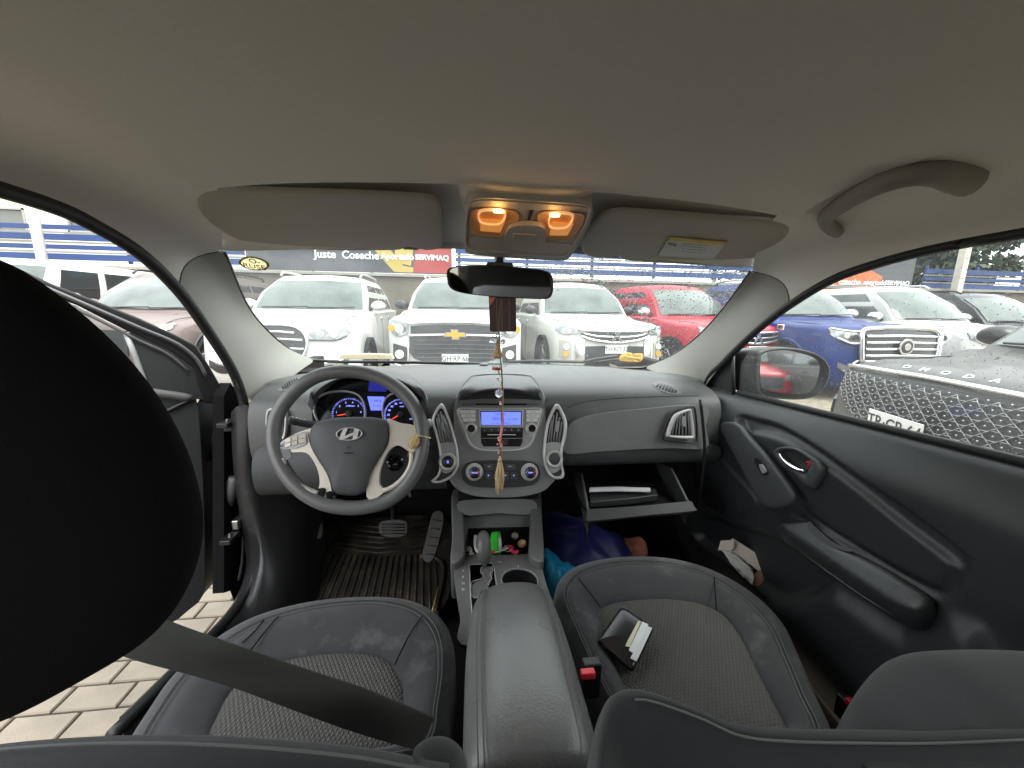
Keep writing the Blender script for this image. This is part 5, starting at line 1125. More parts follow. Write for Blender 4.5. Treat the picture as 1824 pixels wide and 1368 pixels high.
# oval club sticker on the glass
SP_ = Plane(WS.p0-WS.n*(-.004), WS.n)
st_o = SP_.curve([(425, 468), (430, 461), (441, 457), (455, 458), (470, 463), (479, 470), (478, 477), (468, 481), (452, 481), (436, 477)], 50); c = sum(st_o, V())/50
stick = plate('oval_sticker', st_o, SP_.n, .0008, papermat('sticker_olive', (.24, .24, .10)), None, bevel=0, holes=[[c+(p-c)*.83 for p in st_o]])
tag(stick, 'oval cream and olive sticker in the upper corner of the windscreen', 'sticker')
plate('sticker_centre', [c+(p-c)*.84 for p in st_o], SP_.n, .0004, papermat('sticker_cream', (.90, .82, .60), .75), stick, off=.0006, bevel=0)
sr_ = (SP_.at(478, 474)-SP_.at(426, 466)).normalized(); su_ = sr_.cross(SP_.n); su_ = su_ if su_.z > 0 else -su_
text('lettering', 'RUSE', SP_.at(453, 475, .0012), sr_, su_, .022, mat('sticker_brown', (.08, .06, .02), .6), stick)
text('lettering', 'O-', SP_.at(453, 466, .0012), sr_, su_, .022, mat('sticker_brown'), stick)
# things on the scuttle just outside the glass
sc1 = plate('beige_strip', [on(x, y, 'y', 1.50) for x, y in [(606, 634), (612, 631), (660, 630.5), (697, 632), (701, 640), (605, 640)]], (0, -1, 0), .03, mat('beige_foam', (.55, .47, .30), .8, var=.1), None, bevel=.004)
tag(sc1, 'beige foam strip lying at the foot of the windscreen before the driver', 'foam strip')
wl_ = [on(x, y, 'y', 1.47) for x, y in [(1104, 643), (1106, 632), (1118, 628), (1132, 630), (1145, 630), (1143, 644), (1125, 646)]]
wl_ = cr(wl_, 30, True); c = sum(wl_, V())/30
yl = loft('wet_leaf', [[c+(p-c)*s_+V((0, -h+.006*noise.noise(p*90+V((s_*9, 0, 0))), 0)) for p in wl_] for s_, h in ((1, 0), (.8, .004), (.5, .002), (.1, .005))], mat('yellow_leaf', (.62, .36, .06), .7, var=.35, vscale=70), None, caps=(False, True))
tag(yl, 'wet yellow leaf stuck at the foot of the windscreen on the passenger side', 'leaf')
for pts in ([(1040, 644), (1065, 639), (1100, 634)], [(1060, 646), (1090, 641), (1125, 641)], [(905, 645), (960, 643), (1040, 645)]):
    tube('wiper', cr([on(x, y, 'y', 1.49) for x, y in pts], 12), .006, BLACK, car, seg=8)
# ---------------------------------------------------------------- ground with paving stones
GZ = .11
SANDY = mat('joint_sand', (.11, .09, .062), .95, bump=.5, bscale=80, var=.2, vscale=20)
ground = mk('ground', [(-150, -150, GZ-.012), (150, -150, GZ-.012), (150, 150, GZ-.012), (-150, 150, GZ-.012)], [(0, 1, 2, 3)], SANDY, None, smooth=False)
tag(ground, 'pale beige concrete paving of the car yard', None, kind='structure')
def paver_material():
    m = mat('paver_concrete', (.22, .19, .145), .9, bump=.7, bscale=160, var=.16, vscale=9, wear=((.17, .14, .105), 5, .55, .5))
    n = m.node_tree.nodes; l = m.node_tree.links
    return m
PAV = paver_material()
PU, PV = .1838, .0896
def paver_mesh(nm, w, d, seed):
    r = random.Random(seed); h = .014+r.uniform(-.002, .002); b = .004; v = []
    for z, k in ((-.02, 0), (h-.012-b, 0), (h-.012, b)):
        for sx, sy in ((-1, -1), (1, -1), (1, 1), (-1, 1)): v.append((sx*(w/2-k)+r.uniform(-.0008, .0008), sy*(d/2-k)+r.uniform(-.0008, .0008), z))
    f = [(0, 1, 5, 4), (1, 2, 6, 5), (2, 3, 7, 6), (3, 0, 4, 7), (4, 5, 9, 8), (5, 6, 10, 9), (6, 7, 11, 10), (7, 4, 8, 11), (8, 9, 10, 11)]
    return v, f
pm = []
for s in range(8):
    v, f = paver_mesh('paving_stone', PU-.007, PV-.007, s); me = bpy.data.meshes.new('paving_stone'); me.from_pydata(v, [], f); me.materials.append(PAV); pm.append(me)
OX, OY = -1.384, 1.0488
rg = random.Random(21); far = MB(); cnt = 0
for j in range(-8, 86):
    for i in range(-50, 54):
        x = OX+(i+(.5 if j % 2 else 0))*PU; y = OY+(j+.5)*PV
        near = -2.0 < x < -.88 and .62 < y < 1.78
        if near:
            o = bpy.data.objects.new('paving_stone', rg.choice(pm)); o.location = (x, y, GZ+rg.uniform(-.001, .001)); o.rotation_euler = (rg.uniform(-.006, .006), rg.uniform(-.006, .006), rg.uniform(-.006, .006))
            put(o, ground); cnt += 1
        elif (-9.5 < x < -.9 or x > .9) and y < 8.4 and y > .5:
            v, f = paver_mesh('', PU-.007, PV-.007, rg.randrange(8)); far.add([(a+x, b+y, c+GZ) for a, b, c in v], f)
fo = far.build('paving_stones', PAV, ground, smooth=False); fo['kind'] = 'stuff'

# ---------------------------------------------------------------- wall, fence, banners, buildings behind the cars
WY = 11.2
CONC = mat('wall_plaster', (.115, .10, .078), .9, bump=.3, bscale=30, var=.14, vscale=2, wear=((.075, .068, .052), 1.2, .5, .5))
wall = thing('boundary_wall', 'long stained grey plaster wall behind the row of parked cars', 'wall', (0, WY, GZ))
box('wall_body', (0, WY+.1, GZ+1.02), (46, .2, 2.06), CONC, wall, bevel=.01)
box('coping', (0, WY+.08, GZ+2.09), (46, .30, .08), mat('coping_concrete', (.24, .23, .20), .9, bump=.3, bscale=40, var=.1), wall, bevel=.01)
FB = mat('fence_blue', (.010, .036, .13), .6, var=.08, vscale=3); FW_ = mat('fence_rail_white', (.26, .26, .24), .6)
def fence(lab, x0, x1, n, zb=2.22):
    t = thing('slat_fence', lab, 'fence', (x0, WY, GZ+zb), group='blue slatted fences on the wall')
    me = None
    for k in range(n):
        w = .15 if k % 2 == 0 else .11
        box('slat', ((x0+x1)/2, WY+.02, GZ+zb+.10+.23*k), (x1-x0, .03, w), FB, t, bevel=.004)
        if k < n-1: box('pale_rail', ((x0+x1)/2, WY+.06, GZ+zb+.215+.23*k), (x1-x0, .025, .045), FW_, t, bevel=.002)
    k = 0; x = x0+.1
    while x < x1:
        box('post', (x, WY+.10, GZ+zb+.12*n), (.08, .06, .24*n+.06), FB, t, bevel=.004); x += 1.9
    return t
fence('blue slatted fence on the wall at far left, in front of the pale buildings', -20, -5.75, 4)
fence('blue slatted fence on the wall above the white and red pickups', -.35, 9.6, 6)
fence('blue slatted fence on the wall at far right below the dark tree', 14.6, 24, 3, 2.1)
def banner(lab, x0, x1, z0, z1, base, shapes, texts, tz):
    t = thing('banner', lab, 'banner', ((x0+x1)/2, WY, z0), group='printed banners above the wall')
    box('sheet', ((x0+x1)/2, WY+.0, (z0+z1)/2), (x1-x0, .03, z1-z0), base, t, bevel=.003)
    for k, (pts, m) in enumerate(shapes):
        plate('printed_shape', [(x, WY-.018-.0015*k, z) for x, z in pts], (0, -1, 0), .0012, m, t, bevel=0)
    for s, x, h in texts: text('lettering', s, (x, WY-.035, tz), (1, 0, 0), (0, 0, 1), h, WHITEP, t, extrude=.002, bold=.006)
    for k in range(int((x1-x0)/1.5)+1):
        box('batten', (x0+.1+k*1.5, WY+.06, (z0+z1)/2), (.06, .05, z1-z0), mat('batten_grey', (.25, .25, .25), .6), t, bevel=.004)
BDK = mat('banner_charcoal', (.055, .058, .065), .5, var=.2, vscale=2); GOLD = mat('banner_gold', (.36, .27, .07), .5); BRED = mat('banner_red', (.26, .03, .026), .5); BBL = mat('banner_blue', (.03, .12, .5), .5); BOR = mat('banner_orange', (.55, .12, .035), .5, var=.4, vscale=8); TEAL = mat('banner_teal', (.05, .42, .36), .5)
banner('dark banner with gold swoosh and red right end on the wall above the white cars', -5.7, -.45, GZ+2.14, GZ+4.0, BDK,
       [([(-5.7, 3.0), (-4.55, 3.0), (-4.3, 4.08), (-5.7, 4.08)], BBL), ([(-2.9, 4.05), (-2.55, 4.05), (-2.2, 3.0), (-1.75, 2.45), (-1.1, 2.35), (-1.1, 2.28), (-2.0, 2.28), (-2.55, 2.9)], GOLD), ([(-1.5, 2.28), (-.47, 2.28), (-.47, 4.05), (-1.25, 4.05)], BRED), ([(-2.0, 2.55), (-1.55, 2.45), (-1.35, 3.6), (-1.8, 3.8)], GOLD)],
       [('Juste', -3.75, .28), ('Coseche', -2.85, .27), ('Aportado', -1.90, .22), ('SERVIMAQ', -.98, .19)], GZ+2.57)
text('lettering', 'Nexxus 4D', (-5.0, WY-.035, GZ+2.75), (1, 0, 0), (0, 0, 1), .22, TEAL, None)
_t = bpy.data.objects['banner']; _l = [o for o in COL.objects if o.name.startswith('lettering') and o.parent is None][-1]; _l.parent = _t; _l.matrix_parent_inverse = XF[_t.name].inverted()
banner('dark banner with orange leaf print and white words above the white estate car', 9.7, 14.1, GZ+1.75, GZ+4.2, BDK,
       [([(11.0, 2.1), (12.9, 2.1), (13.0, 2.55), (12.5, 2.75), (12.2, 3.3), (11.7, 3.1), (11.3, 3.45), (10.9, 2.8)], BOR), ([(9.72, 1.9), (10.4, 1.9), (10.4, 2.5), (9.72, 2.5)], BBL), ([(9.75, 1.9), (11.2, 1.9), (10.8, 2.02), (9.75, 2.05)], GOLD), ([(12.2, 3.5), (13.2, 3.4), (12.9, 4.0)], BOR)],
       [('Juste', 11.05, .28), ('coseche', 11.85, .24), ('aportado', 12.75, .22), ('SERVIMAQ', 13.55, .19)], GZ+2.25)
# posts
GALV = mat('galvanised_steel', (.42, .42, .40), .5, metal=.4, var=.1)
lp_ = on(76, 466, 'y', 10.6)
t = thing('street_lamp', 'grey steel lamp post rising behind the white boxy car at far left', 'lamp post', (lp_.x, 10.6, GZ))
lathe('pole', [(.10, 0), (.095, 2.5), (.075, 7.0)], (lp_.x, 10.6, GZ), (0, 0, 1), GALV, t, seg=16); lathe('base_collar', [(.16, 0), (.16, .05), (.11, .12)], (lp_.x, 10.6, GZ), (0, 0, 1), GALV, t, seg=16)
tube('arm', [(lp_.x, 10.6, GZ+6.9), (lp_.x+.5, 10.4, GZ+7.2), (lp_.x+1.2, 10.1, GZ+7.25)], .04, GALV, t); box('lamp_head', (lp_.x+1.4, 10.0, GZ+7.25), (.6, .25, .1), GALV, t, bevel=.02)
rp = on(1702, 522, 'y', 10.9)
t = thing('concrete_post', 'pale square concrete post at the right end of the orange banner', 'post', (rp.x, 10.9, GZ))
box('shaft', (rp.x, 10.9, GZ+2.9), (.20, .2, 5.8), mat('pale_concrete', (.52, .49, .42), .9, bump=.3, bscale=40, var=.08), t, bevel=.015); box('cap', (rp.x, 10.9, GZ+5.83), (.26, .26, .06), mat('pale_concrete'), t, bevel=.01)
# buildings at far left
def building(lab, x0, x1, y, h, m, wins, group):
    t = thing('house', lab, 'building', ((x0+x1)/2, y, GZ), group=group)
    holes = [[(a, y, c), (b, y, c), (b, y, d), (a, y, d)] for a, b, c, d in wins]
    plate('front_wall', [(x0, y, GZ), (x1, y, GZ), (x1, y, GZ+h), (x0, y, GZ+h)], (0, -1, 0), .25, m, t, bevel=0, holes=holes)
    box('side_wall', (x1-.1, y+2.6, GZ+h/2), (.2, 4.6, h), m, t, bevel=0); box('roof', ((x0+x1)/2, y+2.4, GZ+h+.08), (x1-x0+.4, 5.4, .16), mat('roof_grey', (.3, .3, .29), .7), t, bevel=.01)
    k = 0; z = GZ+.4
    while z < GZ+h-.1:
        c = [w for w in wins if w[2]-.02 < z < w[3]+.02]
        if not c: box('board', ((x0+x1)/2, y-.008, z), (x1-x0, .012, .27), m, t, bevel=.003)
        z += .30
    for a, b, c, d in wins:
        w = MB()
        w.box(((a+b)/2, y+.02, d-.03), (b-a, .08, .06)); w.box(((a+b)/2, y+.02, c+.03), (b-a, .08, .06)); w.box((a+.03, y+.02, (c+d)/2), (.06, .08, d-c)); w.box((b-.03, y+.02, (c+d)/2), (.06, .08, d-c)); w.box(((a+b)/2, y+.02, (c+d)/2), (.05, .08, d-c))
        wf = w.build('window', FW_, t, smooth=False)
        box('pane', ((a+b)/2, y+.06, (c+d)/2), (b-a-.02, .012, d-c-.02), mat('dark_pane', (.10, .105, .09), .08), wf, bevel=0); box('sill', ((a+b)/2, y-.03, c-.04), (b-a+.1, .12, .05), FW_, wf, bevel=.004)
CREAM = mat('cream_render', (.56, .55, .36), .85, bump=.2, bscale=30, var=.05); WHT = mat('white_boards', (.68, .68, .66), .7, var=.04)
building('cream house with dark windows behind the lamp post at far left', -26, -13.6, 15.0, 7.5, CREAM, [(-19.2, -17.0, 3.6, 4.5), (-15.9, -14.1, 3.45, 4.25), (-22.5, -20.6, 3.6, 4.5)], 'buildings behind the fence')
building('white boarded house with a long dark window right of the lamp post', -13.3, -7.0, 14.6, 8.0, WHT, [(-12.6, -10.9, 3.5, 4.15), (-10.2, -8.3, 3.5, 4.15)], 'buildings behind the fence')
# dark tree mass at far right, and hedge behind the banners
def leafy(name, lab, cat, c, r, n, leaf, cols, seed, trunk=True):
    rg = random.Random(seed); c = V(c); t = thing(name, lab, cat, (c.x, c.y, GZ)); mb = [MB() for _ in cols]
    cl = []
    for _ in range(46):
        while True:
            p = V((rg.uniform(-1, 1), rg.uniform(-1, 1), rg.uniform(-1, 1)))
            if p.length < 1: break
        cl.append((c+V((p.x*r[0], p.y*r[1], p.z*r[2])), rg.uniform(.25, .5)*min(r), rg.randrange(len(cols))))
    for _ in range(n):
        cc, cr_r, ci = rg.choice(cl)
        d = V((rg.gauss(0, 1), rg.gauss(0, 1), rg.gauss(0, 1))); d = d.normalized()*cr_r*rg.random()**.4; p = cc+d
        a = V((rg.gauss(0, 1), rg.gauss(0, 1), rg.gauss(0, .6))).normalized(); b = a.orthogonal().normalized(); b = Matrix.Rotation(rg.uniform(0, 6.28), 3, a) @ b; e = a.cross(b); s = leaf*rg.uniform(.6, 1.3)
        m_ = mb[ci if rg.random() < .8 else rg.randrange(len(cols))]
        m_.add([p-b*s*.5, p+e*s*.32, p+b*s*.6, p-e*s*.32], [(0, 1, 2, 3)])
    for k, m_ in enumerate(mb): m_.build('crown', cols[k], t, smooth=False)
    if trunk:
        tube('trunk', [(c.x, c.y, GZ), (c.x+.1, c.y, c.z-r[2]*.5), (c.x, c.y+.05, c.z+r[2]*.4)], [.24, .18, .06], mat('bark', (.09, .065, .045), .9, bump=.8, bscale=30), t)
        for k in range(6):
            q_ = rg.choice(cl)[0]; tube('limb', [(c.x+.05, c.y, c.z-r[2]*.4+.2*k), V((c.x, c.y, c.z-r[2]*.3+.2*k)).lerp(q_, .6), q_], [.09, .05, .015], mat('bark'), t, seg=7)
LF = [mat('leaf_dark', (.022, .042, .022), .6), mat('leaf_mid', (.045, .075, .035), .6), mat('leaf_grey', (.085, .11, .07), .55)]
leafy('evergreen_tree', 'dense dark evergreen tree above the blue fence at far right', 'tree', (17.6, 13.4, 3.9), (3.0, 1.6, 2.1), 13000, .23, LF, 4)
leafy('garden_tree', 'broad bushy green tree standing behind the orange leaf banner', 'tree', (12.6, 15.5, 4.2), (2.8, 1.4, 2.0), 3500, .2, LF, 6)
# ---------------------------------------------------------------- parked cars
def paint(name, col, rough=.38, metal=0, wet=True):
    m = mat(name, col, rough, metal, coat=.35 if sum(col) > 1 else .12, spec=.3)
    return m
CGL = mat('car_window', (.075, .092, .084), .06, spec=.5, var=.35, vscale=2.2)
CDK = mat('car_window_dark', (.022, .024, .024), .06, spec=.8)
TYRE = mat('tyre_rubber', (.016, .016, .016), .75, bump=.4, bscale=60); ALLOY = mat('alloy_wheel', (.42, .42, .43), .3, metal=.8); LINER = mat('arch_liner', (.008, .008, .008), .9)
HLG = mat('headlight_glass', (.26, .27, .27), .10, metal=.4, var=.4, vscale=14); LEDW = mat('lamp_white', (.85, .85, .82), .15); PLTW = mat('plate_white', (.74, .74, .72), .45); PLTK = mat('plate_black', (.02, .02, .02), .5)
AMBERL = mat('amber_lamp', (.6, .28, .03), .2); GRK = mat('grille_black', (.014, .014, .015), .35)
UNPAINT = mat('grey_cladding', (.045, .046, .047), .6)
def bake(o):
    """apply the modifiers and keep one plain mesh"""
    dg = bpy.context.evaluated_depsgraph_get(); e = o.evaluated_get(dg); me = bpy.data.meshes.new_from_object(e); o.modifiers.clear(); o.data = me
class Car:
    def __init__(s, name, label, x, y, rz, P, **k):
        d = dict(w=.93, L=4.6, hood=1.02, lead=.86, belt=1.08, cowl=1.25, roof=1.72, k=1.0, y2=1.95, y3=4.0, y4=4.5, wr=.70, wb=.86, bow=.22, wheel=.37, fa=.88, ra=None, rails=False, clad=None, glass=CGL, hoodpaint=None, bed=False, mirror=None)
        d.update(k); s.__dict__.update(d); s.P = P
        s.t = thing(name, label, 'car', (x, y, GZ), rz, group='cars parked in the yard')
        s.M = XF[s.t.name]; s.body()
    def f(s, x, z):
        """y of the nose at lateral x and height z"""
        zs = ((.18, .14), (.30, .04), (.48, 0), (.66, .015), (s.lead-.04, .05), (s.lead+.03, .11), (s.hood, .45))
        y = zs[-1][1]
        for (a, b), (c, d) in zip(zs, zs[1:]):
            if z <= c: y = b+(d-b)*max(0, (z-a)/(c-a)); break
        t = min(1, abs(x)/s.w)
        return y+s.bow*t**3+.06*t**8
    def p(s, x, z, off=0): z = z*s.k; return s.M @ V((x, s.f(x, z)-off, z))
    def W(s, x, y, z): return s.M @ V((x, y, z))
    def mkp(s, nm, v, f, m, par=None, **k): return mk(nm, [s.M @ V(q) for q in v], f, m, par or s.t, **k)
    def body(s):
        w, L = s.w, s.L; b = s.belt
        fr = [-1, -.985, -.95, -.88, -.74, -.5, -.22, 0, .22, .5, .74, .88, .95, .985, 1]
        rings = []
        for t in fr:
            a = abs(t); x = w*t; k = max(0, (a-.93)/.07); dz = .07*a**4; ins = .035*k*k
            hz = s.hood-dz*.8; bz = b-.01*a
            pr = [(s.f(x, .18)+.02+ins, .20), (s.f(x, .30)+ins, .30), (s.f(x, .48)+ins, .48), (s.f(x, .66)+ins, .66), (s.f(x, s.lead-.05)+ins, s.lead-.05-dz*.3), (s.f(x, s.lead+.02)+ins, s.lead+.02-dz*.4-ins*.5), (s.f(x, s.lead)+.22+ins, s.lead+.07-dz*.5-ins), (.75+s.bow*a**3*.5, hz-ins), (s.cowl-.06, b-.03-dz*.4-ins), (s.cowl+.1, bz-ins), ((s.cowl+s.y4)/2, bz+.01-ins), (s.y4, bz+.015-ins), (L-.12-.05*a**4, bz-.02-ins*2), (L-.02-.12*a**4-ins, bz-.12), (L-.1*a**4-ins, .62), (L-.04-.1*a**4-ins, .35), (L-.25, .22), (L/2, .20)]
            rings.append([(x, y, z) for y, z in pr])
        n = len(rings[0]); v = [p for r in rings for p in r]; f = grid_faces(len(rings), n, True); f += [tuple(range(n)), tuple((len(rings)-1)*n+i for i in range(n))]
        o = s.mkp('body', v, f, s.P, sub=0)
        ra = s.ra or L-.95; s.wheels = [(sx*(w-.12), y) for sx in (-1, 1) for y in (s.fa, ra)]
        # cut the wheel arches
        cut = MB()
        for sx in (-1, 1):
            for y in (s.fa, ra): cut.add(*lathe_geo([(0, -.17), (s.wheel+.055, -.17), (s.wheel+.055, .17), (0, .17)], s.W(sx*(w-.10), y, s.wheel+.005), s.M.to_3x3() @ V((1, 0, 0)), 28))
        c = cut.build('cut', None, None, smooth=False); bm = bmesh.new(); bm.from_mesh(c.data); bmesh.ops.remove_doubles(bm, verts=bm.verts, dist=1e-4); bmesh.ops.recalc_face_normals(bm, faces=bm.faces); bm.to_mesh(c.data); bm.free()
        md = o.modifiers.new('c', 'BOOLEAN'); md.object = c; md.operation = 'DIFFERENCE'; md.solver = 'EXACT'
        bake(o); bpy.data.objects.remove(c); o.data.set_sharp_from_angle(angle=R_(42)); s.o = o
        for sx in (-1, 1):
            for y in (s.fa, ra):
                v_, f_ = lathe_geo([(s.wheel+.053, -.16), (s.wheel+.053, .155), (0, .155)] if sx < 0 else [(s.wheel+.053, .16), (s.wheel+.053, -.155), (0, -.155)], s.W(sx*(w-.10), y, s.wheel+.005), s.M.to_3x3() @ V((1, 0, 0)), 28); mk('arch_liner', v_, f_, LINER, s.t)
        ax = s.M.to_3x3() @ V((1, 0, 0))
        for x, y in s.wheels:
            sg = 1 if x > 0 else -1; c = s.W(x, y, s.wheel); r = s.wheel
            ty = lathe('wheel', [(r*.62, -.10), (r*.9, -.115), (r*.985, -.09), (r, -.03), (r, .03), (r*.985, .09), (r*.9, .115), (r*.62, .10), (r*.60, .06)], c, ax*sg, TYRE, s.t, seg=30)
            rm = MB(); rm.add(*lathe_geo([(r*.64, .105), (r*.60, .11), (r*.57, .05), (r*.2, .03), (r*.2, .085), (r*.12, .095), (0, .095)], c, ax*sg, 26))
            nn = ax.orthogonal().normalized(); bb = ax.cross(nn)
            for k in range(5):
                a = 6.283*k/5+.3; d = nn*math.cos(a)+bb*math.sin(a); rm.tube([c+ax*sg*.085+d*r*.12, c+ax*sg*.098+d*r*.6], [r*.09, r*.11], 6, flat=.5)
            rm.build('rim', ALLOY, ty)
        if s.clad:
            cl = MB()
            for sx in (-1, 1):
                for y in (s.fa, ra):
                    pts = [s.W(sx*(w-.004), y+math.cos(a)*(s.wheel+.075), s.wheel+.005+math.sin(a)*(s.wheel+.075)) for a in [R_(-15+210*k/20) for k in range(21)]]; cl.tube(pts, .034, 8, flat=.6)
                cl.box((0, 0, 0), (0, 0, 0)) if 0 else None
                cl.add(*[[s.M @ q for q in box_geo(V((sx*(w-.01), (s.fa+ra)/2, .36)), (.05, ra-s.fa-.9, .14))[0]], box_geo((0, 0, 0), (1, 1, 1))[1]])
            cl.build('wheel_arch_trim', s.clad, s.t)
        # greenhouse
        b0 = s.belt-.04; lv = ((b0, s.cowl, s.y4, s.wb), ((b0+s.roof)*.5, None, None, None), (s.roof-.09, s.y2, s.y3, s.wr), (s.roof-.03, s.y2+.10, s.y3-.08, s.wr-.05), (s.roof, s.y2+.35, s.y3-.3, s.wr-.22))
        rr = []
        for z, ya, yb, hw in lv:
            if ya is None: ya, yb, hw = (s.cowl+s.y2)/2-.04, (s.y4+s.y3)/2+.03, (s.wb+s.wr)/2+.02
            bw = .14
            ring = [(hw*t, ya+bw*abs(t)**2.5, z+.02*(1-t*t)*(z > s.roof-.1)) for t in (-1, -.8, -.4, 0, .4, .8, 1)]+[(hw, ya+(yb-ya)*t, z) for t in (.3, .55, .8)]+[(hw*t, yb-.06*abs(t)**3, z) for t in (1, .7, 0, -.7, -1)]+[(-hw, ya+(yb-ya)*t, z) for t in (.8, .55, .3)]
            rr.append(ring)
        n = len(rr[0]); v = [p for r in rr for p in r]+[(0, (s.y2+s.y3)/2, s.roof+.01)]; f = grid_faces(len(rr), n, True)+[((len(rr)-1)*n+j, (len(rr)-1)*n+(j+1) % n, len(v)-1) for j in range(n)]
        s.mkp('cabin', v, f, s.P, sharp=38)
        # glass
        def lerp3(t): # ring between belt and roof edge
            a = rr[0]; m_ = rr[1]; c = rr[2]
            return [tuple(V(p).lerp(V(q), t*2) if t < .5 else V(q).lerp(V(r), t*2-1)) for p, q, r in zip(a, m_, c)]
        rows = []
        for t in (.10, .3, .5, .72, .93):
            R = lerp3(t); row = [V(R[i])*1 for i in range(7)]; row[0] = V(R[0]).lerp(V(R[1]), .35); row[6] = V(R[6]).lerp(V(R[5]), .35); rows.append([p+V((0, -.010, .008)) for p in row])
        v = [p for r in rows for p in r]; s.ws = s.mkp('windscreen', v, grid_faces(5, 7), s.glass)
        wb = [rows[0][i]+V((0, -.01, .012)) for i in range(7)]
        tube('wiper', [s.M @ (rows[0][1]+V((0, -.02, .015))), s.M @ (rows[0][3]+V((0, -.02, .03)))], .010, GRK, s.ws, seg=6); tube('wiper', [s.M @ (rows[0][3]+V((0, -.02, .015))), s.M @ (rows[0][5]+V((0, -.02, .03)))], .010, GRK, s.ws, seg=6)
        for sg in (1, -1):
            def side(y, t):
                z = b0+(s.roof-.09-b0)*t; hw = (s.wb+(s.wr-s.wb)*t+.085*t*(1-t))
                return V((sg*(hw+.007), y, z))
            def yf(t): return s.cowl+.14+(s.y2-s.cowl)*t
            def yb(t): return s.y4+(s.y3-s.y4)*t-.06
            cuts = s.cuts if hasattr(s, 'cuts') else [(0, .42), (.46, .78), (.82, .97)]
            for a, c in cuts:
                v = []
                for t in (.13, .38, .5, .70, .90):
                    Y0 = yf(t)+.13; Y1 = yb(t)-.04; v += [side(Y0+(Y1-Y0)*(a+(c-a)*u), t) for u in (0, .5, 1)]
                s.mkp('side_window', v, grid_faces(5, 3), s.sglass if hasattr(s, 'sglass') else CDK)
            # mirror
            mc = V((sg*(s.wb+.13), s.cowl+.42, s.belt+.09)); rg_ = []
            for dy, sc in ((-.11, .45), (-.09, .8), (-.03, 1.0), (.05, 1.0), (.06, .9)):
                rg_.append([s.M @ (mc+V((.125*sc*math.cos(a)*(1-.15*math.sin(a)), dy, .085*sc*math.sin(a)))) for a in [6.283*k/14 for k in range(14)]])
            mo = loft('wing_mirror', rg_, s.mirror or s.P, s.t, sub=1); tube('mirror_foot', [s.M @ (mc+V((-sg*.10, .02, -.04))), s.M @ V((sg*(s.wb-.02), s.cowl+.38, s.belt+.01))], .025, GRK, mo, seg=8)
            # door shut lines and handles
            for q in ((s.fa+.52, s.belt-.06), (s.fa+1.5, s.belt-.05)):
                tube('door_gap', [s.M @ V((sg*(w-.001), q[0], .34)), s.M @ V((sg*(w+.001), q[0], .7)), s.M @ V((sg*(w-.004), q[0]-.02, q[1]-.02))], .005, GRK, s.t, seg=5)
            for y in (s.fa+1.38, s.fa+2.3): tube('door_handle', [s.M @ V((sg*(w+.012), y-.10, s.belt-.13)), s.M @ V((sg*(w+.022), y, s.belt-.12)), s.M @ V((sg*(w+.012), y+.08, s.belt-.13))], .012, s.handle if hasattr(s, 'handle') else s.P, s.t, seg=8)
            if s.rails: tube('roof_rail', cr([s.M @ V((sg*(s.wr-.06), s.y2+.12, s.roof-.02)), s.M @ V((sg*(s.wr-.05), s.y2+.35, s.roof+.045)), s.M @ V((sg*(s.wr-.05), s.y3-.4, s.roof+.045)), s.M @ V((sg*(s.wr-.06), s.y3-.15, s.roof-.02))], 16), .018, s.rails if s.rails is not True else ALLOY, s.t, seg=8)
        # bonnet shut line
        for sg in (-1, 1):
            tube('bonnet_gap', cr([s.M @ V((sg*w*.80, s.f(w*.8, s.lead+.02)+.02, s.lead+.0)), s.M @ V((sg*w*.82, .5+s.bow*.4, s.hood-.03)), s.M @ V((sg*w*.84, s.cowl-.05, s.belt-.055))], 10), .005, GRK, s.o, seg=5)
            tube('bonnet_crease', cr([s.M @ V((sg*w*.40, s.f(w*.4, s.lead)+.15, s.lead+.055)), s.M @ V((sg*w*.46, .75+.03, s.hood-.008)), s.M @ V((sg*w*.5, s.cowl-.12, s.belt-.034))], 10), .008, s.P, s.o, seg=6)
    # shapes draped over the nose: cols = [(x, top z, bottom z)]
    def drape(s, nm, cols, m, off=.012, th=.02, par=None, n=14, nz=4, mirror=False):
        res = []
        for sg in ((1, -1) if mirror else (1,)):
            cs = cr([(x*sg, a, b) for x, a, b in cols], n); F_, B_ = [], []
            for x, a, b in cs:
                F_.append([s.p(x, a+(b-a)*k/nz, off) for k in range(nz+1)]); B_.append([s.p(x, a+(b-a)*k/nz, off-th) for k in range(nz+1)])
            c0 = nz+1; N = n*c0; v = [q for r in F_ for q in r]+[q for r in B_ for q in r]; f = grid_faces(n, c0)
            for i in range(n-1): f += [(i*c0, (i+1)*c0, N+(i+1)*c0, N+i*c0), (i*c0+nz, (i+1)*c0+nz, N+(i+1)*c0+nz, N+i*c0+nz)]
            for k in range(nz): f += [(k, k+1, N+k+1, N+k), ((n-1)*c0+k, (n-1)*c0+k+1, N+(n-1)*c0+k+1, N+(n-1)*c0+k)]
            res.append(mk(nm, v, f, m, par or s.t, sharp=40))
        return res if mirror else res[0]
    def line(s, nm, pts, r, m, off=.02, par=None, n=20, mirror=False, flat=.8):
        for sg in ((1, -1) if mirror else (1,)):
            q = tube(nm, [s.p(a.x, a.y, off) for a in cr([(x*sg, z, 0) for x, z in pts], n)], r, m, par or s.t, seg=8, flat=flat)
        return q
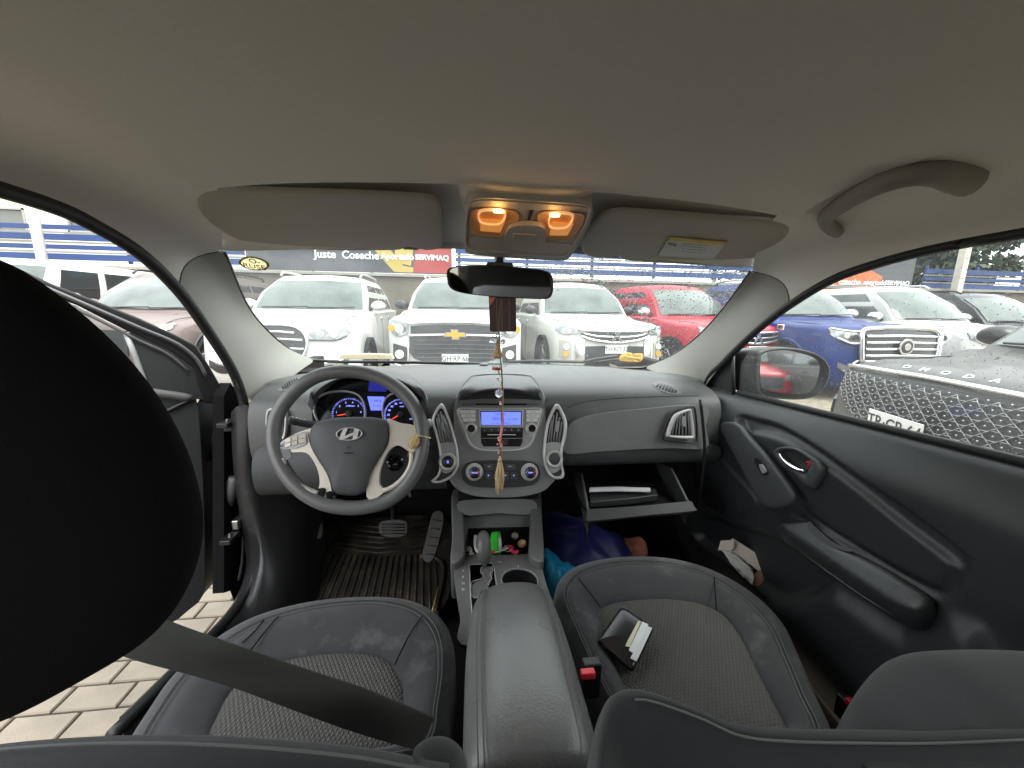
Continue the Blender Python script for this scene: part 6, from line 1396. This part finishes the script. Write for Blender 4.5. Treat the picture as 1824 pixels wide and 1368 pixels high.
    def plate(s, txt, z, off=.03, m=None, x=0, w=.36):
        c = s.p(x, z, off); R3 = s.M.to_3x3(); r, u, n = R3 @ V((1, 0, 0)), R3 @ V((0, -.06, 1)), R3 @ V((0, -1, -.06)); h = .065
        o = plate('number_plate', [c-r*w/2-u*h, c+r*w/2-u*h, c+r*w/2+u*h, c-r*w/2+u*h], n, .008, m or PLTW, s.t, bevel=.002)
        if txt: text('lettering', txt, c+n*.002, r, u, .104, PLTK, o, extrude=.0006, bold=.0008, sx=.86)
        return o
    def disc(s, nm, x, z, r, m, off=.02, rz_=None, par=None, th=.015):
        c = s.p(x, z, off); R3 = s.M.to_3x3(); n = R3 @ V((0, -1, 0)); rt = R3 @ V((1, 0, 0))
        return plate(nm, circle(c, n, r, 22, rz_ or r, rt), n, th, m, par or s.t, bevel=.002)
    def shape(s, nm, pts, m, off=.03, th=.012, par=None):
        c = [s.p(x, z, off) for x, z in pts]; y = min((s.M.inverted() @ q).y for q in c); R3 = s.M.to_3x3()
        return plate(nm, [s.M @ V((x, y, z*s.k)) for x, z in pts], R3 @ V((0, -1, 0)), th, m, par or s.t, bevel=.001)
CW = paint('paint_white', (.46, .46, .44)); CW2 = paint('paint_pearl', (.45, .45, .415)); CR_ = paint('paint_red', (.34, .008, .02)); CB = paint('paint_blue', (.005, .022, .12), .5); CG = paint('paint_grey', (.060, .061, .056), .5); CBR = paint('paint_taupe', (.13, .105, .095), .45, .1); CK = paint('paint_dark', (.035, .036, .04), .25, .2)
CHR = mat('car_chrome', (.72, .72, .72), .18, metal=.9)

# white SUV with an oval chrome grille
c = Car('white_suv', 'white SUV with oval chrome grille and roof rails seen over the steering wheel', -2.45, 5.1, R_(3), CW, L=4.7, w=.95, k=1.11, lead=1.0, hood=1.12, belt=1.17, roof=1.76, cowl=1.30, y2=2.05, y3=4.0, y4=4.62, rails=CW, handle=CHR)
g = c.drape('grille', [(-.36, .80, .62), (-.26, .88, .50), (0, .90, .46), (.26, .88, .50), (.36, .80, .62)], GRK, .02)
c.line('grille_frame', [(-.38, .71), (-.28, .87), (0, .905), (.28, .87), (.38, .71), (.28, .52), (0, .46), (-.28, .52), (-.38, .71)], .018, CHR, .03, g, 40)
for z, h in ((.82, .24), (.74, .33), (.64, .34), (.55, .27)): c.line('grille_bar', [(-h, z), (0, z+.015), (h, z)], .016, CHR, .03, g)
h = c.drape('headlight', [(.40, .82, .74), (.55, .86, .74), (.70, .90, .74), (.80, .93, .76), (.88, .93, .84)], HLG, .012, mirror=True)
for q, sg in zip(h, (1, -1)): c.disc('lens', sg*.68, .815, .055, LEDW, .06, par=q); c.disc('lens', sg*.55, .80, .035, CHR, .05, par=q); c.line('lamp_edge', [(sg*.40, .74), (sg*.55, .735), (sg*.70, .735), (sg*.82, .78)], .008, GRK, .02, q)
c.drape('lower_grille', [(-.50, .40, .30), (0, .42, .28), (.50, .40, .30)], GRK, .012)
f_ = c.drape('fog_lamp', [(.56, .44, .36), (.70, .46, .36), (.82, .50, .42)], GRK, .014, mirror=True); c.line('chrome_strip', [(.54, .47), (.70, .49), (.84, .53)], .012, CHR, .02, None, mirror=True)
c.plate(None, .37, .05, mat('plate_yellow', (.42, .36, .10), .5))

# white pickup with a gold bow-tie badge
c = Car('white_pickup', 'white pickup with gold cross badge and wide black grille in the middle of the windscreen', -.24, 5.35, R_(-1), CW, L=5.3, w=.94, k=1.07, lead=1.07, hood=1.17, belt=1.20, roof=1.80, cowl=1.30, y2=2.0, y3=3.5, y4=3.75, wr=.68, fa=.95, wheel=.39, rails=CW, cuts=[(0, .50), (.54, .97)], mirror=GRK, bow=.18)
c.drape('upper_grille', [(-.60, .93, .84), (-.3, .955, .85), (0, .96, .85), (.3, .955, .85), (.60, .93, .84)], GRK, .018)
g = c.drape('lower_grille', [(-.62, .79, .60), (-.5, .80, .50), (0, .81, .46), (.5, .80, .50), (.62, .79, .60)], GRK, .018)
c.line('chrome_bar', [(-.64, .965), (-.3, .985), (0, .99), (.3, .985), (.64, .965)], .018, CHR, .03); c.line('chrome_bar', [(-.64, .815), (-.3, .825), (0, .83), (.3, .825), (.64, .815)], .020, CHR, .03)
for k in range(5): c.line('grille_bar', [(-.55, .75-.055*k), (0, .76-.055*k), (.55, .75-.055*k)], .008, UNPAINT, .022, g)
em_ = c.shape('badge', [(-.15, .80), (-.05, .80), (-.045, .765), (.06, .765), (.065, .80), (.16, .80), (.14, .865), (.05, .865), (.045, .90), (-.06, .90), (-.055, .865), (-.13, .865)], CHR, .05); c.shape('badge_face', [(-.13, .812), (-.035, .812), (-.03, .78), (.045, .78), (.05, .812), (.14, .812), (.125, .853), (.035, .853), (.03, .885), (-.045, .885), (-.04, .853), (-.115, .853)], mat('badge_gold', (.75, .42, .04), .3, metal=.5), .058, par=em_)
h = c.drape('headlight', [(.64, .97, .84), (.74, .99, .80), (.84, 1.00, .80), (.92, 1.0, .88)], HLG, .014, mirror=True)
for q, sg in zip(h, (1, -1)): c.disc('lens', sg*.75, .895, .055, LEDW, .09, par=q); c.disc('lens', sg*.86, .90, .045, AMBERL, .11, par=q)
f_ = c.drape('fog_lamp', [(.66, .66, .46), (.75, .68, .44), (.86, .70, .46)], GRK, .016, mirror=True)
for q, sg in zip(f_, (1, -1)): c.disc('lens', sg*.76, .57, .06, LEDW, .05, par=q); c.line('fog_frame', [(sg*.63, .68), (sg*.66, .44), (sg*.86, .44)], .014, CHR, .03, q)
c.drape('bumper_lip', [(-.7, .40, .28), (0, .40, .26), (.7, .40, .28)], UNPAINT, .014); c.plate('GH\u00B7RP\u00B766', .525, .04)

def triton(name, label, x, y, rz, P, txt, mir):
    c = Car(name, label, x, y, rz, P, L=5.3, w=.92, lead=1.0, hood=1.10, belt=1.15, roof=1.78, cowl=1.28, y2=1.95, y3=3.4, y4=3.7, wr=.67, fa=.92, wheel=.38, cuts=[(0, .50), (.54, .97)], mirror=mir, bow=.20, handle=CHR)
    g = c.drape('grille', [(-.55, .90, .86), (-.4, .92, .80), (0, .93, .76), (.4, .92, .80), (.55, .90, .86)], GRK, .016)
    c.line('chrome_bar', [(-.60, .955), (-.3, .94), (0, .935), (.3, .94), (.60, .955)], .020, CHR, .03, g); c.line('chrome_bar', [(-.52, .90), (-.3, .86), (0, .85), (.3, .86), (.52, .90)], .014, CHR, .03, g)
    c.line('chrome_bar', [(-.56, .86), (-.36, .80), (0, .765), (.36, .80), (.56, .86)], .022, CHR, .035, g)
    c.drape('shield', [(.50, .80, .40), (.57, .84, .38), (.63, .83, .42)], CHR, .02, mirror=True)
    c.drape('lower_grille', [(-.48, .70, .38), (0, .71, .36), (.48, .70, .38)], GRK, .016); c.drape('skid_plate', [(-.5, .33, .24), (0, .33, .22), (.5, .33, .24)], ALLOY, .02)
    e = None
    for dx, dz in ((0, .045), (-.05, -.042), (.05, -.042)):
        q = [(dx, .855+dz+.05), (dx+.045, .855+dz), (dx, .855+dz-.045), (dx-.045, .855+dz)] if dx == 0 else [(0, .862), (dx*.95, .862), (dx*2.0, .775), (dx*.95, .775)]
        e = c.shape('badge', q, CHR, .055)
    h = c.drape('headlight', [(.58, .955, .90), (.70, .985, .88), (.82, 1.01, .88), (.90, 1.02, .93)], HLG, .014, mirror=True)
    for q, sg in zip(h, (1, -1)): c.disc('lens', sg*.74, .93, .03, LEDW, .09, par=q)
    f_ = c.drape('fog_lamp', [(.69, .76, .46), (.78, .78, .44), (.85, .78, .52)], mat('lamp_pocket', (.32, .31, .27), .4), .014, mirror=True)
    for q, sg in zip(f_, (1, -1)): c.disc('lens', sg*.77, .69, .045, LEDW, .07, par=q); c.disc('lens', sg*.78, .58, .045, AMBERL, .07, par=q)
    c.plate(txt, .66, .04)
    return c
triton('white_pickup', 'white pickup with three-diamond badge and chrome nose right of the mirror pendant', 2.22, 5.78, R_(3), CW2, 'TH\u00B7KD\u00B732', GRK)
triton('red_pickup', 'bright red pickup with three-diamond badge beside the blue one', 4.58, 5.75, R_(9), CR_, 'RK\u00B7LT\u00B718', CHR)
# blue pickup
c = Car('blue_pickup', 'metallic blue pickup with big chrome slatted grille behind the wing mirror', 6.0, 4.75, R_(0), CB, L=5.4, w=.96, lead=1.04, hood=1.13, belt=1.18, roof=1.84, cowl=1.35, y2=2.1, y3=3.6, y4=3.85, wr=.70, fa=.98, wheel=.39, cuts=[(0, .50), (.54, .97)], mirror=CHR, rails=True, bow=.16, clad=CB)
g = c.drape('grille', [(-.58, 1.02, .62), (-.5, 1.05, .56), (0, 1.06, .54), (.5, 1.05, .56), (.58, 1.02, .62)], GRK, .03)
c.line('grille_frame', [(-.60, .60), (-.62, .85), (-.60, 1.03), (-.3, 1.07), (0, 1.075), (.3, 1.07), (.60, 1.03), (.62, .85), (.60, .60)], .038, CHR, .045, g, 40)
for z in (.96, .87, .78, .69, .61): c.line('grille_bar', [(-.56, z), (0, z+.01), (.56, z)], .022, CHR, .045, g)
d = c.disc('badge', 0, .82, .115, CHR, .085); c.disc('badge_face', 0, .82, .085, GRK, .092, par=d); c.disc('badge_dot', 0, .82, .05, CHR, .098, par=d)
h = c.drape('headlight', [(.62, 1.02, .86), (.74, 1.03, .86), (.86, 1.05, .90), (.93, 1.06, .96)], HLG, .016, mirror=True)
for q, sg in zip(h, (1, -1)):
    c.line('lamp_edge', [(sg*.62, .86), (sg*.74, .86), (sg*.88, .93)], .014, LEDW, .03, q); c.line('lamp_edge', [(sg*.62, 1.02), (sg*.78, 1.03), (sg*.92, 1.06)], .010, LEDW, .03, q); c.disc('lens', sg*.72, .94, .04, GRK, .07, par=q); c.disc('lens', sg*.82, .96, .035, LEDW, .09, par=q)
c.drape('lower_grille', [(-.55, .46, .32), (0, .47, .30), (.55, .46, .32)], GRK, .016); c.drape('fog_lamp', [(.62, .52, .42), (.74, .54, .44), (.84, .58, .50)], CHR, .016, mirror=True)
bd = [c.W(-.955, 1.02, 1.02), c.W(-.955, 1.20, 1.02), c.W(-.955, 1.20, 1.10), c.W(-.955, 1.02, 1.10)]
o_ = box('wing_badge', c.W(-.962, 1.1, 1.03), (.02, .14, .09), CHR, c.t, bevel=.01); box('badge_face', c.W(-.974, 1.1, 1.03), (.006, .09, .05), GRK, o_, bevel=.002)
# white estate behind it and a dark car beyond
c = Car('white_wagon', 'white SUV with roof rails between the blue pickup and the dark car', 8.75, 5.0, R_(0), CW, L=4.8, w=.95, lead=.98, hood=1.10, belt=1.14, roof=1.82, cowl=1.3, y2=2.0, y3=4.1, y4=4.7, rails=True, mirror=CHR, sglass=CGL, fa=.95)
c.drape('grille', [(-.5, .92, .60), (0, .95, .56), (.5, .92, .60)], GRK, .02); c.drape('headlight', [(.55, .95, .82), (.75, .98, .82), (.90, 1.0, .9)], HLG, .014, mirror=True)
box('dash_paper', c.W(.1, 1.50, 1.20), (.5, .12, .02), WHITEP, c.t, bevel=.002)
c = Car('dark_suv', 'charcoal SUV parked beyond the white one at far right', 11.4, 5.4, R_(0), CK, L=4.7, w=.94, lead=.95, hood=1.06, belt=1.12, roof=1.76, cowl=1.3, y2=2.0, y3=4.0, y4=4.6, fa=.92, rails=GRK)
c.drape('grille', [(-.5, .88, .55), (0, .9, .52), (.5, .88, .55)], GRK, .02); c.drape('headlight', [(.55, .92, .80), (.75, .95, .82), (.88, .96, .88)], HLG, .014, mirror=True)
# grey SUV right beside the passenger door
c = Car('grey_suv', 'wet grey SUV with diamond pattern grille close beside the passenger window', 2.44, 1.90, R_(-102), CG, L=4.5, w=.92, k=.965, lead=.87, hood=.965, belt=1.02, roof=1.66, cowl=1.02, y2=1.85, y3=3.9, y4=4.4, bow=.24, fa=.86, clad=UNPAINT, rails=True, mirror=GRK)
g = c.drape('grille', [(-.66, .87, .77), (-.54, .878, .68), (-.3, .89, .57), (0, .895, .55), (.3, .89, .57), (.54, .878, .68), (.66, .87, .77)], GRK, .018, n=24)
lat = MB(); studs = []
def inside(x, z):
    a = abs(x); lo = .56 if a < .3 else .56+(a-.3)*.55; return a < .65 and lo < z < .89
cw_, ch_ = .088, .056
for j in range(10):
    for i in range(-9, 10):
        x = (i+(.5 if j % 2 else 0))*cw_; z = .56+j*ch_*.72
        hexa = [(x-cw_*.5, z), (x-cw_*.22, z+ch_*.42), (x+cw_*.22, z+ch_*.42), (x+cw_*.5, z), (x+cw_*.22, z-ch_*.42), (x-cw_*.22, z-ch_*.42)]
        for a, b in zip(hexa, hexa[1:]+hexa[:1]):
            if inside(*a) and inside(*b): lat.tube([c.p(*a, .03), c.p((a[0]+b[0])/2, (a[1]+b[1])/2, .032), c.p(*b, .03)], .0024, 5)
        if inside(x, z): studs.append((x, z))
lat.build('grille_lattice', mat('dark_chrome', (.30, .30, .30), .35, metal=.8), g)
me = None
for x, z in studs:
    v, f = lathe_geo([(.005, 0), (.0045, .003), (0, .004)], (0, 0, 0), c.M.to_3x3() @ V((0, -1, 0)), 10)
    if me is None: st = mk('grille_stud', v, f, ALLOY, g); me = st.data
    else: st = bpy.data.objects.new('grille_stud', me); put(st, g)
    st.matrix_basis = Matrix.Translation(c.p(x, z, .03))
c.line('nose_strip', [(-.78, .90), (-.5, .925), (0, .935), (.5, .925), (.78, .90)], .016, CHR, .025, None, 30)
c.drape('headlight', [(.70, .90, .85), (.80, .915, .86), (.88, .93, .89)], HLG, .014, mirror=True); c.drape('lower_bumper', [(-.75, .36, .22), (0, .36, .20), (.75, .36, .22)], UNPAINT, .02, n=20)
c.plate('TR\u00B7CB\u00B764', .628, .06)
R3 = c.M.to_3x3()
for k, s_ in enumerate('OMODA'):
    x = (k-2)*.125; text('lettering', s_, c.M @ V((x, c.f(x, .87)+.085, c.lead+.062)), R3 @ V((1, 0, 0)), R3 @ V((0, .75, .5)), .045, CHR, c.t, extrude=.003, bold=.001, sx=1.5)
for sg in (-1, 1): c.drape('side_lamp', [(sg*.80, .62, .44), (sg*.86, .64, .42), (sg*.90, .66, .46)], GRK, .02)
# taupe SUV and boxy white car at far left
c = Car('taupe_suv', 'taupe brown SUV seen through the open driver door', -4.75, 5.25, R_(4), CBR, L=4.7, w=.94, lead=.94, hood=1.06, belt=1.12, roof=1.74, cowl=1.28, y2=2.0, y3=4.0, y4=4.6, clad=UNPAINT, rails=GRK, fa=.92)
c.drape('grille', [(-.5, .90, .55), (0, .92, .5), (.5, .90, .55)], GRK, .02); h = c.drape('headlight', [(.52, .92, .82), (.70, .96, .84), (.88, .99, .92)], HLG, .014, mirror=True); c.drape('fog_lamp', [(.66, .56, .46), (.8, .58, .48), (.88, .62, .54)], GRK, .016, mirror=True)
c = Car('boxy_white_car', 'tall boxy white off-roader with dark side windows behind the taupe one', -7.6, 5.6, R_(2), CW, L=4.7, w=.94, lead=1.06, hood=1.16, belt=1.22, roof=1.92, cowl=1.45, y2=1.75, y3=4.4, y4=4.55, wr=.80, wb=.88, bow=.10, fa=.9, wheel=.38, cuts=[(0, .30), (.36, .64), (.70, .95)])
c.drape('grille', [(-.6, 1.02, .7), (0, 1.03, .7), (.6, 1.02, .7)], GRK, .02); 
for sg in (-1, 1): c.disc('headlight', sg*.72, .9, .10, HLG, .03)
# cars standing behind on the other side of the yard: what the mirrors look at
for nm, lb, x, y, rz, P in (('silver_hatchback', 'silver grey hatchback parked behind the viewer, caught in the wing mirror', 4.6, -5.0, R_(170), CG), ('red_hatchback', 'red hatchback standing behind the viewer in the yard', 2.6, -7.5, R_(185), CR_)):
    c = Car(nm, lb, x, y, rz, P, L=4.2, w=.88); c.drape('grille', [(-.5, .8, .55), (0, .82, .5), (.5, .8, .55)], GRK, .02); c.drape('headlight', [(.52, .84, .74), (.70, .88, .76), (.84, .90, .84)], HLG, .014, mirror=True)
# ---------------------------------------------------------------- rain on the windscreen and the passenger window
def drops(name, lab, spots, right, up, nrm, parent=None):
    v, f = [], []
    for p, r, el in spots:
        b = len(v); k = 6
        for ring, (s, h) in enumerate(((1, 0), (.75, .32), (.3, .5))):
            for j in range(k):
                a = 2*math.pi*j/k; v.append(p+right*(math.cos(a)*r*s)+up*(math.sin(a)*r*s*el)+nrm*(r*h))
        v.append(p+nrm*r*.52)
        f += [tuple(i+b for i in q) for q in grid_faces(3, k, True)]+[(b+12+j, b+12+(j+1) % k, b+18) for j in range(k)]
    m = MATS.get('water_drop')
    if not m:
        m = bpy.data.materials.new('water_drop'); m.use_nodes = True; b = m.node_tree.nodes['Principled BSDF']
        b.inputs['Roughness'].default_value = .08; b.inputs['Base Color'].default_value = (.82, .84, .84, 1); b.inputs['Alpha'].default_value = .72; MATS['water_drop'] = m
    o = mk(name, v, f, m, parent); tag(o, lab, 'water drops', kind='stuff'); return o
rg = random.Random(11); sp = []
wout = V((0, .628, .778)); wup = V((0, -.778, .628))
def arc_d(x, y):                                        # distance to the wiper's edge on the passenger side
    return math.hypot(x-985, y-690)-205
while len(sp) < 2300:
    x, y = rg.uniform(880, 1335), rg.uniform(448, 640)
    d = arc_d(x, y)
    p = 1 if d > -4 else .02
    if -8 < d < 8: p = 1
    elif d > 8: p = .50 if y < 560 else .30
    if rg.random() > p: continue
    if y > 480 and x < 960 : continue
    sp.append((WS.at(x, y, -.017), rg.choice([.0012, .0014, .0018, .0022, .003, .0038])*(1.25 if d < 8 else .85), rg.uniform(1, 1.7)))
for k in range(260):
    x, y = rg.uniform(405, 880), rg.uniform(450, 640); sp.append((WS.at(x, y, -.017), rg.choice([.0008, .001, .0014]), 1.2))
drops('windscreen_drops', 'rain drops scattered over the passenger side of the windscreen', sp, V((1, 0, 0)), wup, wout)
sp = []
GW = Plane((.7475, 0, 0), (1, 0, 0))
while len(sp) < 1500:
    x, y = rg.uniform(1310, 1830), rg.uniform(415, 835)
    p = GW.at(x, y)
    if p.z < 1.115 or p.y > 1.08 or p.y < .3 or p.z > 1.5: continue
    sp.append((V((.7475, p.y, p.z)), rg.choice([.0004, .0006, .0008, .0011]), rg.uniform(1, 1.5)))
drops('window_drops', 'fine rain drops on the passenger door window', sp, V((0, 1, 0)), V((0, 0, 1)), V((1, 0, 0)))
